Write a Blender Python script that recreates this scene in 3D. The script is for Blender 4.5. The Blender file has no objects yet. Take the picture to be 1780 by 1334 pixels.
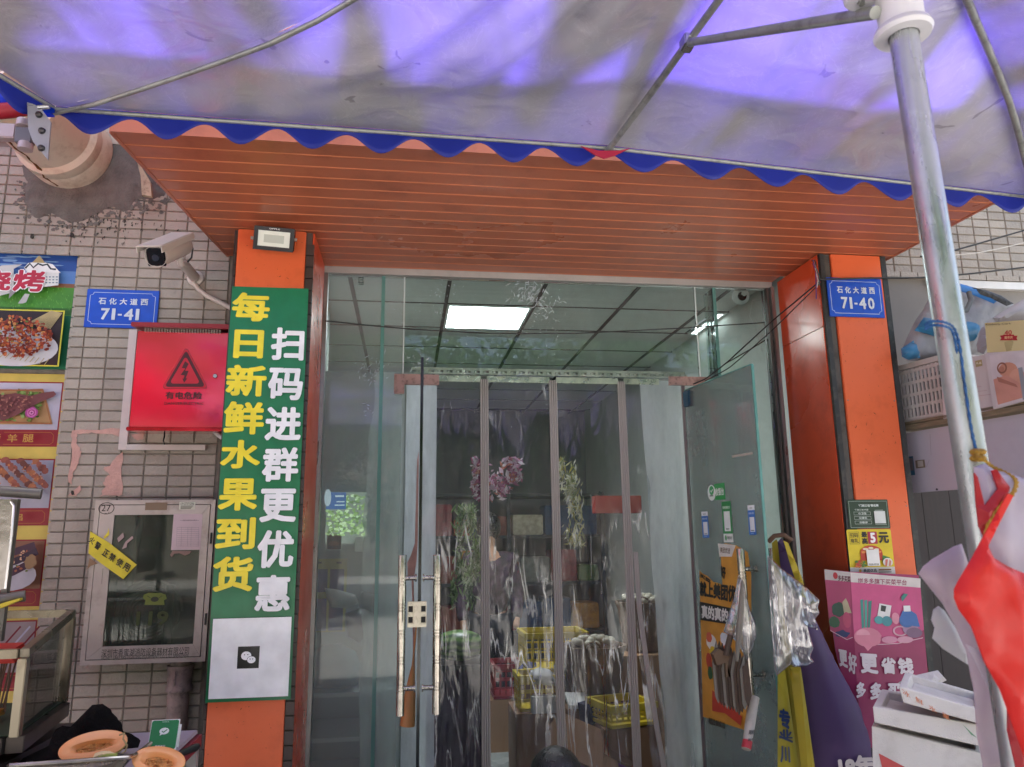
import bpy, bmesh, math, random
from mathutils import Vector, Matrix, noise
from mathutils.geometry import delaunay_2d_cdt
rnd = random.Random(7)
sc = bpy.context.scene
C = sc.collection
H = 1.5                                             # eye height of the camera above the pavement
# ---------------------------------------------------------------- camera
FPX = 1307.0
AX = Vector((0.98998, 0.01590, 0.13826)); AY = Vector((-0.13801, 0.20108, 0.96981)); AZ = Vector((-0.0124, -0.97945, 0.20132))
def _on():
    global AX, AY, AZ
    AY = AY.normalized(); AZ = (AZ - AY * AZ.dot(AY)).normalized()
    AX = AY.cross(AZ) * -1
    if AX.x < 0: AX = -AX
_on()
CAM = Vector((0, 0, H))
# image right / down / forward expressed in world axes
IR = Vector((AX.x, AY.x, AZ.x)); ID = Vector((AX.y, AY.y, AZ.y)); IF = Vector((AX.z, AY.z, AZ.z))
cam_d = bpy.data.cameras.new('camera'); cam = bpy.data.objects.new('camera', cam_d); C.objects.link(cam)
m = Matrix((IR, -ID, -IF)).transposed().to_4x4(); m.translation = CAM
cam.matrix_world = m
cam_d.sensor_width = 36; cam_d.lens = 36 * FPX / 1780; cam_d.clip_start = 0.05; cam_d.clip_end = 400
cam_d.dof.use_dof = True; cam_d.dof.focus_distance = 3.5; cam_d.dof.aperture_fstop = 9
sc.camera = cam
# ---------------------------------------------------------------- sky, sun, exposure
SUN_EL, SUN_AZ = 66, 12           # the sun stands high behind the shop, a little to the right
w = bpy.data.worlds.new("World"); sc.world = w; w.use_nodes = True
nt = w.node_tree; bg = nt.nodes['Background']
sky = nt.nodes.new('ShaderNodeTexSky'); sky.sky_type = 'NISHITA'; sky.sun_disc = False
sky.sun_elevation = math.radians(SUN_EL); sky.sun_rotation = math.radians(SUN_AZ); sky.air_density = 1.2; sky.dust_density = 6
nt.links.new(sky.outputs[0], bg.inputs[0]); bg.inputs[1].default_value = 0.11
sd = bpy.data.lights.new('sun', 'SUN'); so = bpy.data.objects.new('sun', sd); C.objects.link(so)
sd.energy = 5; sd.angle = math.radians(0.6); sd.color = (1, .965, .92)
el, az = math.radians(SUN_EL), math.radians(SUN_AZ)
sun_dir = Vector((math.sin(az) * math.cos(el), math.cos(az) * math.cos(el), math.sin(el)))
so.rotation_euler = sun_dir.to_track_quat('Z', 'Y').to_euler(); so.location = (0, 0, 20)
sc.view_settings.view_transform = 'Standard'; sc.view_settings.look = 'None'; sc.view_settings.gamma = 1
sc.view_settings.use_curve_mapping = False
sc.view_settings.exposure = 2.37
sc.render.engine = 'CYCLES'
sc.cycles.max_bounces = 14; sc.cycles.transparent_max_bounces = 24; sc.cycles.diffuse_bounces = 5; sc.cycles.glossy_bounces = 4
sc.cycles.use_denoising = True; sc.cycles.caustics_reflective = False; sc.cycles.caustics_refractive = False
sc.cycles.sample_clamp_indirect = 6

# ---------------------------------------------------------------- helpers
def ray(px, py): return (IR * (px - 890) + ID * (py - 667) + IF * FPX)
def W(px, py, Y):                                   # point of the plane y = Y seen at a photo pixel
    r = ray(px, py); return CAM + r * (Y / r.y)
def WZ(px, py, z):                                  # same for a horizontal plane
    r = ray(px, py); return CAM + r * ((z - H) / r.z)
def WX(px, py, x):
    r = ray(px, py); return CAM + r * (x / r.x)
def lin(h):
    h = h.lstrip('#'); o = []
    for i in (0, 2, 4):
        v = int(h[i:i+2], 16) / 255; o.append(v / 12.92 if v <= .04045 else ((v + .055) / 1.055) ** 2.4)
    return (o[0], o[1], o[2], 1)
MATS = {}
def mat(name, col='#888888', rough=.5, metal=0, var=.12, vs=6, bump=0, bs=40, spec=.5, rand=0, dirt=None, dirtamt=.0, ds=3, stretch=None, coat=0, sheen=0, trans=0):
    if name in MATS: return MATS[name]
    M = bpy.data.materials.new(name); M.use_nodes = True; MATS[name] = M
    n = M.node_tree; p = n.nodes['Principled BSDF']; L = n.links.new
    base = lin(col) if isinstance(col, str) else (*col, 1)
    geo = n.nodes.new('ShaderNodeNewGeometry'); vec = geo.outputs['Position']
    if stretch:
        mp = n.nodes.new('ShaderNodeMapping'); mp.inputs['Scale'].default_value = stretch; L(vec, mp.inputs[0]); vec = mp.outputs[0]
    t = n.nodes.new('ShaderNodeTexNoise'); t.inputs['Scale'].default_value = vs; t.inputs['Detail'].default_value = 6; L(vec, t.inputs['Vector'])
    mr = n.nodes.new('ShaderNodeMapRange'); mr.inputs[1].default_value = .3; mr.inputs[2].default_value = .7
    mr.inputs[3].default_value = 1 - var; mr.inputs[4].default_value = 1 + var; L(t.outputs[0], mr.inputs[0])
    fac = mr.outputs[0]
    if rand:
        oi = n.nodes.new('ShaderNodeObjectInfo'); m2 = n.nodes.new('ShaderNodeMapRange')
        m2.inputs[3].default_value = 1 - rand; m2.inputs[4].default_value = 1 + rand; L(oi.outputs['Random'], m2.inputs[0])
        mm = n.nodes.new('ShaderNodeMath'); mm.operation = 'MULTIPLY'; L(fac, mm.inputs[0]); L(m2.outputs[0], mm.inputs[1]); fac = mm.outputs[0]
    vm = n.nodes.new('ShaderNodeVectorMath'); vm.operation = 'SCALE'; vm.inputs[0].default_value = base[:3]; L(fac, vm.inputs['Scale'])
    out = vm.outputs[0]
    if dirt:
        t2 = n.nodes.new('ShaderNodeTexNoise'); t2.inputs['Scale'].default_value = ds; t2.inputs['Detail'].default_value = 9; t2.inputs['Roughness'].default_value = .68; L(geo.outputs['Position'], t2.inputs['Vector'])
        r2 = n.nodes.new('ShaderNodeMapRange'); r2.inputs[1].default_value = .5; r2.inputs[2].default_value = .72; r2.inputs[4].default_value = dirtamt; L(t2.outputs[0], r2.inputs[0])
        mx = n.nodes.new('ShaderNodeMix'); mx.data_type = 'RGBA'; L(r2.outputs[0], mx.inputs[0]); L(out, mx.inputs[6]); mx.inputs[7].default_value = lin(dirt); out = mx.outputs[2]
    L(out, p.inputs['Base Color'])
    p.inputs['Roughness'].default_value = rough; p.inputs['Metallic'].default_value = metal
    p.inputs['Specular IOR Level'].default_value = spec; p.inputs['Coat Weight'].default_value = coat; p.inputs['Coat Roughness'].default_value = .08
    p.inputs['Sheen Weight'].default_value = sheen
    if var:
        rr = n.nodes.new('ShaderNodeMapRange'); rr.inputs[1].default_value = .3; rr.inputs[2].default_value = .7; rr.inputs[3].default_value = max(rough - .1, .03); rr.inputs[4].default_value = min(rough + .12, 1)
        L(t.outputs[0], rr.inputs[0]); L(rr.outputs[0], p.inputs['Roughness'])
    if bump:
        b = n.nodes.new('ShaderNodeBump'); b.inputs['Strength'].default_value = bump; b.inputs['Distance'].default_value = .004
        t3 = n.nodes.new('ShaderNodeTexNoise'); t3.inputs['Scale'].default_value = bs; t3.inputs['Detail'].default_value = 5; L(vec, t3.inputs['Vector'])
        L(t3.outputs[0], b.inputs['Height']); L(b.outputs[0], p.inputs['Normal'])
    if trans:
        tr = n.nodes.new('ShaderNodeBsdfTranslucent'); L(out, tr.inputs[0]); mx = n.nodes.new('ShaderNodeMixShader'); mx.inputs[0].default_value = trans
        L(p.outputs[0], mx.inputs[1]); L(tr.outputs[0], mx.inputs[2]); L(mx.outputs[0], n.nodes['Material Output'].inputs[0])
    return M
def glassy(name, tint=(.9, .95, .93), refl=1.0, rough=.01, haze=.04, hazecol=(.6, .62, .62), hs=5, bump=0, bs=8, stretch=(1, 1, 1), hzlo=.45, hzhi=.75, hzmin=0, transl=0, ior=1.5):
    if name in MATS: return MATS[name]
    M = bpy.data.materials.new(name); M.use_nodes = True; MATS[name] = M
    n = M.node_tree; L = n.links.new; n.nodes.remove(n.nodes['Principled BSDF']); out = n.nodes['Material Output']
    tr = n.nodes.new('ShaderNodeBsdfTransparent'); tr.inputs[0].default_value = (*tint, 1)
    gl = n.nodes.new('ShaderNodeBsdfGlossy'); gl.inputs['Roughness'].default_value = rough
    fr = n.nodes.new('ShaderNodeFresnel'); fr.inputs[0].default_value = ior
    ml = n.nodes.new('ShaderNodeMath'); ml.operation = 'MULTIPLY'; ml.use_clamp = True; ml.inputs[1].default_value = refl; L(fr.outputs[0], ml.inputs[0])
    m1 = n.nodes.new('ShaderNodeMixShader'); L(ml.outputs[0], m1.inputs[0]); L(tr.outputs[0], m1.inputs[1]); L(gl.outputs[0], m1.inputs[2])
    geo = n.nodes.new('ShaderNodeNewGeometry'); mp = n.nodes.new('ShaderNodeMapping'); mp.inputs['Scale'].default_value = stretch; L(geo.outputs['Position'], mp.inputs[0])
    t = n.nodes.new('ShaderNodeTexNoise'); t.inputs['Scale'].default_value = hs; t.inputs['Detail'].default_value = 10; t.inputs['Roughness'].default_value = .7; L(mp.outputs[0], t.inputs[0])
    r = n.nodes.new('ShaderNodeMapRange'); r.inputs[1].default_value = hzlo; r.inputs[2].default_value = hzhi; r.inputs[3].default_value = hzmin; r.inputs[4].default_value = haze; L(t.outputs[0], r.inputs[0])
    df = n.nodes.new('ShaderNodeBsdfDiffuse'); df.inputs[0].default_value = (*hazecol, 1); dd = df.outputs[0]
    if transl:
        tl = n.nodes.new('ShaderNodeBsdfTranslucent'); tl.inputs[0].default_value = (*hazecol, 1); m3 = n.nodes.new('ShaderNodeMixShader'); m3.inputs[0].default_value = transl
        L(dd, m3.inputs[1]); L(tl.outputs[0], m3.inputs[2]); dd = m3.outputs[0]
    m2 = n.nodes.new('ShaderNodeMixShader'); L(r.outputs[0], m2.inputs[0]); L(m1.outputs[0], m2.inputs[1]); L(dd, m2.inputs[2]); L(m2.outputs[0], out.inputs[0])
    if bump:
        b = n.nodes.new('ShaderNodeBump'); b.inputs['Strength'].default_value = bump; b.inputs['Distance'].default_value = .02
        t3 = n.nodes.new('ShaderNodeTexNoise'); t3.inputs['Scale'].default_value = bs; t3.inputs['Detail'].default_value = 3; t3.inputs['Distortion'].default_value = .6; L(mp.outputs[0], t3.inputs[0])
        L(t3.outputs[0], b.inputs['Height']); L(b.outputs[0], gl.inputs['Normal']); L(b.outputs[0], fr.inputs['Normal'])
    return M
def emis(name, col, s):
    if name in MATS: return MATS[name]
    M = bpy.data.materials.new(name); M.use_nodes = True; MATS[name] = M; p = M.node_tree.nodes['Principled BSDF']
    p.inputs['Base Color'].default_value = (.8, .8, .8, 1); p.inputs['Emission Color'].default_value = (*col, 1); p.inputs['Emission Strength'].default_value = s; return M
def print_mat(name, rough=.45, bump=0):
    if name in MATS: return MATS[name]
    M = bpy.data.materials.new(name); M.use_nodes = True; MATS[name] = M; n = M.node_tree; p = n.nodes['Principled BSDF']
    a = n.nodes.new('ShaderNodeVertexColor'); a.layer_name = 'Col'
    t = n.nodes.new('ShaderNodeTexNoise'); t.inputs['Scale'].default_value = 14; t.inputs['Detail'].default_value = 8
    g = n.nodes.new('ShaderNodeNewGeometry'); n.links.new(g.outputs['Position'], t.inputs[0])
    r = n.nodes.new('ShaderNodeMapRange'); r.inputs[1].default_value = .3; r.inputs[2].default_value = .7; r.inputs[3].default_value = .88; r.inputs[4].default_value = 1.08; n.links.new(t.outputs[0], r.inputs[0])
    v = n.nodes.new('ShaderNodeVectorMath'); v.operation = 'SCALE'; n.links.new(a.outputs[0], v.inputs[0]); n.links.new(r.outputs[0], v.inputs['Scale']); n.links.new(v.outputs[0], p.inputs['Base Color'])
    p.inputs['Roughness'].default_value = rough
    if bump:
        b = n.nodes.new('ShaderNodeBump'); b.inputs['Strength'].default_value = bump; b.inputs['Distance'].default_value = .006
        t3 = n.nodes.new('ShaderNodeTexNoise'); t3.inputs['Scale'].default_value = 9; t3.inputs['Detail'].default_value = 4; n.links.new(g.outputs['Position'], t3.inputs[0])
        n.links.new(t3.outputs[0], b.inputs['Height']); n.links.new(b.outputs[0], p.inputs['Normal'])
    return M

def tag(o, label=None, cat=None, group=None, kind=None):
    if label: o['label'] = label
    if cat: o['category'] = cat
    if group: o['group'] = group
    if kind: o['kind'] = kind
    return o
def thing(name, loc, label, cat, group=None):
    o = bpy.data.objects.new(name, None); C.objects.link(o); o.location = loc; o.empty_display_size = .1
    return tag(o, label, cat, group)
def wloc(o):
    v = Vector((0, 0, 0))
    while o: v += o.location; o = o.parent
    return v
class MB:
    def __init__(s): s.v = []; s.f = []; s.mi = []
    def add(s, vs, fs, mi=0):
        b = len(s.v); s.v += [Vector(v) for v in vs]; s.f += [tuple(b + i for i in f) for f in fs]; s.mi += [mi] * len(fs); return s
    def box(s, a, b, mi=0, bev=0):
        x0, y0, z0 = [min(a[i], b[i]) for i in range(3)]; x1, y1, z1 = [max(a[i], b[i]) for i in range(3)]
        return s.obox(Vector(((x0+x1)/2, (y0+y1)/2, (z0+z1)/2)), Vector((1, 0, 0)), Vector((0, 1, 0)), Vector((0, 0, 1)), (x1-x0)/2, (y1-y0)/2, (z1-z0)/2, mi, bev)
    def obox(s, c, ux, uy, uz, hx, hy, hz, mi=0, bev=0):
        c = Vector(c); ux = Vector(ux); uy = Vector(uy); uz = Vector(uz)
        if bev <= 0:
            vs = [c + ux*hx*i + uy*hy*j + uz*hz*k for i in (-1, 1) for j in (-1, 1) for k in (-1, 1)]
            return s.add(vs, [(0, 1, 3, 2), (4, 6, 7, 5), (0, 4, 5, 1), (2, 3, 7, 6), (0, 2, 6, 4), (1, 5, 7, 3)], mi)
        bm = bmesh.new(); r = bmesh.ops.create_cube(bm, size=1)
        for v in bm.verts: v.co = Vector((v.co.x*2*hx, v.co.y*2*hy, v.co.z*2*hz))
        bmesh.ops.bevel(bm, geom=bm.edges[:], offset=min(bev, hx*.9, hy*.9, hz*.9), segments=2, affect='EDGES')
        bm.verts.index_update()
        s.add([c + ux*v.co.x + uy*v.co.y + uz*v.co.z for v in bm.verts], [tuple(v.index for v in f.verts) for f in bm.faces], mi); bm.free(); return s
    def tube(s, pts, r, n=10, mi=0, cap=True):
        pts = [Vector(p) for p in pts]; N = len(pts); rs = r if isinstance(r, (list, tuple)) else [r] * N
        up = None; vs = []; fs = []
        for i, p in enumerate(pts):
            t = (pts[min(i+1, N-1)] - pts[max(i-1, 0)]).normalized()
            if up is None: up = t.orthogonal().normalized()
            else:
                up = up - t * up.dot(t); up = up.normalized() if up.length > 1e-6 else t.orthogonal().normalized()
            w2 = t.cross(up)
            for k in range(n):
                a = 2*math.pi*k/n; vs.append(p + (up*math.cos(a) + w2*math.sin(a)) * rs[i])
        for i in range(N-1):
            for k in range(n): fs.append((i*n+k, i*n+(k+1) % n, (i+1)*n+(k+1) % n, (i+1)*n+k))
        if cap: fs.append(tuple(range(n))[::-1]); fs.append(tuple((N-1)*n+k for k in range(n)))
        return s.add(vs, fs, mi)
    def lathe(s, prof, o=(0, 0, 0), ax=(0, 0, 1), n=20, mi=0):   # prof: (radius, height)
        o = Vector(o); ax = Vector(ax).normalized(); u = ax.orthogonal().normalized(); w2 = ax.cross(u); vs = []; fs = []
        for (r, z) in prof:
            for k in range(n):
                a = 2*math.pi*k/n; vs.append(o + ax*z + (u*math.cos(a) + w2*math.sin(a)) * max(r, 1e-4))
        for i in range(len(prof)-1):
            for k in range(n): fs.append((i*n+k, i*n+(k+1) % n, (i+1)*n+(k+1) % n, (i+1)*n+k))
        return s.add(vs, fs, mi)
    def ball(s, c, rx, ry=None, rz=None, n=12, mi=0, jit=0):
        ry = ry or rx; rz = rz or rx; c = Vector(c); vs = []; fs = []; m2 = n//2
        for i in range(m2+1):
            th = math.pi*i/m2
            for k in range(n):
                a = 2*math.pi*k/n; d = Vector((math.sin(th)*math.cos(a), math.sin(th)*math.sin(a), math.cos(th)))
                q = 1 + (jit*noise.noise(d*2 + c*9) if jit else 0); vs.append(c + Vector((d.x*rx, d.y*ry, d.z*rz))*q)
        for i in range(m2):
            for k in range(n): fs.append((i*n+k, (i+1)*n+k, (i+1)*n+(k+1) % n, i*n+(k+1) % n))
        return s.add(vs, fs, mi)
    def grid(s, fn, nu, nv, mi=0, both=0):
        vs = [fn(i/nu, j/nv) for i in range(nu+1) for j in range(nv+1)]
        fs = [(i*(nv+1)+j, (i+1)*(nv+1)+j, (i+1)*(nv+1)+j+1, i*(nv+1)+j+1) for i in range(nu) for j in range(nv)]
        return s.add(vs, fs, mi)
    def prism(s, outline, d, mi=0):                   # outline: world points, d: extrusion vector
        n = len(outline); d = Vector(d); o = [Vector(p) for p in outline]
        s.add(o + [p + d for p in o], [tuple(range(n)), tuple(range(2*n-1, n-1, -1))] + [(i, (i+1) % n, (i+1) % n + n, i+n) for i in range(n)], mi); return s
    def build(s, name, mats, parent=None, smooth=False, solid=0, label=None, kind=None):
        if not isinstance(mats, (list, tuple)): mats = [mats]
        me = bpy.data.meshes.new(name)
        if s.v: lo = Vector([min(v[i] for v in s.v) for i in range(3)]); hi = Vector([max(v[i] for v in s.v) for i in range(3)])
        o3 = (lo + hi) / 2
        if parent is None: o3.z = lo.z
        me.from_pydata([v - o3 for v in s.v], [], s.f)
        for m_ in mats: me.materials.append(m_)
        me.polygons.foreach_set('material_index', s.mi)
        me.update()
        bm = bmesh.new(); bm.from_mesh(me); bmesh.ops.recalc_face_normals(bm, faces=bm.faces[:]); bm.to_mesh(me); bm.free()
        if smooth:
            me.polygons.foreach_set('use_smooth', [True] * len(me.polygons))
            try: me.set_sharp_from_angle(angle=math.radians(40))
            except Exception: pass
        o = bpy.data.objects.new(name, me); C.objects.link(o)
        if parent: o.parent = parent; o.location = o3 - wloc(parent)
        else: o.location = o3
        if solid:
            md = o.modifiers.new('s', 'SOLIDIFY'); md.thickness = solid; md.offset = 0
        if label: o['label'] = label
        if kind: o['kind'] = kind
        return o
# ------ outlined soft body: outline in photo pixels on a plane y=Y, given a real belly in front and behind
def inside(p, poly):
    c = False; j = len(poly)-1
    for i in range(len(poly)):
        a, b = poly[i], poly[j]
        if (a[1] > p[1]) != (b[1] > p[1]) and p[0] < (b[0]-a[0])*(p[1]-a[1])/(b[1]-a[1])+a[0]: c = not c
        j = i
    return c
def segd(p, a, b):
    ax, ay = a; dx, dy = b[0]-ax, b[1]-ay; l = dx*dx+dy*dy
    t = max(0, min(1, ((p[0]-ax)*dx+(p[1]-ay)*dy)/l)) if l else 0
    return math.hypot(p[0]-ax-t*dx, p[1]-ay-t*dy)
def puff(mb, outline, Y, depth=.05, res=.02, wr=.0, wf=10, back=.3, mi=0, px=True, stretch=(1, 1), slope=0):
    pts = [W(x, y, Y) for x, y in outline] if px else [Vector((x, Y, z)) for x, z in outline]
    o2 = []
    for i, p in enumerate(pts):
        q = pts[(i+1) % len(pts)]; L = math.hypot(q.x-p.x, q.z-p.z); k = max(1, int(L/res))
        for t in range(k): o2.append((p.x+(q.x-p.x)*t/k, p.z+(q.z-p.z)*t/k))
    n = len(o2); x0, x1 = min(p[0] for p in o2), max(p[0] for p in o2); z0, z1 = min(p[1] for p in o2), max(p[1] for p in o2)
    V = [Vector(p) for p in o2]
    x = x0 + res/2; r = 0
    while x < x1:
        z = z0 + res/2 + (res/2 if r % 2 else 0)
        while z < z1:
            if inside((x, z), o2) and min(segd((x, z), o2[i], o2[(i+1) % n]) for i in range(n)) > res*.45: V.append(Vector((x, z)))
            z += res
        x += res*.87; r += 1
    vv, ee, ff, *_ = delaunay_2d_cdt(V, [(i, (i+1) % n) for i in range(n)], [list(range(n))], 1, 1e-7)
    dm = max(res, .5*min(x1-x0, z1-z0)); fr = []; bk = []
    for v in vv:
        d = min(segd((v.x, v.y), o2[i], o2[(i+1) % n]) for i in range(n))
        t = min(d/dm, 1); h = math.sqrt(max(0, 1-(1-t)**2))
        q = Vector((v.x*wf*stretch[0], v.y*wf*stretch[1], Y*3+depth*31)); rdg = (1-abs(noise.noise(q))*2) * .6 + noise.noise(q*2.3)*.5
        e = min(1, d/res/1.2)
        fr.append(Vector((v.x, Y - depth*h - wr*rdg*e + slope*(v.y-z0), v.y))); bk.append(Vector((v.x, Y + depth*back*h + .002 - wr*rdg*e*.7 + slope*(v.y-z0), v.y)))
    k = len(fr); F = [tuple(f) for f in ff]
    fs = list(F) + [tuple(i+k for i in f[::-1]) for f in F]
    from collections import Counter
    ec = Counter()
    for f in F:
        for i in range(len(f)): ec[tuple(sorted((f[i], f[(i+1) % len(f)])))] += 1
    for f in F:
        for i in range(len(f)):
            a, b = f[i], f[(i+1) % len(f)]
            if ec[tuple(sorted((a, b)))] == 1: fs.append((b, a, a+k, b+k))
    mb.add(fr+bk, fs, mi); return mb
# ------ text and flat print
_tc = {}
def glyphs(s, bold=0.0):
    k = (s, bold)
    if k in _tc: return _tc[k]
    cu = bpy.data.curves.new('t', 'FONT'); cu.body = s; cu.size = 1; cu.offset = bold; cu.resolution_u = 2
    o = bpy.data.objects.new('t', cu); C.objects.link(o)
    dg = bpy.context.evaluated_depsgraph_get(); me = bpy.data.meshes.new_from_object(o.evaluated_get(dg))
    v = [(p.co.x, p.co.y) for p in me.vertices]; f = [tuple(p.vertices) for p in me.polygons]
    bpy.data.objects.remove(o); bpy.data.curves.remove(cu); bpy.data.meshes.remove(me)
    _tc[k] = (v, f); return _tc[k]
class Print:
    """flat print lying on a plane through O (u across, v up); things can be given in photo pixels and are laid onto that real plane"""
    def __init__(s, O, u=(1, 0, 0), v=(0, 0, 1), step=.00018, warp=None):
        s.O = Vector(O); s.u = Vector(u).normalized(); s.w = Vector(v).normalized(); s.n = s.u.cross(s.w)
        s.V = []; s.F = []; s.Cc = []; s.l = 1; s.step = step; s.warp = warp
    def at(s, px, py):
        r = ray(px, py); t = (s.O - CAM).dot(s.n) / r.dot(s.n); p = CAM + r*t - s.O; return (p.dot(s.u), p.dot(s.w))
    def add(s, pts, faces, col):
        b = len(s.V); off = s.n * (s.step * s.l); s.l += 1
        for a, c in pts: s.V.append(s.O + s.u*a + s.w*c + off + (s.n*s.warp(a, c) if s.warp else Vector((0, 0, 0))))
        for f in faces: s.F.append(tuple(b+i for i in f)); s.Cc.append(lin(col))
    def poly(s, pts, col, px=True):
        if px: pts = [s.at(*p) for p in pts]
        s.add(pts, [tuple(range(len(pts)))], col)
    def rect(s, a, b, col, px=True, r=0, nu=1, nv=1):     # a = top left, b = bottom right
        if px: a = s.at(*a); b = s.at(*b)
        if s.warp:
            nu = max(nu, int(abs(b[0]-a[0])/.02)+1); nv = max(nv, int(abs(b[1]-a[1])/.02)+1)
        if nu > 1 or nv > 1:
            P = [(a[0]+(b[0]-a[0])*i/nu, a[1]+(b[1]-a[1])*j/nv) for i in range(nu+1) for j in range(nv+1)]
            s.add(P, [(i*(nv+1)+j, (i+1)*(nv+1)+j, (i+1)*(nv+1)+j+1, i*(nv+1)+j+1) for i in range(nu) for j in range(nv)], col); return
        if r:
            P = []
            for cx, cy, a0 in ((b[0]-r, a[1]-r, 0), (a[0]+r, a[1]-r, 90), (a[0]+r, b[1]+r, 180), (b[0]-r, b[1]+r, 270)):
                for k in range(5): t = math.radians(a0+k*22.5); P.append((cx+r*math.cos(t), cy+r*math.sin(t)))
            s.add(P, [tuple(range(len(P)))], col)
        else: s.add([a, (b[0], a[1]), b, (a[0], b[1])], [(0, 1, 2, 3)], col)
    def frame(s, a, b, t, col, px=True, r=0):
        if px: a = s.at(*a); b = s.at(*b)
        s.rect(a, (b[0], a[1]-t), col, False); s.rect((a[0], b[1]+t), b, col, False); s.rect((a[0], a[1]-t), (a[0]+t, b[1]+t), col, False); s.rect((b[0]-t, a[1]-t), (b[0], b[1]+t), col, False)
    def ell(s, c, rx, ry, col, px=True, n=18, rot=0, ring=0, jit=0):
        if px:
            q = s.at(*c); q2 = s.at(c[0]+rx, c[1]); rx_ = abs(q2[0]-q[0]); ry = abs(s.at(c[0], c[1]+ry)[1]-q[1]); rx = rx_; c = q
        cr, sr = math.cos(rot), math.sin(rot); P = []
        for k in range(n):
            a = 2*math.pi*k/n; q = 1+jit*rnd.uniform(-1, 1); x, y = rx*math.cos(a)*q, ry*math.sin(a)*q; P.append((c[0]+x*cr-y*sr, c[1]+x*sr+y*cr))
        if ring:
            Q = [(c[0]+(p[0]-c[0])*(1-ring), c[1]+(p[1]-c[1])*(1-ring)) for p in P]
            s.add(P+Q, [(k, (k+1) % n, (k+1) % n+n, k+n) for k in range(n)], col)
        else: s.add(P, [tuple(range(n))], col)
    def line(s, pts, wd, col, px=True):
        if px: pts = [s.at(*p) for p in pts]
        P = []; n = len(pts)
        for i, p in enumerate(pts):
            a = pts[max(i-1, 0)]; b = pts[min(i+1, n-1)]; d = math.hypot(b[0]-a[0], b[1]-a[1]) or 1; nx, ny = -(b[1]-a[1])/d*wd/2, (b[0]-a[0])/d*wd/2
            P += [(p[0]+nx, p[1]+ny), (p[0]-nx, p[1]-ny)]
        s.add(P, [(2*i, 2*i+1, 2*i+3, 2*i+2) for i in range(n-1)], col)
    def text(s, t, a, b, col, bold=.02, px=True, shear=0, quad=None):   # a = top left, b = bottom right of the ink
        v, f = glyphs(t, 0)
        if not v: return
        b_ = max(bold, 0)
        x0, x1 = min(p[0] for p in v)-b_, max(p[0] for p in v)+b_; y0, y1 = min(p[1] for p in v)-b_, max(p[1] for p in v)+b_
        if not quad and px: a = s.at(*a); b = s.at(*b)
        if quad: q = [Vector(s.at(*p)) for p in quad]
        n_ = 0 if b_ < .012 else (4 if b_ < .03 else 8)
        for dx_, dy_ in [(0, 0)] + [(b_*math.cos(2*math.pi*k/n_+.4), b_*math.sin(2*math.pi*k/n_+.4)) for k in range(n_)]:
            P = []
            for x, y in v:
                U = (x+dx_-x0)/(x1-x0); T = (y+dy_-y0)/(y1-y0)
                if quad: r = q[3].lerp(q[2], U).lerp(q[0].lerp(q[1], U), T); P.append((r.x, r.y))
                else: P.append((a[0]+U*(b[0]-a[0]), b[1]+T*(a[1]-b[1])))
            s.add(P, f, col); s.l -= .82
        s.l += .82
    def build(s, name, parent=None, m=None, label=None, cat=None, group=None, back=0):
        V = s.V; F = list(s.F); cc = list(s.Cc)
        me = bpy.data.meshes.new(name); lo = Vector([min(v[i] for v in V) for i in range(3)]); hi = Vector([max(v[i] for v in V) for i in range(3)]); o3 = (lo+hi)/2
        me.from_pydata([v-o3 for v in V], [], F)
        ca = me.color_attributes.new('Col', 'FLOAT_COLOR', 'CORNER'); d = []
        for p, c in zip(me.polygons, cc): d += list(c) * p.loop_total
        ca.data.foreach_set('color', d); me.materials.append(m or print_mat('printed_paper')); me.update()
        o = bpy.data.objects.new(name, me); C.objects.link(o)
        if parent: o.parent = parent; o.location = o3 - wloc(parent)
        else: o.location = o3
        if label: tag(o, label, cat, group)
        return o

# ---------------------------------------------------------------- planes measured from the photograph (metres from the camera)
YP = 3.15     # front of the two pillars
YW = 3.50     # tiled wall
YG = 3.60     # glass front
ZS = H+1.315  # soffit
ZT = 3.05     # ceiling inside
# ================================================================ setting: ground, street, building
M_pave = mat('pavement_concrete', '#9b9996', .85, var=.2, vs=3, bump=.4, bs=60, dirt='#5b5650', dirtamt=.6)
g = MB().box((-60, -60, -.1), (60, 3.58, 0)).build('pavement', M_pave); tag(g, kind='structure')
M_road = mat('road_asphalt', (.06, .06, .06), .9, var=.2, vs=20)
g = MB().box((-60, -20, .004), (60, -9, .008)).build('road', M_road); tag(g, kind='structure')
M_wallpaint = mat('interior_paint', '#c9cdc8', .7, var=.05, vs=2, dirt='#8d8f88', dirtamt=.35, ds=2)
M_floor = mat('shop_floor_tile', '#aeb8b6', .25, var=.08, vs=4, dirt='#6a6e6a', dirtamt=.5, ds=3)
g = MB(); nx = 0
fl = MB().box((-1.6, 3.58, -.1), (2.6, 9.3, -.004)).build('shop_floor', mat('floor_grout', '#6c7370', .8)); tag(fl, kind='structure')
fm = None
for i in range(7):
    for j in range(9):
        x, y = -1.55+i*.6, 3.62+j*.6
        if fm is None:
            o = MB().box((x, y, -.0035), (x+.594, y+.594, .003)).build('floor_tile', M_floor, fl); fm = o.data; base = o
        else:
            o = bpy.data.objects.new('floor_tile', fm); C.objects.link(o); o.parent = fl; o.location = base.location + Vector((i*.6, j*.6, 0))
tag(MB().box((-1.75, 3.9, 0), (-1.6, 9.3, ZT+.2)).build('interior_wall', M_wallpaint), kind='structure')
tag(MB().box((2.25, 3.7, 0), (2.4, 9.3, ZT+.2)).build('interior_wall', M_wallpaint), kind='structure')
tag(MB().box((-1.75, 9.3, 0), (2.4, 9.45, ZT+.2)).build('interior_wall', mat('back_wall_paint', '#6d7275', .8)), kind='structure')
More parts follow.
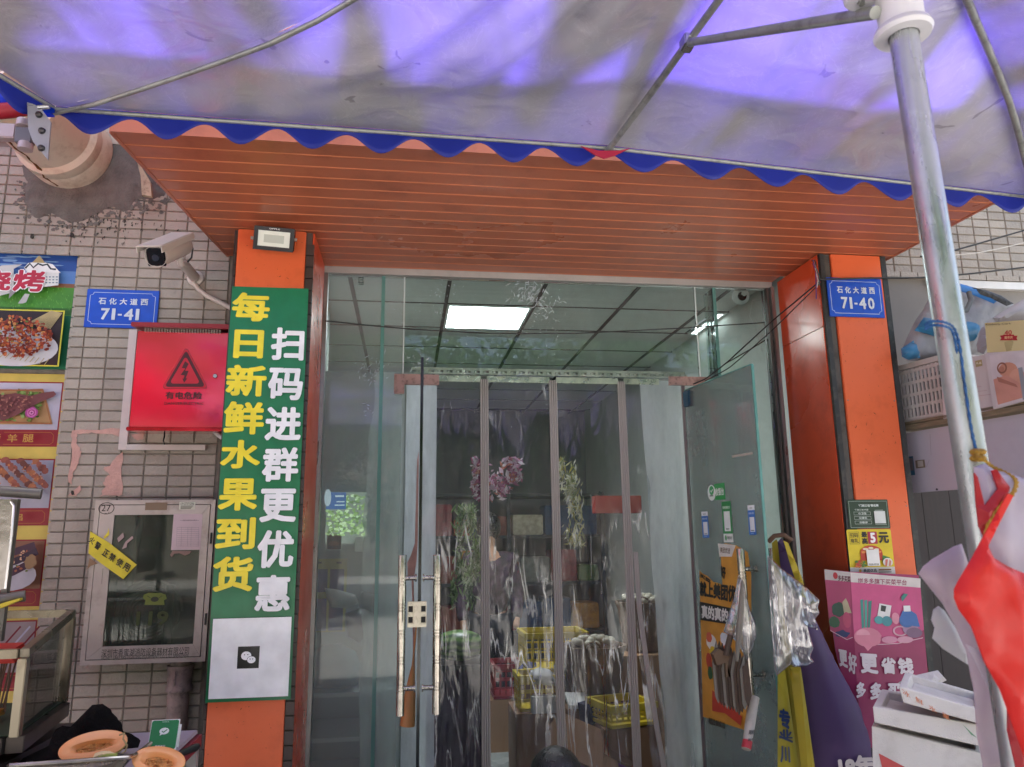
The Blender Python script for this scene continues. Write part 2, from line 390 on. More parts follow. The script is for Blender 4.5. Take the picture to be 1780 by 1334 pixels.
tag(MB().box((-.62, 3.66, 0), (-.545, 5.2, ZT-.01)).build('interior_wall', M_wallpaint), kind='structure')
# ceiling with grid and panels
ce = MB()
P0 = .1515; pitch = .6
tx = [P0*1 + .245 - .1515 + (k-4)*pitch for k in range(9)]       # grid lines running into the shop
tx = [.247+(k-4)*.6 for k in range(9)]; ty = [3.62, 4.27, 4.855, 5.44, 6.03, 6.62, 7.2, 7.8, 8.4, 9.0]
ce.box((-1.6, 3.62, ZT+.03), (2.25, 9.3, ZT+.08))
cel = ce.build('shop_ceiling', mat('ceiling_void', '#3d4144', .9)); tag(cel, kind='structure')
M_ceil = mat('ceiling_panel', '#ced2cf', .55, var=.06, vs=2, stretch=(1, 14, 1), rand=.05)
M_grid = mat('ceiling_grid', '#24292c', .5, var=.05)
gm = MB()
for x in tx: gm.box((x-.012, 3.62, ZT-.004), (x+.012, 9.3, ZT+.01))
for y in ty: gm.box((-1.6, y-.006, ZT-.003), (2.25, y+.006, ZT+.009))
gm.build('ceiling_grid', M_grid, cel)
lamp_cells = [(4, 2), (7, 2)]
for i in range(-1, 9):
    for j in range(len(ty)-1):
        x0 = tx[i] if i >= 0 else tx[0]-.6; x1 = x0+.6
        x0 = max(x0, -1.6); x1 = min(x1, 2.25)
        if x1-x0 < .05: continue
        y0, y1 = ty[j], ty[j+1]
        if (i, j) == (4, 2): continue
        if (i, j) == (7, 2): x1 = 2.15
        MB().box((x0+.013, y0+.007, ZT+.002), (x1-.013, y1-.007, ZT+.014)).build('ceiling_panel', M_ceil, cel)
M_led = emis('led_panel_glow', (.93, .97, 1.0), 11)
for k, (i, lab) in enumerate(((4, 'large bright LED panel set in the suspended ceiling above the door curtain'), (7, 'LED ceiling panel glimpsed behind the right glass fin'))):
    x0 = tx[i] if i == 4 else 2.15; x1 = min(x0+.6, 2.25); t = thing('ceiling_light', (x0+.3, 5.15, ZT), lab, 'ceiling light')
    MB().box((x0+.03, 4.885, ZT-.006), (x1-.03, 5.41, ZT-.002)).build('diffuser', M_led if i == 4 else emis('small_panel_glow', (.93, .97, 1), 1.6), t)
    f = MB()
    for a, b in (((x0+.012, 4.862), (x1-.012, 4.885)), ((x0+.012, 5.41), (x1-.012, 5.432)), ((x0+.012, 4.885), (x0+.03, 5.41)), ((x1-.03, 4.885), (x1-.012, 5.41))):
        f.box((*a, ZT-.01), (*b, ZT+.006))
    f.build('frame', mat('white_frame', '#dfe3e2', .4), t)
# ---- upper building and street behind the camera
M_up = mat('upper_wall', '#a8a196', .85, var=.1, vs=4)
t = thing('building', (0, 3.6, 2.8), 'grey upper storeys of the shop building above the tiled wall and the orange soffit', 'building')
MB().box((-12, 3.52, 3.6), (12, 10, 6.75)).build('upper_wall', M_up, t)
MB().box((-.96, 2.44, ZS+.16), (2.33, 3.52, 4.2)).build('canopy_box', mat('canopy_box', '#b6532b', .5), t)
for s_, x in enumerate((-9, -5.5, -2, 1.5, 5)):
    wi = MB().box((x, 3.50, 5), (x+1.6, 3.53, 6.4)).build('window', mat('dark_window', '#26303a', .1), t)
def leafcloud(name, mats, c, r, n, sz, parent, seed=1):
    R = random.Random(seed); mb = MB(); c = Vector(c); cl = [(Vector((R.gauss(0, .42)*r[0], R.gauss(0, .42)*r[1], R.gauss(0, .42)*r[2])), R.uniform(.25, .5)) for _ in range(16)]
    for _ in range(n):
        o, k = R.choice(cl); d = Vector((R.gauss(0, 1), R.gauss(0, 1), R.gauss(0, 1))).normalized()*R.random()**.4
        p = c + o + Vector((d.x*r[0], d.y*r[1], d.z*r[2]))*k
        a = Vector((R.uniform(-1, 1), R.uniform(-1, 1), R.uniform(-1, 1))).normalized(); b = a.orthogonal().normalized(); l = sz*R.uniform(.6, 1.3)
        mb.add([p-a*l, p+b*l*.35, p+a*l, p-b*l*.35], [(0, 1, 2, 3)])
    return mb.build(name, mats, parent)
M_leaf = mat('tree_leaves', (.07, .16, .03), .5, var=.4, vs=3, trans=.35)
M_bark = mat('tree_bark', '#5a4b3e', .9, bump=1, bs=30)
for k, (x, y, hh, lab) in enumerate(((-6.5, -8.3, 6.0, 'leafy street tree at the left end of the row across the pavement'), (-1.5, -8.6, 5.6, 'leafy street tree straight behind the photographer'), (4.2, -8.2, 6.2, 'leafy street tree right of the photographer on the kerb'), (9.5, -8.5, 5.8, 'leafy street tree at the right end of the row across the pavement'))):
    t = thing('street_tree', (x, y, 0), lab, 'tree', 'street trees behind the photographer')
    MB().tube([(x, y, 0), (x+.1, y, 1.6), (x-.1, y+.1, 3), (x+.1, y, hh-.6)], [.17, .13, .11, .04]).build('trunk', M_bark, t, True)
    lb = MB()
    for q in range(7):
        a = q*.9; lb.tube([(x, y, 2.6+q*.3), (x+math.cos(a)*1.0, y+math.sin(a)*1.0, 3.6+q*.3), (x+math.cos(a)*1.9, y+math.sin(a)*1.7, 4.3+q*.25)], [.06, .04, .015], 6)
    lb.build('limbs', M_bark, t, True)
    leafcloud('crown', M_leaf, (x, y, hh-1.2), (3.6, 3.0, 2.3), 9000, .12, t, k)
M_shop = mat('opposite_wall', '#6f6a60', .8, var=.08, vs=2)
t = thing('opposite_building', (0, -26, 0), 'pale building on the far side of the street behind the photographer', 'building')
MB().box((-30, -34, 0), (30, -26, 9)).build('wall', M_shop, t)
for i in range(12):
    for j in range(3): MB().box((-28+i*4.8, -26.03, 2.2+j*2.6), (-26+i*4.8, -25.98, 3.8+j*2.6)).build('window', mat('dark_window'), t)
# added red parasol out of view at the left, casting pink light on the wall
M_unseen_redcan = mat('unseen_red_parasol_fabric', (.75, .03, .06), .7, var=.05, trans=.25)
t = thing('unseen_red_parasol', (-3.3, 1.2, 0), 'unseen red parasol added left of the blue canopy for its pink light', 'parasol')
MB().tube([(-3.3, 1.2, 0), (-3.3, 1.2, 3.3)], .02).build('pole', mat('galvanised', '#9aa0a3', .35, 1, var=.15, vs=20), t, True)
cb = MB(); ap = Vector((-3.3, 1.2, 3.3)); cr = [Vector((-3.3+a, 1.2+b, 2.75)) for a, b in ((-1.45, -1.45), (1.45, -1.45), (1.45, 1.45), (-1.45, 1.45))]
for i in range(4):
    a, b = cr[i], cr[(i+1) % 4]; cb.add([a, b, ap], [(0, 1, 2)]); cb.add([a, b, b-Vector((0, 0, .18)), a-Vector((0, 0, .18))], [(0, 1, 2, 3)])
cb.build('unseen_parasol_canopy', M_unseen_redcan, t, solid=.002)
# ================================================================ tiled walls
M_tile = mat('grey_glazed_tile', '#a3988b', .42, var=.07, vs=9, rand=.11, bump=.9, bs=90, dirt='#7a7066', dirtamt=.5, ds=3)
M_grout = mat('dark_grout', '#7e766c', .95, var=.2, vs=30)
TW, TH = .1007, .0477
tile_meshes = []
def tile_mesh(k):
    R = random.Random(k); w2, h2, d = (TW-.0052)/2, (TH-.0048)/2, .007; e = .0025
    v = [(-w2, 0, -h2), (w2, 0, -h2), (w2, 0, h2), (-w2, 0, h2)] + [(x*(1-e/w2)+0, -d-R.uniform(0, .0012), z*(1-e/h2)) for x, z in ((-w2, -h2), (w2, -h2), (w2, h2), (-w2, h2))]
    v += [(-w2, -d+e, -h2), (w2, -d+e, -h2), (w2, -d+e, h2), (-w2, -d+e, h2)]
    f = [(4, 5, 6, 7)] + [(i, (i+1) % 4, (i+1) % 4+8, i+8) for i in range(4)] + [(i+8, (i+1) % 4+8, (i+1) % 4+4, i+4) for i in range(4)]
    me = bpy.data.meshes.new('tile'); me.from_pydata(v, [], f); me.materials.append(M_tile); me.update()
    bm = bmesh.new(); bm.from_mesh(me); bmesh.ops.recalc_face_normals(bm, faces=bm.faces[:]); bm.to_mesh(me); bm.free(); return me
for k in range(5): tile_meshes.append(tile_mesh(k))
def project(p):
    d = Vector(p)-CAM; z = d.dot(IF); return (890+FPX*d.dot(IR)/z, 667+FPX*d.dot(ID)/z) if z > .05 else (1e6, 1e6)
def tiled_wall(label, x0, x1, z0, z1, ph, holes, hidden):
    t = thing('tiled_wall', ((x0+x1)/2, YW, 0), label, 'wall')
    px_, pz = ph; near = []; far = []; cutl = []
    i0 = math.floor((x0-px_)/TW); i1 = math.ceil((x1-px_)/TW); j0 = math.floor((z0-pz)/TH); j1 = math.ceil((z1-pz)/TH)
    for i in range(i0, i1):
        for j in range(j0, j1):
            a, b = px_+i*TW, px_+(i+1)*TW; c, d = pz+j*TH, pz+(j+1)*TH
            if a < x0-.001 or b > x1+.001 or c < z0-.001 or d > z1+.001: continue
            cx, cz = (a+b)/2, (c+d)/2
            cut = None
            for h in holes:
                if h[1] < cz < h[3]:
                    if b <= h[2]+.012: cut = 'all'
                    elif a < h[2]: cut = h[2]
            if cut == 'all': continue
            if cut: cutl.append((cut, b, cz)); continue
            q = project((cx, YW, cz)); vis = -10 < q[0] < 1790 and -10 < q[1] < 1340
            if vis and not any(h[0] < q[0] < h[2] and h[1] < q[1] < h[3] for h in hidden): near.append((cx, cz))
            else: far.append((cx, cz))
    near.sort(key=lambda p: -abs(1)/((p[0]*.138+3.5)**2) )
    for k, (cx, cz) in enumerate(near):
        if k < 298-min(60, len(cutl)):
            o = bpy.data.objects.new('tile', tile_meshes[rnd.randrange(5)]); C.objects.link(o); o.parent = t
            o.location = Vector((cx, YW, cz)) - t.location; o.rotation_euler = (rnd.gauss(0, .006), rnd.gauss(0, .004), rnd.gauss(0, .006))
        else: far.append((cx, cz))
    for a, b, cz in cutl[:60]:
        o = bpy.data.objects.new('tile', tile_meshes[rnd.randrange(5)]); C.objects.link(o); o.parent = t
        o.location = Vector(((a+b)/2, YW, cz)) - t.location; o.scale = ((b-a)/TW, 1, 1)
    b = MB()
    for cx, cz in far:
        w2, h2 = (TW-.0052)/2, (TH-.0048)/2
        v = [(cx+x, YW-.009*k, cz+z) for k in (0, 1) for x, z in ((-w2, -h2), (w2, -h2), (w2, h2), (-w2, h2))]
        b.add(v, [(4, 5, 6, 7), (0, 1, 5, 4), (1, 2, 6, 5), (2, 3, 7, 6), (3, 0, 4, 7)])
    if far: b.build('tile_field', M_tile, t, kind='stuff')
    return t
# phase of the joints read off the photograph
pL = W(280, 467.5, YW-.009); pR = W(1557.6, 489.7, YW-.009)
PXR = W(126, 560, YW).x           # right edge of the recess that holds the two menu posters
PZT = W(70, 436, YW).z            # its top
ZB = W(60, 246, YW).z             # plain band above the tiles
LW = tiled_wall('grey rectangular-tiled wall left of the orange pillar, between menu boards and green banner', -3.2, -.74, 0, ZB, (pL.x, pL.z), [(-9, 0, PXR, PZT)],
    [(232, 560, 400, 745), (165, 880, 372, 1150), (155, 505, 270, 568), (60, 240, 185, 330), (0, 1115, 110, 1334), (0, 1240, 120, 1400)])
g = MB(); g.box((PXR, YW-.002, 0), (-.6, YW+.08, ZB)); g.box((-3.2, YW-.002, PZT), (PXR, YW+.08, ZB)); g.box((-3.2, YW+.045, 0), (PXR, YW+.08, PZT))
g.build('grout_bed', M_grout, LW)
MB().box((-3.4, YW-.02, ZB), (-.95, YW+.08, 3.62)).build('render_band', mat('painted_render', '#c9bfb0', .8, var=.1, vs=5, dirt='#7a7066', dirtamt=.5), LW)
# recess returns with small end tiles
rt = MB()
z = .02
while z < PZT-.05: rt.box((PXR-.006, YW-.004, z), (PXR+.004, YW+.042, z+TH-.006)); z += TH
x = PXR-TW
while x > -1.9: rt.box((x, YW-.004, PZT-.005), (x+TW-.006, YW+.042, PZT+.003)); x -= TW
rt.build('recess_edge_tiles', M_tile, LW)
RW = tiled_wall('grey rectangular-tiled wall at the far right beyond the second orange pillar', 2.2, 4.3, 1.9, 3.55, (pR.x, pR.z), [(-9, 0, 9, W(1660, 480, YW).z)],
    [(1560, 0, 1780, 300)])
MB().box((2.0, YW-.002, W(1660, 480, YW).z-.0), (4.3, YW+.06, 3.6)).build('grout_bed', M_grout, RW)
# lower part of the right wall: grey shutter boards, ledge
SZ = W(1660, 480, YW).z
M_shut = mat('grey_board', '#8b857f', .75, var=.1, vs=4, dirt='#55504b', dirtamt=.5)
MB().box((2.28, YW-.0, 0), (4.3, YW+.06, SZ-.03)).build('lower_wall', M_shut, RW)
lb = MB()
for k in range(20): lb.box((2.28+k*.1007, YW-.035, SZ-.03), (2.28+k*.1007+.095, YW+.0, SZ-.002))
lb.build('ledge_tiles', M_tile, RW)
MB().box((2.75, YW-.03, SZ-.075), (4.3, YW-.001, SZ-.034)).build('white_trim', mat('white_paint', '#d8d6d2', .5), RW)
for k in range(12):
    z = 1.62+k*.042; MB().box((2.285, YW-.008, z), (2.74, YW-.001, z+.038)).build('slat', mat('grey_slat', '#8d8882', .6, rand=.05, dirt='#4e4944', dirtamt=.5), RW)
# cement patch behind the duct
M_cem = mat('rough_cement', '#6f6b66', .95, var=.22, vs=18, bump=1.4, bs=120, dirt='#4a4642', dirtamt=.6, ds=14)
cm = MB(); ol = [(36, 290), (60, 262), (110, 236), (205, 236), (232, 262), (262, 300), (292, 340), (268, 352), (240, 348), (225, 372), (190, 362), (150, 385), (118, 392), (95, 375), (60, 382), (38, 352), (42, 320)]
o2 = []
for i, p in enumerate(ol):
    q = ol[(i+1) % len(ol)]
    for t_ in range(4): o2.append((p[0]+(q[0]-p[0])*t_/4+rnd.uniform(-3, 3), p[1]+(q[1]-p[1])*t_/4+rnd.uniform(-3, 3)))
puff(cm, o2, YW-.004, .018, .016, .004, 14, .05)
for _ in range(260):
    i_ = rnd.randrange(len(o2)); x_, y_ = o2[i_]
    if y_ < 300: continue
    x_ += rnd.gauss(0, 9); y_ += abs(rnd.gauss(0, 12)); r_2 = rnd.uniform(1, 5.5)
    cm.prism([W(x_+r_2*math.cos(a_)*rnd.uniform(.6, 1.3), y_+r_2*.7*math.sin(a_)*rnd.uniform(.6, 1.3), YW-.0075) for a_ in (0, 1, 2, 3, 4, 5)], (0, -rnd.uniform(.001, .003), 0))
cm.build('cement_patch', M_cem, LW, True)
# blotches of old pink plaster left by a removed frame, and dark pocks
bl = MB(); M_pink = mat('pink_plaster', '#c79c8f', .95, var=.12, vs=30, bump=.8, bs=150)
def blot(mb, pts, y=YW-.0095, d=.0016, jit=2.2, sub=5):
    o = []
    for i, p in enumerate(pts):
        q = pts[(i+1) % len(pts)]
        for t_ in range(sub): o.append((p[0]+(q[0]-p[0])*t_/sub+rnd.uniform(-jit, jit), p[1]+(q[1]-p[1])*t_/sub+rnd.uniform(-jit, jit)))
    mb.prism([W(a, b, y) for a, b in o], (0, -d, 0))
blot(bl, [(125, 748), (211, 745), (212, 762), (196, 756), (160, 753), (134, 755), (133, 770), (141, 785), (137, 806), (128, 820), (124, 842), (118, 840), (124, 790)], jit=1.6)
blot(bl, [(212, 785), (214, 862), (174, 862), (184, 846), (178, 838), (190, 826), (177, 814), (190, 808)])
blot(bl, [(118, 862), (140, 842), (142, 852), (132, 862)], jit=1.2); blot(bl, [(228, 756), (250, 752), (249, 764), (238, 766)], jit=1)
bl.build('plaster_marks', M_pink, LW)
pk = MB(); M_pock = mat('soot_marks', '#3a3530', .95)
for _ in range(120):
    x, y = rnd.gauss(190, 55), rnd.gauss(392, 16)
    if y > 360: blot(pk, [(x, y), (x+rnd.uniform(1, 5), y-rnd.uniform(0, 3)), (x+rnd.uniform(0, 3), y+rnd.uniform(1, 5))], d=.0006, jit=.6, sub=2)
for x, y in ((127, 856), (56, 410), (126, 408)): blot(pk, [(x-3, y-2), (x+2, y-3), (x+3, y+4), (x-2, y+5)], d=.003, jit=1)
pk.build('chips', M_pock, LW)

# ================================================================ soffit
def sx(y, side):      # outline of the soffit in plan
    if side < 0: return -.965 + (y-2.41)*(.13/1.11)
    return 2.355 - (y-2.5)*.06
M_sof = mat('orange_soffit_panel', '#b46648', .34, var=.07, vs=1.2, rand=.04, spec=.5, dirt='#7d3a26', dirtamt=.5, ds=5)
M_sofg = mat('soffit_groove_highlight', '#d08058', .4)  # paler than the planks: light caught in the grooves put into the colour
t = thing('soffit', (.7, 3, ZS), 'orange ribbed soffit spanning both pillars above the glass shopfront', 'soffit')
y = 2.483 - .0838; k = 0
while y < 3.62:
    y1 = min(y+.0838-.011, 3.655); a, b, c, d = sx(y, -1), sx(y, 1), sx(y1, 1), sx(y1, -1); z = ZS
    if y > 3.45: a = max(a, -.42); d = max(d, -.42); b = min(b, 1.91); c = min(c, 1.91)
    m_ = MB(); m_.prism([(a, y, z), (b, y, z), (c, y1, z), (d, y1, z)], (0, 0, .016)); o = m_.build('soffit_plank', M_sof, t)
    MB().box((a+.002, y1+.0005, z-.0015), (b-.002, y1+.0045, z+.011)).build('groove_highlight', M_sofg, o)
    y += .0838; k += 1
MB().prism([(sx(2.41, -1)+.004, 2.405, ZS+.012), (sx(2.41, 1)-.004, 2.405, ZS+.012), (sx(3.49, 1)-.004, 3.49, ZS+.012), (sx(3.49, -1)+.004, 3.49, ZS+.012)], (0, 0, .06)).build('backing', M_sofg, t)
MB().prism([(sx(2.39, -1)-.004, 2.385, ZS-.004), (sx(2.39, 1)+.004, 2.385, ZS-.004), (sx(2.39, 1)+.004, 2.398, ZS-.004), (sx(2.39, -1)-.004, 2.398, ZS-.004)], (0, 0, .17)).build('front_trim', M_sof, t)
for s_ in (-1, 1):
    MB().prism([(sx(2.40, s_), 2.398, ZS-.003), (sx(2.40, s_)+s_*.012, 2.398, ZS-.003), (sx(3.48, s_)+s_*.012, 3.49, ZS-.003), (sx(3.48, s_), 3.49, ZS-.003)], (0, 0, .165)).build('edge_trim', M_sof, t)
# small cream corner bracket beside the soffit
b = MB(); p = W(258, 322, 3.3)
b.prism([W(240, 282, 3.42), W(252, 300, 3.42), W(264, 320, 3.42), (W(266, 345, 3.42)), W(249, 342, 3.42), W(247, 310, 3.42)], (0, -.02, 0)); o = b.build('corner_bracket', mat('cream_metal', '#b9a98d', .6, dirt='#4a2c1c', dirtamt=.9, ds=30), None)
tag(o, 'small rusty cream bracket on the cement beside the soffit edge', 'bracket')

# ================================================================ pillars
M_or = mat('orange_panel', '#df683c', .38, var=.05, vs=3, dirt='#a5441f', dirtamt=.35, ds=7, spec=.45, bump=.06, bs=25)
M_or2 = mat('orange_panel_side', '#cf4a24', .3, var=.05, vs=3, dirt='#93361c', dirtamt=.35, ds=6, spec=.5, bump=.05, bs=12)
M_dk = mat('dark_brown_tile', '#3c302c', .4, var=.15, vs=12, rand=.15)
M_dkg = mat('dark_metal', '#2b2c2c', .5, var=.2, vs=12, dirt='#6b655c', dirtamt=.5, ds=20)
LX0, LX1 = W(403, 500, YP).x, W(543, 500, YP).x
fx0, fx1 = W(412, 440, YP).x, W(531, 440, YP).x
t = thing('pillar', ((LX0+LX1)/2, YP+.2, 0), 'orange panelled pillar on the left carrying the green fruit banner and floodlight', 'pillar')
MB().box((LX0+.004, YP+.012, 0), (LX1-.010, YG-.03, ZS-.004)).build('core', mat('pillar_core', '#5a4a42', .9), t)
MB().box((fx0, YP-.006, 0), (fx1, YP+.010, ZS-.006), bev=.003).build('front_panel', M_or, t)
z = 0; i = 0
tm = MB().box((0, 0, 0), (1, 1, 1))
while z < ZS-.06:
    for (a, b_) in ((LX0, fx0-.003), (fx1+.003, LX1)):
        MB().box((a, YP, z+.003), (b_, YP+.011, z+.05)).build('edge_tile', M_dk, t)
    z += .053
MB().box((fx1+.002, YP+.0112, 0), (LX1-.001, YP+.0135, ZS-.06)).build('tile_backing', M_dkg, t)
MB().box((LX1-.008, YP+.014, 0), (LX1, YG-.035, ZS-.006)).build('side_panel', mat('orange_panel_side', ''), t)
MB().box((LX0-.006, YP+.012, 0), (LX0+.003, YG-.1, ZS-.006)).build('outer_panel', M_dk, t)
# right pillar
RX0, RX1 = W(1424, 600, YP).x, W(1553, 600, YP).x
RX0 = .614*YP; RX1 = .722*YP
gx0, gx1 = RX0+.055, RX1-.03
t = thing('pillar', ((RX0+RX1)/2, YP+.2, 0), 'orange panelled pillar on the right with number plate 71-40 and two small notices', 'pillar')
MB().box((RX0+.008, YP+.02, 0), (RX1-.004, YG-.03, ZS-.004)).build('core', MATS['pillar_core'], t)
MB().box((gx0, YP-.004, 0), (gx1, YP+.012, ZS-.006), bev=.003).build('front_panel', M_or, t)
MB().box((RX0, YP-.002, 0), (RX0+.022, YP+.018, ZS-.006)).build('corner_trim', M_dkg, t)
MB().box((RX0+.026, YP+.006, 0), (gx0-.004, YP+.018, ZS-.006)).build('rusty_channel', mat('rusty_channel', '#55504a', .7, dirt='#2b201a', dirtamt=.9, ds=12), t)
MB().box((gx1+.003, YP-.001, 0), (RX1, YP+.018, ZS-.006)).build('corner_trim', M_dkg, t)
zs = W(1380, 580, 3.3).z
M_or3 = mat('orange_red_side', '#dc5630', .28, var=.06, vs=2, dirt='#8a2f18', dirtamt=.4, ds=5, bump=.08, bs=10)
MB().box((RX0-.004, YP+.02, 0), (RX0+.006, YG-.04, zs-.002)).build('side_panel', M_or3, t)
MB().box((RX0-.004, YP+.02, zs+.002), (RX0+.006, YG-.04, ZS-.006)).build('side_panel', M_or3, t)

def specks(x0, x1, z0, z1, n_, parent, seed, col='#5a2a18'):
    R = random.Random(seed); b = MB()
    for _ in range(n_):
        x, z = R.uniform(x0+.01, x1-.01), R.uniform(z0, z1); l = R.uniform(.001, .004) if R.random() < .8 else R.uniform(.006, .02); a = R.uniform(0, 3.1); w_ = R.uniform(.0006, .0018)
        dx, dz = math.cos(a), math.sin(a); y = YP-.0064
        b.add([(x, y, z), (x+dx*l*.5-dz*w_, y, z+dz*l*.5+dx*w_), (x+dx*l, y, z+dz*l), (x+dx*l*.5+dz*w_, y, z+dz*l*.5-dx*w_)], [(0, 1, 2, 3)])
    b.build('grime_specks', mat('grime_'+col[1:], col, .9), parent, kind='stuff')
specks(gx0, gx1, 1.0, ZS-.25, 150, t, 4)
for o_ in [o for o in C.objects if o.name == 'pillar']: specks(fx0, fx1, .7, 1.25, 60, o_, 5); specks(fx0, fx1, 2.52, ZS-.03, 25, o_, 6)
sw = MB()
for z in (1.15, 1.62, 2.1, 2.55):
    for x in (gx0+.012, gx1-.012): sw.lathe([(0, .002), (.003, .0015), (.0035, 0)], (x, YP-.0042, z), (0, -1, 0), 8)
sw.build('screws', mat('screw_steel', '#8a8682', .4, .8), t, kind='stuff')
# ================================================================ glass shopfront
M_gl = glassy('clear_glass', (.86, .93, .91), 1.0, .0, .13, (.5, .53, .52), 3.2)
M_gl2 = glassy('dusty_glass', (.84, .91, .89), 1.0, .01, .2, (.64, .70, .72), 2.3, hzlo=.4, hzhi=.8, hzmin=.17)
M_gl3 = glassy('hazy_door_glass', (.84, .91, .89), .8, .01, .5, (.40, .48, .46), 1.6, hzlo=.3, hzhi=.8, hzmin=.26, transl=.3)
M_edge = mat('glass_edge', '#5f938c', .15, var=.25, vs=4, stretch=(1, 1, .4))
M_alu = mat('aluminium', '#9b9d9d', .35, .8, var=.12, vs=8, stretch=(6, 6, .6), dirt='#57534f', dirtamt=.5)
M_gr = mat('grey_frame', '#b5b3ae', .4, .2, var=.1, vs=6, dirt='#6d6860', dirtamt=.5)
t = thing('glass_shopfront', (.75, YG, 0), 'frameless glass shopfront with transom and side panes between the orange pillars', 'shopfront')
JL, JR = -.413, 1.905
MB().box((JL, YG-.03, ZS-.035), (JR, YG+.03, ZS-.002)).build('top_rail', M_gr, t)
MB().box((JL, YG-.03, 0), (JL+.022, YG+.03, ZS-.036)).build('jamb', M_alu, t)
MB().box((JR-.018, YG-.05, 0), (JR, YG+.03, ZS-.036)).build('jamb', M_alu, t)
MB().box((JR-.034, YG-.03, 0), (JR-.020, YG+.03, ZS-.036)).build('jamb', mat('jamb_dark', '#5d5a57', .4, .4), t)
TZ = H+.785
def pane(mb, a, b): return mb.box(a, b)
MB().box((JL+.024, YG-.006, .01), (-.026, YG+.006, ZS-.037)).build('side_pane', M_gl2, t)
MB().box((1.488, YG-.006, .01), (JR-.036, YG+.006, ZS-.037)).build('side_pane', M_gl, t)
MB().box((-.018, YG-.006, TZ), (1.480, YG+.006, ZS-.037)).build('transom_pane', M_gl, t)
for x_ in (-.025, 1.481): MB().box((x_, YG-.008, H+.79), (x_+.006, YG+.002, ZS-.038)).build('silicone_joint', mat('silicone', '#c9d6d4', .3), t)
for x, z0 in ((-.125, .01), (1.588, TZ+.02)):
    MB().box((x-.005, YG+.010, z0), (x+.005, YG+.12, ZS-.037)).build('glass_fin', M_gl, t)
    MB().box((x-.008, YG-.012, z0), (x+.008, YG-.007, ZS-.038)).build('fin_edge', M_edge, t)
M_patch = mat('scuffed_patch_metal', '#a98a80', .5, .35, var=.1, vs=20, dirt='#4a3a34', dirtamt=.9, ds=45)
zt, zb, z2 = W(700, 651, YG-.02).z, W(700, 669, YG-.02).z, W(700, 685, YG-.02).z
xl, xm, xr = W(685, 665, YG-.02).x, W(703, 665, YG-.02).x, W(763, 665, YG-.02).x
MB().prism([(xl, YG-.012, z2), (xm, YG-.012, z2), (xm, YG-.012, zb), (xr, YG-.012, zb), (xr, YG-.012, zt), (xl, YG-.012, zt)], (0, -.016, 0)).build('patch_fitting', M_patch, t)
a, b = W(1162, 655, YG-.02), W(1236, 671, YG-.02)
MB().prism([(a.x, YG-.012, b.z), (b.x-.06, YG-.012, b.z), (b.x, YG-.012, a.z), (a.x, YG-.012, a.z)], (0, -.016, 0)).build('patch_fitting', M_patch, t)
# torn tape marks and scuffs on the glass
sm = MB(); M_tape = mat('old_tape', '#b9c6cb', .6, var=.3, vs=40)
R2 = random.Random(5)
def scuff(cx, cy, n, s, ln=7, Y=YG-.008):
    for _ in range(n):
        x, y = R2.gauss(cx, s), R2.gauss(cy, s*.8); a = R2.uniform(0, 6.3) if ln < 8 else R2.gauss(2.3, .7); l = R2.uniform(1, ln); w_ = R2.uniform(.25, 1.1)
        dx, dy = math.cos(a), math.sin(a)
        sm.add([W(x, y, Y), W(x+dx*l-dy*w_, y+dy*l+dx*w_, Y), W(x+dx*l*1.6, y+dy*l*1.6, Y), W(x+dx*l*.7+dy*w_, y+dy*l*.7-dx*w_, Y)], [(0, 1, 2, 3)])
scuff(920, 505, 110, 14, 9); scuff(945, 530, 60, 14, 7); scuff(780, 500, 22, 14, 4); scuff(765, 545, 14, 9, 4); scuff(940, 560, 30, 25, 3); scuff(655, 640, 30, 18, 8); scuff(640, 645, 20, 14, 8); scuff(720, 630, 22, 12, 6)
scuff(640, 710, 10, 7, 6); scuff(900, 600, 50, 60, 1.6); scuff(800, 560, 30, 60, 1.4)
sm.build('tape_scuffs', M_tape, t)
P = Print((0, YG-.0075, 0))
P.line([(623, 483), (632, 483)], .004, '#15181a'); P.line([(623, 492), (632, 492)], .004, '#15181a'); P.line([(624, 483), (624, 492)], .003, '#15181a'); P.line([(631, 483), (631, 492)], .003, '#15181a'); P.line([(626, 487), (630, 487)], .003, '#15181a'); P.line([(624, 495), (632, 495)], .003, '#15181a')
P.build('glass_stamp', t)

# ---------------- doors
M_han = mat('brushed_steel', '#b8b2a8', .22, 1, var=.15, vs=30, stretch=(10, 10, .5), dirt='#5b4a3c', dirtamt=.5, ds=18)
DT = H+.722
def handle(root, at_, z0, z1, n, zposts, r=.017, stand=.055):
    """tube of a pull handle standing off the glass at at_ in the direction n"""
    n = Vector(n).normalized(); c = Vector((at_[0], at_[1], 0)) + n*stand
    prof = [(0, z0), (r, z0), (r, z0+.002)]
    for k in range(5):
        zc = z0+(z1-z0)*(.17+.165*k)
        for q in (-.012, 0, .012): prof += [(r, zc+q-.003), (r*.88, zc+q-.0015), (r*.88, zc+q+.0015), (r, zc+q+.003)]
    prof += [(r, z1-.002), (r*.96, z1), (0, z1)]
    h = MB().lathe(prof, c, (0, 0, 1), 20).build('handle', M_han, root, True)
    for zp in zposts:
        q = MB(); a = Vector((at_[0], at_[1], zp)); q.tube([a+n*.006, a+n*(stand-.01)], .0095, 12); q.tube([a+n*.006, a+n*.012], .015, 12); q.tube([a+n*(stand-.028)+Vector((0, -.0096, 0)), a+n*(stand-.028)+Vector((0, -.0105, 0))], .0025, 8, 1)
        q.build('post', [M_han, M_dkg], h, True)
    return h
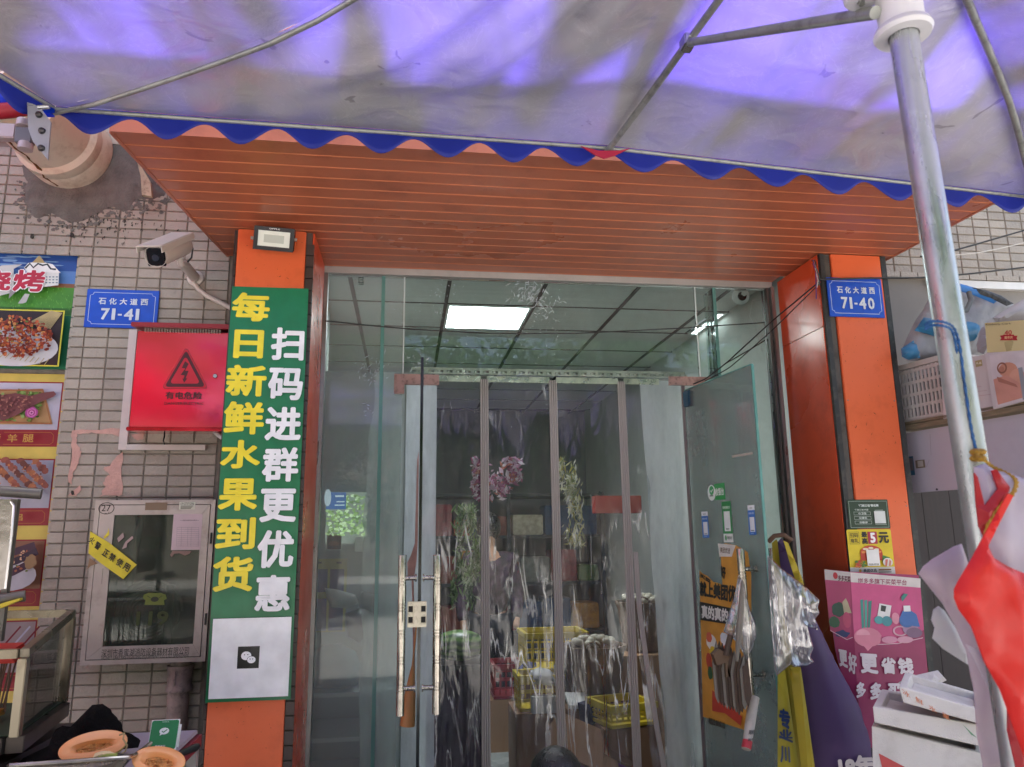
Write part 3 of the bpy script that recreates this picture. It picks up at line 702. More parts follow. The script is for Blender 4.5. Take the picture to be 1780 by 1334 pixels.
# left leaf, folded outwards and seen edge-on
dx = Vector((.058-.074, 2.986-3.60, 0)).normalized()
def door(hx, fx, label, mats):
    h = Vector((hx, YG, 0)); f = Vector((fx, 3.0, 0)); u = (f-h).normalized(); L = (f-h).length; nn = Vector((u.y, -u.x, 0))
    t = thing('glass_door', h, label, 'glass door')
    MB().obox(h+u*(L/2)+Vector((0, 0, DT/2+.01)), u, nn, Vector((0, 0, 1)), L/2, .0055, DT/2-.01).build('pane', mats, t)
    eb = MB(); eb.obox(h+u*(L+.0022)+Vector((0, 0, DT/2+.01)), u, nn, Vector((0, 0, 1)), .002, .0057, DT/2-.01)
    eb.obox(h+u*(L/2)+Vector((0, 0, DT+.003)), u, nn, Vector((0, 0, 1)), L/2, .0057, .002)
    eb.build('polished_edge', mat('door_edge_dark', '#0c1412', .12) if hx < .5 else M_edge, t)
    return t, h, u, nn, L
dl, h_, u_, n_, L_ = door(.074, .058, 'left glass door leaf standing open towards the viewer, seen edge-on as a black line', M_gl)
zl0, zl1 = W(698, 1240, 3.1).z, W(698, 965, 3.1).z; zq = [W(720, 1004, 3.1).z, W(720, 1193, 3.1).z]
hp = h_+u_*(L_-.06)
handle(dl, (hp.x-.006, hp.y), zl0, zl1, (-1, 0, 0), zq, r=.0155, stand=.062); handle(dl, (hp.x+.006, hp.y), zl0, zl1, (1, 0, 0), zq, r=.0155, stand=.062)
hb = MB(); 
for q in (-1, 1): hb.box((hp.x+q*.006, hp.y-.09, DT-.0), (hp.x+q*.012, hp.y-.02, DT-.06))
# square lock plate at the free edge
lk = MB(); c0, c1 = W(708, 1089, 3.0), W(741, 1044, 3.0); yk = 2.985
x0, x1, z0, z1 = c0.x, c1.x, c0.z, c1.z
lk.box((x0, yk-.02, z0), (x1, yk-.012, z1), 0); w_ = x1-x0; hh = z1-z0
lk.box((x0+w_*.33, yk-.03, z0+.002), (x0+w_*.66, yk-.0195, z1-.002), 0)
for j in range(3):
    lk.box((x0, yk-.026, z0+hh*(.0+.42*j)), (x1, yk-.0198, z0+hh*(.0+.42*j)+hh*.15), 0)
for j in (0, 1):
    for (a, b) in ((.04, .28), (.72, .96)): lk.box((x0+w_*a, yk-.0205, z0+hh*(.17+.42*j)), (x0+w_*b, yk-.0200, z0+hh*(.40+.42*j)), 1)
lk.build('lock_plate', [mat('worn_brass', '#cfc8b4', .35, .5, dirt='#6e604a', dirtamt=.7, ds=60), mat('black_slot', '#050505', .6)], dl)
dr, h2, u2, n2, L2 = door(1.399, 1.477, 'right glass door leaf swung open at an angle with payment stickers and torn poster', M_gl3)
hp2 = h2+u2*(L2-.075); zr0, zr1 = WX(1299, 1212, hp2.x).z, WX(1290, 953, hp2.x).z
rz = [WX(1315, 989, hp2.x).z, WX(1315, 1166, hp2.x).z]
nl = Vector((u2.y, -u2.x, 0));  nl = nl if nl.x < 0 else -nl
handle(dr, (hp2.x, hp2.y), zr0, zr1, nl, rz, r=.0165, stand=.075); handle(dr, (hp2.x, hp2.y), zr0, zr1, -nl, rz, r=.0165, stand=.075)
bp = MB(); 
bp.obox(h2+u2*.03+Vector((0, 0, DT-.045)), u2, nl, Vector((0, 0, 1)), .03, .014, .04, 0, .004)
bp.build('blue_corner_fitting', mat('blue_tape', '#1d4a63', .4, var=.3, vs=20), dr)
# ================================================================ strip curtain
M_pvc = glassy('clear_pvc', (.78, .80, .82), 1.25, .03, .14, (.42, .44, .46), 7, bump=.8, bs=11, stretch=(1, 1, .16), hzlo=.4, hzhi=.8, hzmin=.07, ior=1.5)
def add_glint_creases(M, z_lo, z_hi, amt=.9):
    # bright reflections painted in as whitened creases: thin vertical ridges, denser in the lower half of the sheet
    n = M.node_tree; L = n.links.new; N = n.nodes.new; out = n.nodes['Material Output']; old = out.inputs[0].links[0].from_socket
    g = N('ShaderNodeNewGeometry'); mp = N('ShaderNodeMapping'); mp.inputs['Scale'].default_value = (1, 1, .13); L(g.outputs['Position'], mp.inputs[0])
    t = N('ShaderNodeTexNoise'); t.inputs['Scale'].default_value = 13; t.inputs['Detail'].default_value = 5; t.inputs['Distortion'].default_value = .7; L(mp.outputs[0], t.inputs[0])
    a = N('ShaderNodeMath'); a.operation = 'SUBTRACT'; a.inputs[1].default_value = .5; L(t.outputs[0], a.inputs[0]); b = N('ShaderNodeMath'); b.operation = 'ABSOLUTE'; L(a.outputs[0], b.inputs[0])
    r = N('ShaderNodeMapRange'); r.inputs[1].default_value = .002; r.inputs[2].default_value = .030; r.inputs[3].default_value = 1; r.inputs[4].default_value = 0; L(b.outputs[0], r.inputs[0])
    t2 = N('ShaderNodeTexNoise'); t2.inputs['Scale'].default_value = 4.5; t2.inputs['Detail'].default_value = 3; L(g.outputs['Position'], t2.inputs[0])
    sp = N('ShaderNodeSeparateXYZ'); L(g.outputs['Position'], sp.inputs[0]); hz = N('ShaderNodeMapRange'); hz.inputs[1].default_value = z_hi; hz.inputs[2].default_value = z_lo; hz.inputs[3].default_value = .45; hz.inputs[4].default_value = .63; L(sp.outputs[2], hz.inputs[0])
    th = N('ShaderNodeMath'); th.operation = 'SUBTRACT'; L(hz.outputs[0], th.inputs[0]); L(t2.outputs[0], th.inputs[1]); mk = N('ShaderNodeMapRange'); mk.inputs[1].default_value = .03; mk.inputs[2].default_value = .20; L(th.outputs[0], mk.inputs[0])
    m = N('ShaderNodeMath'); m.operation = 'MULTIPLY'; L(r.outputs[0], m.inputs[0]); L(mk.outputs[0], m.inputs[1]); m2 = N('ShaderNodeMath'); m2.operation = 'MULTIPLY'; m2.inputs[1].default_value = amt; L(m.outputs[0], m2.inputs[0])
    d = N('ShaderNodeBsdfPrincipled'); d.inputs['Base Color'].default_value = (.85, .87, .86, 1); d.inputs['Roughness'].default_value = .25; d.inputs['Metallic'].default_value = .3
    mx = N('ShaderNodeMixShader'); L(m2.outputs[0], mx.inputs[0]); L(old, mx.inputs[1]); L(d.outputs[0], mx.inputs[2]); L(mx.outputs[0], out.inputs[0])
add_glint_creases(M_pvc, .9, 2.0, .7)
M_frost = glassy('frosted_plastic', (.78, .84, .86), .8, .12, .75, (.74, .81, .86), 7, bump=.6, bs=18, stretch=(1, 1, .3), hzlo=.3, hzhi=.7, hzmin=.42, transl=.45)
M_frost2 = glassy('milky_plastic', (.78, .82, .82), .8, .15, .7, (.68, .74, .73), 5, bump=.6, bs=14, stretch=(1, 1, .3), hzlo=.3, hzhi=.7, hzmin=.38, transl=.4)
M_mag = mat('magnetic_strip', '#b5aeaa', .5, var=.1, vs=5, stretch=(30, 30, .3))
M_gal = mat('galvanised_plate', '#b9bda8', .3, .75, var=.25, vs=22, dirt='#6d6f60', dirtamt=.5, ds=12)
YC = 3.80
t = thing('strip_curtain', (.75, YC, 0), 'clear plastic magnetic door curtain with grey strips hanging behind the open glass doors', 'curtain')
rl = MB(); a, b = W(714, 638, YC), W(1192, 652, YC); zr = W(950, 648, YC).z
zr = H+.857
rl.box((.02, YC-.02, zr-.008), (1.475, YC+.02, zr+.006))
rl.box((.03, YC-.024, zr-.028), (1.47, YC-.016, zr-.020))
rl.build('rail', mat('rail_metal', '#c9c6b8', .4, .5, dirt='#8a8470', dirtamt=.5, ds=30), t)
k = 0; x = .04; hk = MB()
while x < 1.46:
    hk.box((x, YC-.028, zr-.030), (x+.018, YC-.024, zr-.006)); hk.box((x+.022, YC-.027, zr-.024), (x+.034, YC-.024, zr-.012)); x += .047
hk.build('hooks', MATS['rail_metal'], t)
for x0, x1 in ((.16, .375), (.405, .735), (.77, 1.105), (1.135, 1.33)):
    MB().box((x0, YC-.018, zr-.066), (x1, YC-.014, zr-.034), bev=.004).build('clamp_plate', M_gal, t)
def sheet(x0, x1, z0, z1, y, amp, f, seed, nu=24, nv=40, edge=None):
    def fn(u, v):
        zz = z1+(z0-z1)*v; xx = x0+(x1-x0)*u
        if edge: xx = edge(u, v, xx)
        k = .25+.9*min(1, v*1.6)
        return Vector((xx, y + amp*k*(math.sin(u*f+seed+1.2*noise.noise(Vector((seed, v*2.0, 0)))) + 1.1*noise.noise(Vector((u*3+seed, v*3.2, seed)))+.5*noise.noise(Vector((u*8+seed, v*9, seed)))), zz))
    return MB().grid(fn, nu, nv)
zc = zr-.062
def lowleft(u, v, xx):     # ragged, bulging left border of the frosted side piece
    s_ = (-.055*math.sin(v*3.0) - .02*noise.noise(Vector((v*9, 0, 3)))) * (1-u); return xx + s_
sheet(.150, .385, .05, zc, YC, .007, 5, 1).build('curtain_panel', M_pvc, t, True)
sheet(.400, .745, .05, zc, YC-.004, .011, 6, 2, 36, 70).build('curtain_panel', M_pvc, t, True)
sheet(.765, 1.112, .05, zc, YC, .012, 7, 3, 36, 70).build('curtain_panel', M_pvc, t, True)
sheet(1.135, 1.43, .05, zc, YC-.006, .008, 4, 4, 24, 60, edge=lambda u, v, xx: xx + (1-u)*.10*max(0, (v-.45)/.55)**1.3).build('curtain_panel', M_pvc, t, True)
sheet(-.005, .150, .05, zc+.005, YC-.010, .006, 5, 8).build('frosted_panel', M_frost, t, True)
sheet(1.225, 1.455, .05, zc+.02, YC-.014, .008, 6, 9, edge=lambda u, v, xx: xx + (1-u)*(.05*v+.012*noise.noise(Vector((v*6, 2, 0))))).build('frosted_panel', M_frost2, t, True)
for xs, sl in ((.392, 0), (.753, 0), (1.121, 0)):
    b = MB()
    for q in (-.0165, -.0055, .0055, .0165): b.tube([(xs+q, YC-.016, zr-.052), (xs+q, YC-.018, 1.4), (xs+q, YC-.016, .05)], .0052, 8)
    b.box((xs-.019, YC-.012, .05), (xs+.019, YC-.009, zr-.05)); b.build('magnetic_strip', M_mag, t, True)
b = MB(); pts = [W(1101, 960, YC-.02), W(1108, 1060, YC-.02), W(1124, 1180, YC-.02), W(1150, 1334, YC-.02), W(1165, 1420, YC-.02)]
for q in (-.008, 0, .008): b.tube([p+Vector((q+.01, -.002, 0)) for p in pts], .0052, 8)
b.build('magnetic_strip', M_mag, t, True)
MB().box((1.452, YC-.02, .05), (1.47, YC-.012, zr-.05)).build('border_strip', mat('border_strip', '#7c6a6c', .5), t)
# milky side sheet taped inside the left pane
def eg(u, v, xx): return xx + (1-u)*(-.035*math.sin(v*3.14)+.02*noise.noise(Vector((v*8, 5, 0)))+.012*noise.noise(Vector((v*30, 9, 0))))
tt = sheet(-.165, -.012, .05, W(655, 640, YG+.06).z, YG+.15, .008, 4, 6, edge=eg).build('plastic_sheet', M_frost2, None, True)
tag(tt, 'milky plastic sheet with torn taped top hanging behind the left side pane', 'plastic sheet')

# ================================================================ stickers on the right door leaf
DO = h2 + nl*.0062
def door_print(step=.0002): return Print(DO, u2, (0, 0, 1), step)
P = door_print()
# round check-out sticker
P.rect((1241, 842), (1261, 868), '#2c9a4b'); P.ell((1237, 857), 7, 14, '#eef4ee'); P.ell((1237, 853), 4, 8, '#2f9e56')
P.line([(1235, 853), (1236.5, 856), (1239, 851)], .004, '#ffffff'); P.rect((1234, 861), (1240, 863), '#7c8a80')
P.text('收银台', (1243.5, 849), (1259, 861), '#f2fbf2', .03)
P.build('sticker', label='green and white cashier sticker with round tick badge on the right glass door', cat='sticker')
def pay(x0, y0, x1, y1, xx0, yy0, xx1, yy1, lab):
    P = door_print(); W1 = P.at(x0, y0); W2 = P.at(xx1, yy1); u0, v1 = W1; u1, v0 = W2; h = v1-v0; w_ = u1-u0
    f = lambda a, b: (u0+w_*a, v1-h*b)
    P.rect(f(0, 0), f(1, .17), '#f0f3f6', False); P.rect(f(0, .17), f(1, 1), '#2a6fc4', False); P.rect(f(.2, .40), f(.86, .90), '#f2f5f8', False)
    P.text('支付', f(.3, .07), f(.7, .125), '#333a44', .02, False); P.text('扫码付款', f(.12, .24), f(.88, .31), '#dce8f6', .02, False); P.rect(f(.3, .84), f(.76, .87), '#5b6670', False); P.rect(f(.3, .94), f(.7, .965), '#9cc3ee', False)
    P.build('sticker', label=lab, cat='sticker')
pay(1219, 890, 0, 0, 0, 0, 1233, 935, 'narrow blue and white payment sticker left of the green one on the right glass door')
pay(1299, 879, 0, 0, 0, 0, 1315, 930, 'narrow blue and white payment sticker nearest the free edge of the right glass door')
P = door_print(); u0, v1 = P.at(1254, 873); u1, v0 = P.at(1275, 943); w_, h = u1-u0, v1-v0; f = lambda a, b: (u0+w_*a, v1-h*b)
P.rect(f(0, 0), f(1, .79), '#2b8a48', False); P.rect(f(0, .79), f(1, 1), '#edf1ec', False); P.rect(f(.17, .24), f(.83, .73), '#f2f5f2', False); P.text('推荐使用微信支付', f(.1, .11), f(.9, .18), '#d3ecd8', .03, False)
P.text('微信支付', f(.35, .65), f(.68, .70), '#556059', .02, False); P.ell(f(.26, .895), .007, .012, '#2f9e56', False); P.text('微信支付', f(.42, .85), f(.92, .93), '#555f58', .02, False)
P.build('sticker', label='tall green and white payment sticker in the middle of the right glass door', cat='sticker')
# torn orange poster on the door
P = door_print(.00025)
P.poly([(1216, 992), (1222, 998), (1229, 1001), (1240, 1012), (1249, 1014), (1256, 1018), (1254, 990), (1253, 966), (1250, 947), (1262, 945), (1279, 948), (1300, 960), (1306, 1000), (1306, 1276), (1290, 1268), (1233, 1250), (1222, 1246)], '#d99a3c')
P.poly([(1248, 945), (1279, 948), (1272, 968), (1251, 968)], '#e9e4dc')
P.text('美团优选', (1252, 951), (1268, 962), '#7c6450', .02, quad=[(1252, 951), (1270, 953), (1269, 963), (1252, 961)])
P.text('买菜', (0, 0), (0, 0), '#1a1714', .06, quad=[(1217, 996), (1236, 1008), (1236, 1016), (1217, 1003)])
P.text('好', (0, 0), (0, 0), '#1a1714', .06, quad=[(1253, 983), (1262, 985), (1262, 1008), (1254, 1004)])
P.text('就上美团优', (0, 0), (0, 0), '#191512', .05, quad=[(1217, 1010), (1280, 1018), (1280, 1049), (1217, 1036)])
P.poly([(1217, 1046), (1284, 1060), (1284, 1088), (1219, 1078)], '#171412')
P.text('真的真的省', (0, 0), (0, 0), '#e9e6e0', .05, quad=[(1220, 1051), (1280, 1061), (1280, 1085), (1221, 1075)])
for (x, y, rx, ry, c) in ((1238, 1118, 9, 14, '#e8e2da'), (1234, 1108, 5, 9, '#d96a4a'), (1241, 1133, 6, 9, '#e8c22c'), (1234, 1150, 5, 16, '#b8422c'), (1236, 1170, 4, 12, '#2f5a35'), (1262, 1112, 8, 12, '#dfe3e6'), (1266, 1128, 6, 7, '#c03a3c'), (1256, 1142, 7, 9, '#caa050')): P.ell((x, y), rx, ry, c, jit=.12)
P.poly([(1240, 1200), (1262, 1218), (1292, 1246), (1290, 1262), (1262, 1240), (1240, 1236)], '#c2402f')
P.text('美团优选 真的真的省', (0, 0), (0, 0), '#2a211a', .04, quad=[(1234, 1247), (1262, 1256), (1262, 1268), (1234, 1258)])
P.build('torn_poster', label='torn orange grocery poster with black lettering stuck to the right glass door', cat='poster')
sc_ = Print(DO, u2, (0, 0, 1), .0002)
sc_.poly([(1272, 792), (1308, 786), (1309, 790), (1273, 796)], '#b9aca0')
sc_.build('tape_strip', label='short strip of old tape high on the right glass door', cat='tape')

# ================================================================ things hanging on the door handles
M_bag = glassy('clear_bag', (.9, .9, .92), 4.5, .07, .36, (.86, .83, .87), 14, bump=.7, bs=14, stretch=(1, 1, .3), hzlo=.45, hzhi=.7, hzmin=.1, transl=.5)
b = MB(); puff(b, [(1334, 966), (1342, 972), (1352, 982), (1366, 994), (1380, 1004), (1398, 1018), (1424, 1043), (1420, 1056), (1424, 1066), (1416, 1076), (1422, 1096), (1410, 1092), (1402, 1088), (1414, 1125), (1408, 1140), (1416, 1152), (1400, 1160), (1380, 1160), (1374, 1156), (1362, 1166), (1350, 1175), (1346, 1160), (1342, 1100), (1338, 1040)], 2.86, .035, .008, .013, 15, .6, stretch=(1.5, .22))
o = b.build('clear_bag', M_bag, None, True); tag(o, 'crumpled clear plastic bags hanging from the outer handle of the right door', 'plastic bag')
b = MB(); puff(b, [(1283, 1000), (1292, 1010), (1298, 1040), (1304, 1060), (1312, 1080), (1316, 1105), (1308, 1130), (1298, 1150), (1284, 1120), (1272, 1108), (1258, 1098), (1266, 1070), (1276, 1040), (1281, 1015)], 2.93, .025, .007, .009, 18, .5, stretch=(1.5, .22))
o = b.build('clear_bag', M_bag, None, True); tag(o, 'small crumpled clear bag hanging over the inner handle in front of the orange poster', 'plastic bag')
M_kraft = mat('brown_paper', '#4a3a2e', .7, var=.25, vs=10, bump=.5)
t = thing('paper_bundle', W(1268, 1238, 2.95), 'bundle of brown folded paper sacks tied to the inner handle of the right door', 'paper bundle')
for k in range(11):
    x = 1243+k*5.2; b = MB(); y = 2.93-.006*k
    top = 1112+k*3+rnd.uniform(-3, 3); bot = 1222+k*3.2-(k > 7)*(k-7)*9+rnd.uniform(-3, 3)
    b.prism([W(x, top+12, y), W(x+3, top, y), W(x+7, top+18, y), W(x+9+k*.3, bot-20, y), W(x+6, bot, y), W(x+1, bot-12, y), W(x-4, bot-70, y)], (0.006, .022, 0)); b.build('paper_sack', M_kraft if k % 3 else mat('grey_paper', '#7d766b', .7, var=.2), t)
b = MB(); b.prism([W(1240, 1138, 2.9), W(1250, 1128, 2.9), W(1272, 1142, 2.9), W(1266, 1150, 2.9), W(1270, 1176, 2.9), W(1262, 1178, 2.9), W(1261, 1152, 2.9), W(1247, 1158, 2.9)], (0, .03, 0)); b.build('flap', mat('brown_leather', '#5d4632', .6, var=.2), t)
b = MB(); b.tube([W(1290, 1010, 2.9), W(1288, 1060, 2.89), W(1284, 1105, 2.88), (W(1281, 1150, 2.88))], [.004, .013, .013, .006], 8); b.build('hanging_strap', mat('grey_paper', '#7d766b', .7), t, True)
b = MB(); b.tube([W(1262, 1140, 2.9), W(1266, 1120, 2.9), W(1270, 1104, 2.9)], [.012, .012, .012], 8); b.build('hanging_strap', M_kraft, t, True)
b = MB(); a, c = W(1311, 1212, 2.95), W(1297, 1303, 2.88); b.lathe([(.016, 0), (.019, .1), (.02, (a-c).length), (.015, (a-c).length), (.014, .01)], c, (a-c), 16)
t = thing('rolled_paper', c, 'rolled white and red advertising paper stuck under the inner door handle', 'paper roll')
b.build('roll', mat('roll_paper', '#b9b0a4', .6, dirt='#7c7064', dirtamt=.5, ds=20), t, True)
Lr = (a-c).length; d_ = (a-c).normalized()
b = MB()
for q, hgt in ((.002, .03), (.052, .008)): b.lathe([(.0175+.0, q), (.0178, q+hgt)], c, d_, 16)
b.build('red_band', mat('red_band', '#b8333c', .6), t, True)
uu = Vector((1, 0, 0)); P = Print(c+Vector((-.011, -.0225, 0)), uu, d_, .0002); P.text('网络', (.0, .078), (.022, .060), '#2a2a2a', .03, False); P.text('微信号', (.001, .046), (.021, .036), '#2a2a2a', .03, False); P.build('lettering', t)
# dried broom between the left door and curtain
t = thing('broom', W(712, 1265, 3.25), 'small broom with orange plastic head standing upside down behind the left door edge', 'broom')
M_brm = mat('orange_plastic', '#b97f4d', .5, var=.15, vs=10); M_brs = mat('pink_brush', '#a07a70', .7, var=.2, vs=40)
b = MB(); b.lathe([(.03, 0), (.029, .03), (.022, .12), (.010, .2), (.004, .23), (.0035, .5)], W(708, 1262, 3.25), (W(719, 1140, 3.25)-W(708, 1262, 3.25)), 14); b.build('handle', M_brm, t, True)
b = MB(); b.prism([W(708, 978, 3.3), W(714, 966, 3.3), W(721, 945, 3.3), W(725, 800, 3.3), W(728, 785, 3.3), W(726, 940, 3.3), W(724, 975, 3.3), W(720, 1003, 3.3), W(709, 1001, 3.3)], (0, -.012, 0)); b.build('brush_head', M_brs, t)
b = MB(); b.tube([W(717, 1002, 3.3), W(719, 1070, 3.28), W(720, 1240, 3.25)], [.0045, .004, .004], 8); b.build('stick', M_brs, t, True)

# ================================================================ inside the shop
def crate(name, c, sx_, sy_, sz_, m_, label, group=None, cols=6, rows=3, rot=0, cat='crate'):
    """open plastic crate with a rim, lattice sides and base; c is the centre of its base"""
    c = Vector(c); t = thing(name, c, label, cat, group); R = Matrix.Rotation(rot, 3, 'Z')
    def bx(mb, cx, cy, cz, hx, hy, hz): mb.obox(c+R@Vector((cx, cy, cz)), R@Vector((1, 0, 0)), R@Vector((0, 1, 0)), Vector((0, 0, 1)), hx, hy, hz)
    b = MB(); bx(b, 0, 0, .006, sx_/2, sy_/2, .006); b.build('base', m_, t)
    b = MB(); th = .012
    for s_ in (-1, 1): bx(b, 0, s_*(sy_/2), sz_-.015, sx_/2+.012, th, .015); bx(b, s_*(sx_/2), 0, sz_-.015, th, sy_/2-.013, .015)
    b.build('rim', m_, t)
    for ax_, n_, ln, off in (('x', cols, sx_, sy_/2), ('y', max(3, int(cols*sy_/sx_)), sy_, sx_/2)):
        for s_ in (-1, 1):
            b = MB()
            for k in range(n_+1):
                p = -ln/2+ln*k/n_
                if ax_ == 'x': bx(b, p, s_*off, sz_/2, .0045, .004, sz_/2-.032)
                else: bx(b, s_*off, p, sz_/2, .004, .0045, sz_/2-.032)
            for k in range(rows+1):
                z_ = .012+(sz_-.045)*k/rows
                if ax_ == 'x': bx(b, 0, s_*off, z_, ln/2, .003, .006)
                else: bx(b, s_*off, 0, z_, .003, ln/2, .006)
            b.build('side_lattice', m_, t)
    return t
def carton(name, c, sx_, sy_, sz_, m_, label, rot=0, flaps=True, cat='box', group=None):
    c = Vector(c); t = thing(name, c, label, cat, group); R = Matrix.Rotation(rot, 3, 'Z'); X, Y_, Z_ = R@Vector((1, 0, 0)), R@Vector((0, 1, 0)), Vector((0, 0, 1))
    b = MB(); h = .004
    b.obox(c+Z_*h, X, Y_, Z_, sx_/2, sy_/2, h)
    for s_ in (-1, 1): b.obox(c+Y_*s_*(sy_/2)+Z_*sz_/2, X, Y_, Z_, sx_/2, h, sz_/2); b.obox(c+X*s_*(sx_/2)+Z_*sz_/2, X, Y_, Z_, h, sy_/2-h, sz_/2)
    b.build('body', m_, t)
    if flaps:
        for s_ in (-1, 1):
            b = MB(); a = math.radians(30); d = (X*s_*math.cos(a)+Z_*math.sin(a)*.4).normalized(); b.obox(c+X*s_*(sx_/2+.004)+Z_*sz_+d*sy_*.2, d, Y_, d.cross(Y_), sy_*.2, sy_/2, .003); b.build('flap', m_, t)
        b = MB(); d = (-Y_*.5-Z_*.86).normalized(); b.obox(c-Y_*(sy_/2+.008)+Z_*(sz_)+d*sy_*.17, X, d, X.cross(d), sx_/2, sy_*.17, .003); b.build('flap', m_, t)
    else:
        b = MB(); b.obox(c+Z_*(sz_+.003), X, Y_, Z_, sx_/2+.003, sy_/2+.003, .003); b.build('lid', m_, t)
    return t
M_yel = mat('yellow_plastic', '#c9b22a', .4, var=.1, vs=8, dirt='#6d6220', dirtamt=.4); M_redp = mat('red_plastic', '#8e2a33', .45, var=.1, vs=8)
M_cart = mat('brown_cardboard', '#8d6c52', .8, var=.1, vs=6, dirt='#5b4332', dirtamt=.4); M_cart2 = mat('tan_cardboard', '#a98462', .8, var=.1, vs=6); M_wht = mat('white_card', '#c6c6c2', .6, var=.06, vs=6, dirt='#8a8780', dirtamt=.3)
M_blu = mat('blue_plastic', '#26346f', .5, var=.15, vs=9)
def at_floor(px, py): return WZ(px, py, .0)
# tall brown carton with a small yellow bin and white bag on top
p = W(952, 1330, 4.6); carton('carton', (p.x, 4.75, 0), .36, .34, W(950, 1240, 4.6).z, M_cart, 'large open brown carton on the shop floor under the small yellow bin', flaps=False)
zb_ = W(950, 1240, 4.6).z+.006
crate('bin', (p.x-.02, 4.74, zb_), .26, .22, .20, M_yel, 'small yellow bin with a white bag standing on the brown carton', cols=4)
b = MB(); puff(b, [(918, 1180), (922, 1166), (938, 1160), (955, 1164), (966, 1174), (962, 1158), (974, 1150), (984, 1172), (988, 1200), (960, 1192), (930, 1190)], 4.66, .07, .02, .014, 12, .8)
tag(b.build('carrier_bag', mat('white_bag', '#b9bcc0', .4, var=.1, bump=.8, trans=.3), None, True), 'crumpled white carrier bag bulging out of the small yellow bin', 'plastic bag')
carton('white_box', (p.x+.0, 4.60, zb_-.0), .17, .06, .085, M_wht, 'small white box leaning against the yellow bin on the brown carton', flaps=False)
crate('crate', (W(966, 1170, 5.3).x, 5.4, W(966, 1165, 5.3).z), .42, .34, W(966, 1098, 5.3).z-W(966, 1165, 5.3).z, M_yel, 'yellow lattice crate stacked behind the white bag inside the shop', cols=9)
carton('carton', (W(966, 1170, 5.3).x, 5.42, 0), .46, .40, W(966, 1166, 5.3).z-.012, M_cart, 'brown carton under the large yellow lattice crate inside the shop', flaps=False)
crate('crate', (W(885, 1210, 5.9).x, 5.9, W(885, 1208, 5.9).z), .26, .3, .24, M_redp, 'dark red crate beside the standing person inside the shop', cols=6)
carton('carton', (W(887, 1240, 5.9).x, 5.92, 0), .34, .34, W(885, 1208, 5.9).z-.01, M_cart2, 'tan carton under the dark red crate inside the shop', flaps=False)
b = MB(); puff(b, [(898, 1165), (912, 1150), (932, 1152), (936, 1180), (930, 1215), (905, 1222), (896, 1200)], 5.4, .1, .03, .02, 8, .8); b.box((W(898, 0, 5.4).x+.05, 5.42, 0), (W(932, 0, 5.4).x, 5.55, W(915, 1218, 5.4).z))
tag(b.build('blue_sack', M_blu, None, True), 'dark blue sack left of the white bag inside the shop', 'sack')
# egg baskets
M_wick = mat('woven_basket', '#7a644e', .8, var=.25, vs=60, bump=1.2, bs=120, stretch=(1, 1, 6)); M_egg = mat('egg_shell', '#c9c3ae', .5, var=.16, vs=11)
def basket(px, ptop, Y, r, hgt, lab, eg_lab):
    q = W(px, ptop, Y); c = Vector((q.x, Y+r, q.z-hgt)); t = thing('basket', c, lab, 'basket', 'woven egg baskets inside the shop')
    prof = [(r*.72, 0)]
    for k in range(12): prof += [(r*(.74+.26*k/12)+.004*(k % 2), hgt*k/12)]
    prof += [(r+.01, hgt), (r+.012, hgt+.012), (r-.006, hgt+.012), (r-.012, hgt-.03), (r*.72, .02), (0, .02)]
    MB().lathe(prof, c, (0, 0, 1), 28).build('wicker_body', M_wick, t, True)
    for s_ in (-1, 1):
        a0 = -math.pi/2+.25*s_ if s_ < 0 else math.pi/2; ce = c+Vector((math.cos(a0)*(r+.012), math.sin(a0)*(r+.012), hgt)); tn = Vector((-math.sin(a0), math.cos(a0), 0))
        MB().tube([ce+tn*.05*math.cos(math.pi*k/8)+Vector((0, 0, .05*math.sin(math.pi*k/8))) for k in range(9)], .006, 8).build('loop_handle', M_wick, t, True)
    b = MB(); R = random.Random(int(px))
    for ring_r, n_ in ((0, 1), (.055, 6), (.11, 12), (.16, 18), (.205, 23)):
        if ring_r > r-.03: break
        for k in range(n_):
            a = 2*math.pi*k/max(n_, 1)+R.uniform(-.1, .1); b.ball(c+Vector((math.cos(a)*ring_r, math.sin(a)*ring_r, hgt+.012+.035*(1-(ring_r/r)**2)+R.uniform(-.008, .008))), .026, .022, .021, 10)
    o = b.build('eggs', M_egg, None, True); tag(o, eg_lab, 'eggs', kind='stuff')
    return c
cb_ = basket(1045, 1132, 4.45, .185, .30, 'woven basket heaped with pale eggs in the middle of the shop', 'pale green and cream eggs heaped in the middle basket')
carton('carton', (cb_.x, cb_.y, 0), .42, .4, cb_.z-.01, M_cart, 'brown carton carrying the middle egg basket', flaps=False)
cb_ = basket(1128, 1052, 4.9, .165, .30, 'woven egg basket further back beside the frosted panel', 'cream eggs heaped in the rear basket')
carton('carton', (cb_.x, cb_.y, 0), .42, .4, cb_.z-.01, M_cart2, 'tan carton carrying the rear egg basket', flaps=False)
q = W(1090, 1262, 4.15); crate('crate', (q.x, 4.25, q.z), .27, .26, W(1090, 1222, 4.15).z-q.z, M_yel, 'bright yellow lattice crate low in front of the middle egg basket', cols=8, rot=.25)
carton('carton', (q.x+.02, 4.25, 0), .3, .26, q.z-.012, M_cart, 'brown carton under the low yellow crate', flaps=False)
b = MB(); puff(b, [(1004, 1222), (1030, 1214), (1052, 1222), (1058, 1262), (1010, 1264)], 4.35, .06, .03, .01, 9, 1); b.box((W(1008, 0, 4.36).x, 4.37, 0), (W(1054, 0, 4.36).x, 4.5, W(1030, 1258, 4.36).z))
tag(b.build('navy_sack', mat('navy_cloth', '#1e2440', .7, var=.2), None, True), 'navy cloth sack between brown carton and low yellow crate', 'sack')
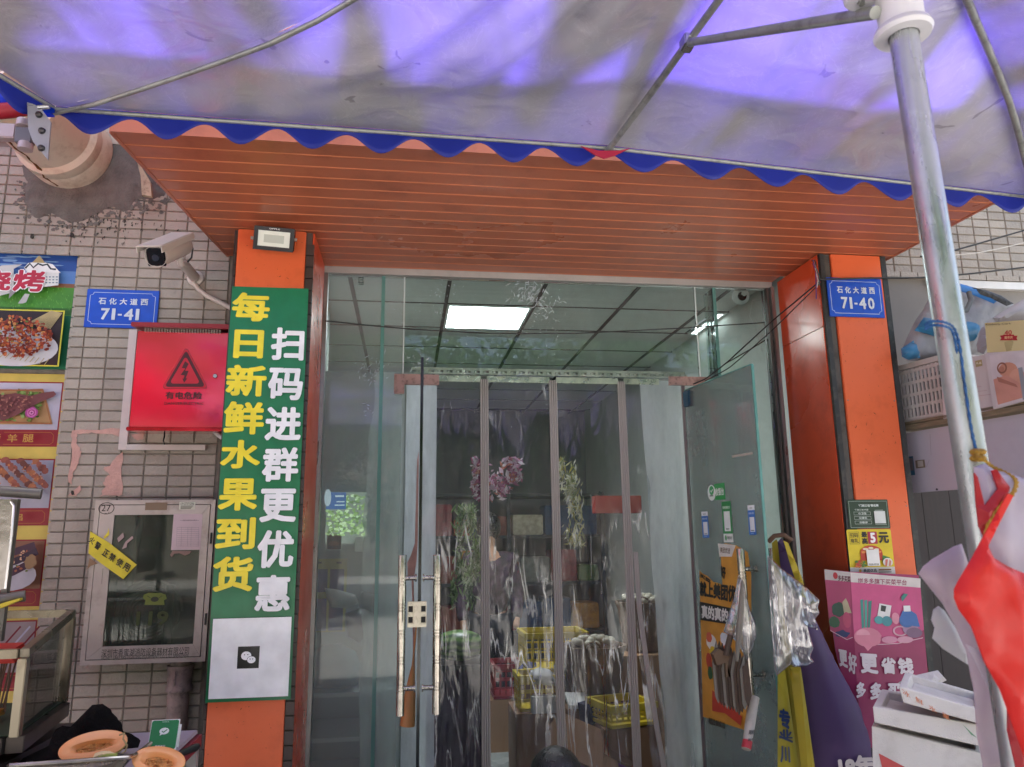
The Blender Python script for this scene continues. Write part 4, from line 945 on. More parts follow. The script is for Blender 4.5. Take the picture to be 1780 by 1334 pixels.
b = MB(); b.obox(W(996, 1180, 4.7), (1, 0, .1), (0, 1, .1), (0, -.1, 1), .05, .012, .12); b.obox(W(1003, 1218, 4.45), (1, 0, -.05), (0, 1, .3), (0, -.3, 1), .06, .07, .01)
tag(b.build('foam_tray', M_wht, None), 'white foam trays wedged left of the middle egg basket', 'tray')
# flat cartons leaning low right, with magenta print
M_magp = mat('magenta_print', '#8a2f8f', .5, var=.1, vs=8)
for k, (px_, py_, lab) in enumerate(((1020, 1300, 'brown carton with magenta print low behind the middle curtain strips'), (1090, 1300, 'carton with magenta side panel low behind the right curtain strip'), (1150, 1310, 'brown carton leaning lowest at the foot of the frosted panel'))):
    q = W(px_, py_, 4.05+.12*k); t = thing('flat_carton', (q.x, q.y, q.z-.15), lab, 'box')
    ux = Vector((.9, .1, -.42)).normalized(); uy = Vector((0, .8, .6)); uy = (uy-ux*uy.dot(ux)).normalized(); uz = ux.cross(uy)
    MB().obox(q+Vector((0, .06, -.03)), ux, uy, uz, .17, .14, .05).build('body', M_cart, t)
    if k < 2: MB().obox(q+Vector((0, .06, -.03))-uy*.1425, ux, uz, uy, .10, .035, .002).build('printed_panel', M_magp, t)
# watermelon
M_wm = bpy.data.materials.new('watermelon_rind'); M_wm.use_nodes = True; n = M_wm.node_tree; wv = n.nodes.new('ShaderNodeTexWave'); wv.inputs['Scale'].default_value = 9; wv.inputs['Distortion'].default_value = 4; wv.bands_direction = 'Z'
tc = n.nodes.new('ShaderNodeTexCoord'); n.links.new(tc.outputs['Object'], wv.inputs[0]); cr_ = n.nodes.new('ShaderNodeValToRGB'); cr_.color_ramp.elements[0].color = (.02, .07, .02, 1); cr_.color_ramp.elements[1].color = (.16, .3, .08, 1); n.links.new(wv.outputs[0], cr_.inputs[0]); n.links.new(cr_.outputs[0], n.nodes['Principled BSDF'].inputs['Base Color']); n.nodes['Principled BSDF'].inputs['Roughness'].default_value = .35
q = W(798, 1122, 4.5); tag(MB().ball(q, .15, .11, .085, 24).build('watermelon', M_wm, None, True), 'striped green watermelon on the dark counter left inside the shop', 'watermelon')
zz = q.z-.085; MATd = mat('dark_counter', '#24262a', .6)
t = thing('counter', (q.x, q.y, 0), 'dark cloth-covered counter carrying the watermelon', 'counter'); MB().box((q.x-.2, q.y-.14, zz-.03), (q.x+.16, q.y+.25, zz-.002)).build('top', MATd, t); MB().box((q.x-.18, q.y-.1, 0), (q.x+.14, q.y+.22, zz-.031)).build('cloth', mat('floral_cloth', '#3a2f3c', .8, var=.6, vs=14), t)
# shelves at the back with produce
t = thing('produce_rack', (.9, 8.6, 0), 'long dark produce rack along the rear of the shop', 'shelf'); M_rack = mat('rack_metal', '#3c4144', .5, .3)
for z_ in (.5, 1.0, 1.5, 1.95): MB().box((-1.3, 8.3, z_), (2.2, 8.9, z_+.03)).build('board', M_rack, t)
for x_ in (-1.3, -.1, 1.1, 2.15): MB().box((x_, 8.28, 0), (x_+.04, 8.31, 2.0)).build('post', M_rack, t)
R3 = random.Random(3); cols_ = ['#7d3a2c', '#3f5a2a', '#b07a2c', '#6c6f6a', '#8c2f38', '#c0b79c', '#2f4a6a', '#4e6b34', '#a6552b', '#d2c9c0']
grp = 'cartons on the produce rack'; cn_ = ['rust brown', 'dark green', 'ochre', 'grey', 'crimson', 'cream', 'steel blue', 'leaf green', 'burnt orange', 'off-white']; ord_ = 'first second third fourth fifth sixth seventh eighth ninth tenth eleventh twelfth thirteenth fourteenth fifteenth sixteenth'.split()
for z_ in (.53, 1.03, 1.53):
    x_ = -1.25; k = 0
    while x_ < 2.0:
        w_ = R3.uniform(.2, .36); hh = R3.uniform(.16, .34); c_ = R3.choice(cols_)
        o = MB().box((x_, 8.34, z_), (x_+w_-.02, 8.7, z_+hh), bev=.01).build('goods_box', mat('goods_'+c_[1:], c_, .6, var=.3, vs=20)); tag(o, '%s goods box, %s from the left on the %s board of the rear rack' % (cn_[cols_.index(c_)], ord_[k], {.53: 'lower', 1.03: 'middle', 1.53: 'upper'}[z_]), 'box', grp); x_ += w_; k += 1
# people: a standing customer inside and a dark-haired head at the bottom edge
def skin_body(name, joints, edges, m_, root, sub=2, parent=None):
    me = bpy.data.meshes.new(name); me.from_pydata([Vector(j[0]) for j in joints], edges, []); o = bpy.data.objects.new(name, me); C.objects.link(o)
    o.modifiers.new('k', 'SKIN'); sv = me.skin_vertices[0].data
    for i, j in enumerate(joints): r = j[1]; sv[i].radius = (r, r) if not isinstance(r, tuple) else r; sv[i].use_root = i == root
    sm_ = o.modifiers.new('s', 'SUBSURF'); sm_.levels = sm_.render_levels = sub; me.materials.append(m_)
    dg = bpy.context.evaluated_depsgraph_get(); m2_ = bpy.data.meshes.new_from_object(o.evaluated_get(dg)); bpy.data.objects.remove(o); m2_.materials.clear(); m2_.materials.append(m_)
    o = bpy.data.objects.new(name, m2_); C.objects.link(o); m2_.polygons.foreach_set('use_smooth', [True]*len(m2_.polygons))
    if parent: o.parent = parent; o.location = -wloc(parent)
    return o
M_skin = mat('skin', '#b08468', .55, var=.04); M_hair = mat('black_hair', '#0b0a0b', .3, var=.2, vs=60, bump=.8, bs=200, spec=.7)
M_flor = mat('dark_floral_blouse', '#41303f', .8, var=.7, vs=22, dirt='#1d2a2a', dirtamt=.8, ds=12); M_trs = mat('dark_trousers', '#1c1e24', .8, var=.2)
px0 = WZ(852, 1272, 0); cx, cy = px0.x, px0.y
t = thing('person', (cx, cy, 0), 'person in dark floral blouse and black trousers standing on the shop floor behind the curtain', 'person')
J = [((0, 0, .88), (.13, .10)), ((0, 0, 1.1), (.12, .09)), ((0, 0, 1.3), (.14, .095)), ((0, 0, 1.41), (.05, .05)), ((0, -.01, 1.5), (.055, .055)), ((0, -.02, 1.58), (.075, .085)),
     ((.17, 0, 1.33), .05), ((.23, -.03, 1.06), .038), ((.20, -.16, .86), .028), ((.19, -.2, .8), .03), ((-.17, 0, 1.33), .05), ((-.23, .02, 1.06), .038), ((-.22, -.08, .84), .028), ((-.21, -.1, .77), .03),
     ((.09, 0, .8), .085), ((.1, -.02, .46), .055), ((.1, .02, .1), .038), ((.12, -.1, .03), (.035, .03)), ((-.09, 0, .8), .085), ((-.1, -.02, .46), .055), ((-.1, .03, .1), .038), ((-.12, -.09, .03), (.035, .03))]
J = [(Vector(j[0])+Vector((cx, cy, 0)), j[1]) for j in J]
E_ = [(0, 1), (1, 2), (2, 3), (3, 4), (4, 5), (2, 6), (6, 7), (7, 8), (8, 9), (2, 10), (10, 11), (11, 12), (12, 13), (0, 14), (14, 15), (15, 16), (16, 17), (0, 18), (18, 19), (19, 20), (20, 21)]
skin_body('body', J, E_, M_skin, 0, 2, t)
J[0] = (J[0][0]-Vector((0, 0, .05)), J[0][1]); Jt = [(J[i][0], (J[i][1] if isinstance(J[i][1], tuple) else (J[i][1],)*2)) for i in (0, 1, 2, 6, 7, 10, 11, 8, 12, 3)]; Jt = [(p, (r[0]*1.3+.012, r[1]*1.3+.012)) for p, r in Jt]
skin_body('blouse', Jt, [(0, 1), (1, 2), (2, 3), (3, 4), (2, 5), (5, 6), (4, 7), (6, 8), (2, 9)], M_flor, 0, 2, t)
Jl = [(J[i][0], (J[i][1] if isinstance(J[i][1], tuple) else (J[i][1],)*2)) for i in (0, 14, 15, 16, 18, 19, 20)]; Jl = [(p, (r[0]*1.3+.012, r[1]*1.3+.012)) for p, r in Jl]
skin_body('trousers', Jl, [(0, 1), (1, 2), (2, 3), (0, 4), (4, 5), (5, 6)], M_trs, 0, 2, t)
MB().ball((cx, cy+.02, 1.59), .105, .115, .13, 16).build('hair', M_hair, t, True)
for s_ in (-1, 1): MB().ball((cx+s_*.115, cy-.06, .025), .045, .13, .025, 14).build('slipper', mat('yellow_slipper', '#8a6a34', .6), t, True)
# seated head in the foreground
hp_ = W(972, 1308, 2.95); zt_ = hp_.z; hx, hy = hp_.x, 3.02
t = thing('person', (hx, hy, 0), 'black hair of a seated person just rising above the bottom edge before the curtain', 'person')
zz = zt_-.13
J = [((0, .02, .45), (.16, .12)), ((0, .03, .68), (.15, .10)), ((0, .03, .85), (.16, .09)), ((0, .02, .95), (.055, .055)), ((0, 0, 1.03), (.06, .06)), ((0, -.01, 1.10), (.078, .09)), ((.18, .02, .88), .05), ((.22, -.1, .62), .038), ((.1, -.3, .52), .03), ((.06, -.34, .5), .03), ((-.18, .02, .88), .05), ((-.22, -.1, .62), .038), ((-.1, -.3, .52), .03), ((-.06, -.34, .5), .03),
     ((.1, -.05, .42), .085), ((.13, -.42, .45), .06), ((.13, -.42, .1), .042), ((.13, -.52, .04), .035), ((-.1, -.05, .42), .085), ((-.13, -.42, .45), .06), ((-.13, -.42, .1), .042), ((-.13, -.52, .04), .035)]
dz = zz-1.10; J = [(Vector(j[0])+Vector((hx, hy, dz if j[0][2] > .5 else 0)), j[1]) for j in J]
skin_body('body', J, [(0, 1), (1, 2), (2, 3), (3, 4), (4, 5), (2, 6), (6, 7), (7, 8), (8, 9), (2, 10), (10, 11), (11, 12), (12, 13), (0, 14), (14, 15), (15, 16), (16, 17), (0, 18), (18, 19), (19, 20), (20, 21)], mat('grey_clothes', '#4a4d55', .8), 0, 2, t)
MB().ball((hx, hy+.0, zt_-.115), .105, .125, .118, 28).build('hair', M_hair, t, True)
MB().box((hx-.17, hy-.15, 0), (hx+.17, hy+.19, .40), bev=.02).build('stool', mat('red_stool', '#7a2a2a', .5), t)
def hang(name, pts, Y, col, lab, dp=.05):
    b = MB(); puff(b, pts, Y, dp*.5, .010, .020, 24, .6, stretch=(1.3, .5)); tag(b.build(name, mat('film_in_'+col[1:], col, .3, var=.25, vs=14, bump=.8, bs=50, trans=.3), None, True), lab, 'plastic bag')
def cluster(name, x0, y0, x1, y1, Y, n_, sz, cols, lab, cat, tall=1, seed=1):
    R = random.Random(seed); b = MB(); c_ = [(R.uniform(x0, x1), R.uniform(y0, y1)) for _ in range(14)]
    for _ in range(n_):
        q = R.choice(c_); x, y = q[0]+R.gauss(0, (x1-x0)*.09), q[1]+R.gauss(0, (y1-y0)*.09); x = min(max(x, x0), x1); y = min(max(y, y0), y1)
        p = W(x, y, Y)+Vector((0, R.uniform(-.06, .06), 0)); a = Vector((R.uniform(-1, 1), R.uniform(-.5, .5), R.uniform(-1, 1)*tall)).normalized(); e = a.cross(Vector((R.uniform(-.6, .6), 1, R.uniform(-.6, .6)))).normalized(); l = sz*R.uniform(.5, 1.4)
        b.add([p-a*l, p-a*l*.2+e*l*.42/tall+Vector((0, -.006, 0)), p+a*l, p-a*l*.1-e*l*.38/tall], [(0, 1, 2), (0, 2, 3)], R.randrange(len(cols)))
    tag(b.build(name, [mat('cl_'+k[1:], k, .35, var=.2, vs=20, trans=.3) for k in cols], None), lab, cat)
cluster('pink_reflection_flakes', 824, 800, 904, 868, 4.15, 420, .022, ['#b0688c', '#d8c0d0', '#c47a6a', '#e0d4dc', '#7a3a5c', '#c9a0b8'], 'pink and lilac flakes standing in for a reflection behind the first two clear curtain panels', 'reflection')  # these three flake clusters are added to imitate coloured reflections in the curtain
cluster('yellow_reflection_flakes', 974, 802, 1010, 946, 4.15, 380, .026, ['#d8d8b8', '#c9c79a', '#8f9a70', '#e6e6dc', '#b0a860'], 'whitish yellow flakes standing in for a reflection beside the middle curtain strip', 'reflection_flakes', 2.2, 2)
cluster('green_reflection_flakes', 786, 884, 836, 1056, 4.2, 520, .030, ['#7d9a5c', '#9fb880', '#5a7a42', '#c9d4b0', '#46603a'], 'green flakes standing in for a reflection behind the leftmost clear curtain panel', 'reflection_flakes', 2.0, 3)
tag(MB().box(W(1034, 862, 5.6), W(1116, 892, 5.6)+Vector((0, .1, 0)), bev=.004).build('red_box', mat('red_box_card', '#8e2f26', .5), None), 'flat red box high behind the right clear curtain panel', 'box')
# behind the left pane: grey board, painted tree reflection, yellow blue calendar, teal helmet, bag
GY = 4.35; q0, q1 = W(540, 645, GY), W(700, 1500, GY)
tag(MB().box((-.54, GY, 0), (.08, GY+.05, q0.z)).build('grey_partition', mat('grey_partition_paint', '#9aa3a0', .35, var=.06, vs=3), None), 'grey partition board standing behind the left side pane', 'partition')
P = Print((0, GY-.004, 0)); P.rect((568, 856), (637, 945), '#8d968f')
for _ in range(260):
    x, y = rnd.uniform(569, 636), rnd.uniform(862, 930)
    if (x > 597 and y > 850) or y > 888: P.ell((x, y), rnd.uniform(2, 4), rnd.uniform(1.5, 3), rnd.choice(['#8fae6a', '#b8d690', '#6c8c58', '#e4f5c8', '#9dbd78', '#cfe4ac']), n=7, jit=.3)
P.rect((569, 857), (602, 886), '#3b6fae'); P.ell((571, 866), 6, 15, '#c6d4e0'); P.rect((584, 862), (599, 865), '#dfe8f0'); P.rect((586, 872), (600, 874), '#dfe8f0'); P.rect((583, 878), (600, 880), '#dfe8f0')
M_refl = print_mat('tree_reflection_panel', .2); _n = M_refl.node_tree; _p = _n.nodes['Principled BSDF']; _n.links.new(_p.inputs['Base Color'].links[0].from_socket, _p.inputs['Emission Color']); _p.inputs['Emission Strength'].default_value = .16  # reflected trees put in as a faintly glowing print, no real screen
P.build('tree_reflection_panel', label='glowing panel added for the reflection of green trees and a blue sign behind the left side pane', cat='reflection_panel', m=M_refl)
P = Print((0, GY-.004, 0)); P.rect((567, 929), (594, 957), '#b9bfb9'); P.rect((568.5, 930), (593, 955), '#4a4238'); P.ell((580, 945), 9, 5, '#7d5138', jit=.2); P.build('small_picture', label='small dark framed picture under the painted tree reflection', cat='picture')
tag(MB().box(W(617, 933, GY-.03), W(642, 959, GY-.002), bev=.004).build('wall_switch', mat('switch_white', '#dfe6da', .4), None), 'white square switch box on the grey partition', 'switch')
P = Print((0, GY-.02, 0)); P.rect((546, 972), (600, 1098), '#b5a95c'); P.rect((549, 990), (566, 1097), '#27406f'); P.rect((574, 990), (595, 1096), '#27406f'); P.rect((550, 1030), (592, 1040), '#b5a95c'); P.rect((551, 977), (559, 980), '#3a3a30'); P.rect((585, 977), (594, 980), '#3a3a30')
P.build('calendar', label='yellow and blue hanging organiser behind the left pane', cat='organiser')
b = MB(); puff(b, [(540, 1140), (560, 1122), (590, 1118), (618, 1132), (630, 1160), (622, 1190), (590, 1200), (545, 1196)], 4.0, .12, .03, .01, 6, .8); tag(b.build('teal_tub', mat('teal_plastic', '#2d6a78', .4, var=.15, vs=8), None, True), 'teal rounded tub behind the left pane', 'tub')
zt2 = W(580, 1198, 4.0).z; t = thing('side_shelf', (-.3, 4.05, 0), 'low shelf with white boards behind the left pane', 'shelf')
for k in range(3): MB().box((-.5, 3.9, zt2-.02-.2*k), (-.05, 4.3, zt2-.2*k)).build('board', M_wht, t)
for x_ in (-.5, -.08): MB().box((x_, 3.92, 0), (x_+.03, 4.28, zt2-.021)).build('side', M_wht, t)
b = MB(); puff(b, [(564, 1022), (585, 1025), (618, 1034), (624, 1050), (600, 1058), (575, 1056), (568, 1040)], 3.72, .03, .012, .006, 12, .5); tag(b.build('crumpled_wrap', mat('white_wrap', '#cfd2d0', .35, var=.1, bump=.6, trans=.4), None, True), 'crumpled clear wrap lying behind the left pane', 'wrap')
b = MB(); puff(b, [(628, 1028), (650, 1034), (648, 1068), (632, 1058), (622, 1058)], 3.70, .02, .012, .006, 12, .5); tag(b.build('white_sheet', MATS['white_wrap'], None, True), 'small white folded sheet beside the crumpled wrap behind the left pane', 'sheet')
b = MB(); puff(b, [(600, 1066), (625, 1058), (642, 1070), (645, 1100), (625, 1118), (604, 1108)], 3.85, .05, .02, .01, 9, .8); tag(b.build('grey_bag', mat('grey_bag_film', '#4e4a50', .4, var=.3, bump=.8), None, True), 'crumpled dark grey bag hanging under the white wrap behind the left pane', 'plastic bag')
# round-headed camera under the ceiling behind the right pane
q = W(1287, 513, YG+.10); t = thing('dome_camera', q, 'white round indoor camera with black face at the top right of the glass front', 'camera'); M_whp = mat('white_plastic', '#dedede', .35, var=.03)
MB().lathe([(.001, .0), (.03, .0), (.034, .02), (.03, .035)], q+Vector((0, 0, .018)), (0, 0, 1), 24).build('base', M_whp, t, True)
MB().ball(q-Vector((0, 0, .008)), .047, .042, .046, 24).build('shell', M_whp, t, True)
MB().lathe([(0, .0), (.022, -.001), (.024, -.004), (.025, -.01)], q+Vector((-.006, -.0405, -.018)), (0, -1, 0), 24).build('face', mat('black_gloss', '#060606', .08), t, True)
tag(MB().tube([W(1325, 520, YG+.1), W(1308, 523, YG+.1), W(1303, 550, YG+.1), W(1318, 580, YG+.1), W(1325, 612, YG+.1)], .002, 6).build('white_cable', M_whp, None, True), 'thin white cable looping beside the round indoor camera', 'cable')
# ================================================================ banner, floodlight
t = thing('banner', W(450, 1216, YP-.012), 'tall green fruit shop banner with yellow and white characters on the left pillar', 'banner')
def wave(a, c): return .0025*noise.noise(Vector((a*6, c*3, 1)))+.0015*noise.noise(Vector((a*20, c*12, 5)))
P = Print((0, YP-.011, 0), warp=wave, step=.00035)
A = P.at(402, 498); Bq = P.at(506, 1216); P.rect(A, Bq, '#17764a', False)
u0, u1, v1, v0 = A[0], Bq[0], A[1], Bq[1]; u0 = (P.at(402, 498)[0]+P.at(359, 1216)[0])/2; u1 = (P.at(536, 502)[0]+P.at(506, 1214)[0])/2
P.V = []; P.F = []; P.Cc = []; P.l = 1; P.rect((u0, v1), (u1, v0), '#17764a', False)
c1 = [('每', 405, 508, 468, 560), ('日', 408, 573, 457, 624), ('新', 395, 634, 462, 690), ('鲜', 391, 698, 458, 756), ('水', 385, 765, 452, 815), ('果', 382, 832, 447, 888), ('到', 377, 900, 443, 955), ('货', 372, 968, 439, 1028)]
c2 = [('扫', 473, 570, 528, 628), ('码', 468, 640, 526, 697), ('进', 463, 708, 523, 767), ('群', 458, 778, 518, 838), ('更', 454, 850, 515, 908), ('优', 450, 922, 510, 987), ('惠', 446, 1000, 504, 1062)]
for s_, x0, y0, x1, y1 in c1: P.text(s_, (x0, y0), (x1, y1), '#f4e038', .038)
for s_, x0, y0, x1, y1 in c2: P.text(s_, (x0, y0), (x1, y1), '#f3f4f4', .038)
a = P.at(368, 1073); b = P.at(500, 1211); 
ca, cb2 = (u0+(.013), P.at(430, 1074)[1]), (u1-.008, P.at(430, 1212)[1]); P.rect(ca, cb2, '#f2f4f4', False)
cx_, cz_ = P.at(433, 1142); P.rect((cx_-.04, cz_+.04), (cx_+.04, cz_-.04), '#15191a', False, r=.006)
P.ell((cx_-.008, cz_+.006), .019, .016, '#ffffff', False); P.ell((cx_+.012, cz_-.009), .017, .014, '#15191a', False); P.ell((cx_+.012, cz_-.009), .0155, .0125, '#ffffff', False)
for dx_, dz_ in ((-.014, .010), (-.002, .010), (.007, -.006), (.017, -.006)): P.ell((cx_+dx_, cz_+dz_), .002, .002, '#15191a', False, n=8)
P.build('printed_vinyl', t, print_mat('glossy_vinyl', .28, .25))
t = thing('floodlight', W(477, 415, YP-.06), 'small black LED floodlight mounted at the top of the left pillar', 'floodlight')
fc = [W(443, 392, 3.06), W(513, 398, 3.06), W(508, 440, 3.1), W(441, 433, 3.1)]
ctr = sum(fc, Vector())/4; ux = ((fc[1]-fc[0])+(fc[2]-fc[3])).normalized(); uz = ((fc[0]-fc[3])+(fc[1]-fc[2])).normalized(); uy = uz.cross(ux).normalized()
hw, hh = (fc[1]-fc[0]).length/2, (fc[0]-fc[3]).length/2
if uy.y > 0: uy = -uy
M_blk = mat('black_enamel', '#121214', .4, var=.1)
MB().obox(ctr-uy*.014, ux, uy, uz, hw, .014, hh, 0, .004).build('housing', M_blk, t)
MB().obox(ctr+uy*.0008, ux, uy, uz, hw*.80, .001, hh*.66).build('lens', mat('flood_lens', '#dfe8dc', .25, var=.02), t)
fr = MB()
for s_ in (-1, 1): fr.obox(ctr+uy*.003+ux*s_*hw*.9, ux, uy, uz, hw*.1, .0035, hh); fr.obox(ctr+uy*.003+uz*s_*hh*.86, ux, uy, uz, hw*.8, .0035, hh*.14)
fr.build('bezel', M_blk, t)
iv = MB(); iv.obox(ctr+uy*.0022, ux, uy, uz, hw*.5, .0006, hh*.34); iv.build('reflector', mat('flood_inner', '#b9c4b8', .35, var=.02), t)
br = MB(); br.box((ctr.x-hw-.012, ctr.y-.005, ctr.z-.006), (ctr.x-hw-.001, ctr.y+.005, ctr.z+.006)); br.box((ctr.x+hw+.001, ctr.y-.005, ctr.z-.006), (ctr.x+hw+.012, ctr.y+.005, ctr.z+.006)); br.box((ctr.x-hw*.8, ctr.y+.02, ctr.z-.01), (ctr.x+hw*.8, YP-.007, ctr.z+.01)); br.build('mounting_bracket', mat('steel_bolt', '#a7a7a4', .3, .9), t)
P = Print(ctr+uy*.0066, ux, uz, .0002)
if P.n.dot(uy) < 0: P.n = -P.n
P.text('OPPLE', (-.022, hh*.92), (.022, hh*.80), '#d8d8d8', .03, False); P.build('maker_lettering', t)
# ================================================================ number plates
def plate(px, Y, word, num, lab, nx_):
    x0, y0, x1, y1 = px; a, b = W(x0, y0, Y), W(x1, y1, Y); t = thing('number_plate', ((a.x+b.x)/2, Y, b.z), lab, 'number plate')
    MB().box((a.x, Y, b.z), (b.x, Y+.006, a.z), bev=.002).build('metal_plate', mat('enamel_blue_edge', '#1a49b0', .35), t)
    P = Print((0, Y-.0002, 0)); w_, h = b.x-a.x, a.z-b.z; f = lambda u, v: (a.x+w_*u, a.z-h*v)
    P.rect(f(0.005, .01), f(.995, .99), '#1b50c4', False)
    l_ = .0022; c = .05
    pts = [f(.05+c, .09), f(.95-c, .09), f(.95-c+.01, .14), f(.95, .14+.03), f(.95, .86-.03), f(.95-c+.01, .86), f(.95-c, .91), f(.05+c, .91), f(.05+c-.01, .86), f(.05, .83), f(.05, .17), f(.05+c-.01, .14), f(.05+c, .09)]
    P.line(pts, l_, '#c9d4e8', False)
    for i, ch in enumerate(word): P.text(ch, f(.17+.145*i, .23), f(.17+.145*i+.105, .40), '#d5dbe6', .03, False)
    xs = .22; 
    for ch, wd in zip(num, nx_):
        if ch == '-': P.rect(f(xs+.005, .64), f(xs+.06, .685), '#d5dbe6', False); xs += .09; continue
        P.text(ch, f(xs, .50), f(xs+wd, .80), '#d5dbe6', .03, False); xs += wd+.03
    P.build('lettering', t, print_mat('enamel', .3)); return t
plate((152, 502, 272, 572), YW-.018, '石化大道西', '71-41', 'blue house number plate 71-41 on the grey tiles left of the red box', (.12, .05, 0, .13, .05))
plate((1436, 482, 1539, 553), YP-.012, '石化大道西', '71-40', 'blue house number plate 71-40 near the top of the right orange pillar', (.12, .05, 0, .13, .12))
# ================================================================ red electric box, trunking
M_redm = mat('red_stainless', '#f0304e', .14, .45, var=.04, vs=3, bump=.9, bs=3, spec=.6, coat=1)
EY = 3.35; a, b = W(238, 572, EY), W(396, 748, EY); xr_ = LX0-.004
t = thing('electric_box', ((a.x+b.x)/2, 3.42, b.z), 'shiny red electrical box with lightning warning triangle behind the green banner', 'electrical box')
MB().box((a.x, EY+.012, b.z), (xr_+.02, YW-.01, a.z-.005), bev=.003).build('body', M_redm, t)
MB().box((a.x+.012, EY, b.z+.014), (xr_+.018, EY+.014, a.z-.02), bev=.004).build('door', M_redm, t)
MB().box((a.x-.004, EY-.012, b.z-.006), (xr_+.02, EY+.004, b.z+.010), bev=.003).build('bottom_lip', mat('red_chrome', '#c8303f', .12, .9), t)
p0 = W(238, 560, 3.33); b2 = MB(); b2.obox(((a.x+xr_)/2, 3.40, a.z+.022), (1, 0, 0), Vector((0, 1, .12)).normalized(), Vector((0, -.12, 1)).normalized(), (xr_-a.x)/2+.015, .085, .010, 0, .003); b2.build('hood', mat('red_paint', '#8f2430', .4, .2), t)
vt = MB()
for k in range(28): vt.box((a.x+.03+k*.0115, EY+.004, a.z-.010), (a.x+.037+k*.0115, EY+.012, a.z+.006))
vt.build('vent_louvres', mat('vent_steel', '#a9a29a', .3, .8), t)
MB().lathe([(0, .004), (.008, .004), (.011, 0), (.011, -.004)], W(374, 654, EY-.002), (0, -1, 0), 16).build('lock', mat('chrome', '#d8d8da', .1, 1), t, True)
P = Print((0, EY-.0006, 0)); tri = lambda k: [(321+(x-321)*k, 650+(y-650)*k) for x, y in ((324, 603), (362, 676), (281, 676))]
def rtri(k, col, r=3):
    pts = [P.at(*p) for p in tri(k)]; o = []; c = Vector((sum(p[0] for p in pts)/3, sum(p[1] for p in pts)/3))
    for i, p in enumerate(pts):
        p = Vector(p); n1 = (Vector(pts[(i-1) % 3])-p).normalized(); n2 = (Vector(pts[(i+1) % 3])-p).normalized()
        for s_ in (0, .25, .5, .75, 1): q = (p+n1*.014).lerp(p+n2*.014, s_); m_ = p.lerp(q, .75 if 0 < s_ < 1 else 1); o.append(tuple(m_))
    P.add(o, [tuple(range(len(o)))], col)
DR = '#4d0a12'; rtri(1.0, DR); rtri(.975, '#c8142c'); rtri(.88, DR); rtri(.66, '#c8142c')
P.poly([(322, 628), (316, 640), (322, 641), (314, 652), (321, 653), (319, 659), (317, 658), (320, 666), (326, 658), (323, 658), (328, 645), (322, 645), (328, 633)], DR)
P.text('有电危险', (288, 681), (351, 695), '#3a060c', .03); P.text('DANGER!ELECTRIC', (286, 699), (354, 704.5), '#4a0a12', .015)
P.build('warning_print', t)
M_trk = mat('pvc_trunking', '#cfc3bc', .5, var=.05, dirt='#a0958c', dirtamt=.4)
t = thing('cable_trunking', W(222, 778, YW), 'L-shaped white cable trunking running round the red electric box', 'trunking')
a, b, c = W(228, 574, YW-.02), W(218, 778, YW-.02), W(358, 776, YW-.02)
zb = (b.z); xv = W(226, 650, YW-.02).x
MB().box((xv-.017, YW-.030, zb-.012), (xv+.017, YW-.010, W(230, 574, YW-.02).z)).build('vertical_duct', M_trk, t)
MB().box((xv+.0175, YW-.030, zb-.012), (c.x, YW-.010, zb+.012)).build('horizontal_duct', M_trk, t)
tag(MB().tube([W(286, 748, 3.42), W(286, 758, 3.45), W(284, 766, 3.46), W(286, 773, 3.46)], .003, 6).build('black_wire', M_blk, None, True), 'short black wire between the red box and the white trunking', 'wire')
tag(MB().tube([W(372, 752, 3.44), W(380, 756, 3.42), W(392, 766, 3.3)], [.006, .012, .008], 10).build('cable_gland', mat('grey_rubber', '#c9c4c0', .5), None, True), 'small grey cable end poking out beside the banner under the red box', 'cable')
# ================================================================ fire hose cabinet
CY = 3.36; q0, q1 = W(166, 870, CY), W(360, 1150, CY); x0, x1, z0, z1 = W(158, 1000, CY).x, W(362, 1010, CY).x, q1.z, q0.z
x0, x1 = (W(166, 868, CY).x+W(139, 1148, CY).x)/2, (W(373, 866, CY).x+W(359, 1140, CY).x)/2
M_cab = mat('cabinet_aluminium', '#b5aaa2', .45, .35, var=.08, vs=10, dirt='#7d6a5c', dirtamt=.6, ds=12)
t = thing('fire_cabinet', ((x0+x1)/2, 3.43, z0), 'scuffed aluminium fire hose cabinet with glass door below the red electric box', 'cabinet')
b = MB(); b.box((x0, CY+.016, z0), (x0+.012, YW-.01, z1)); b.box((x1-.012, CY+.016, z0), (x1, YW-.01, z1)); b.box((x0+.012, CY+.016, z0), (x1-.012, YW-.01, z0+.012)); b.box((x0+.012, CY+.016, z1-.012), (x1-.012, YW-.01, z1)); b.box((x0+.012, YW-.016, z0+.012), (x1-.012, YW-.01, z1-.012)); b.build('body', mat('cabinet_inside', '#4a4d48', .6, dirt='#25302a', dirtamt=.6), t)
b = MB(); o_ = .018
for (a, c) in (((x0, z0), (x0+o_, z1)), ((x1-o_, z0), (x1, z1)), ((x0+o_, z0), (x1-o_, z0+o_)), ((x0+o_, z1-o_), (x1-o_, z1))): b.box((a[0], CY+.002, a[1]), (c[0], CY+.014, c[1]))
b.build('outer_frame', M_cab, t)
wl, wr_, wb, wt_ = .058, .030, .048, .040; i0, i1, j0, j1 = x0+o_+.003, x1-o_-.003, z0+o_+.003, z1-o_-.003
b = MB()
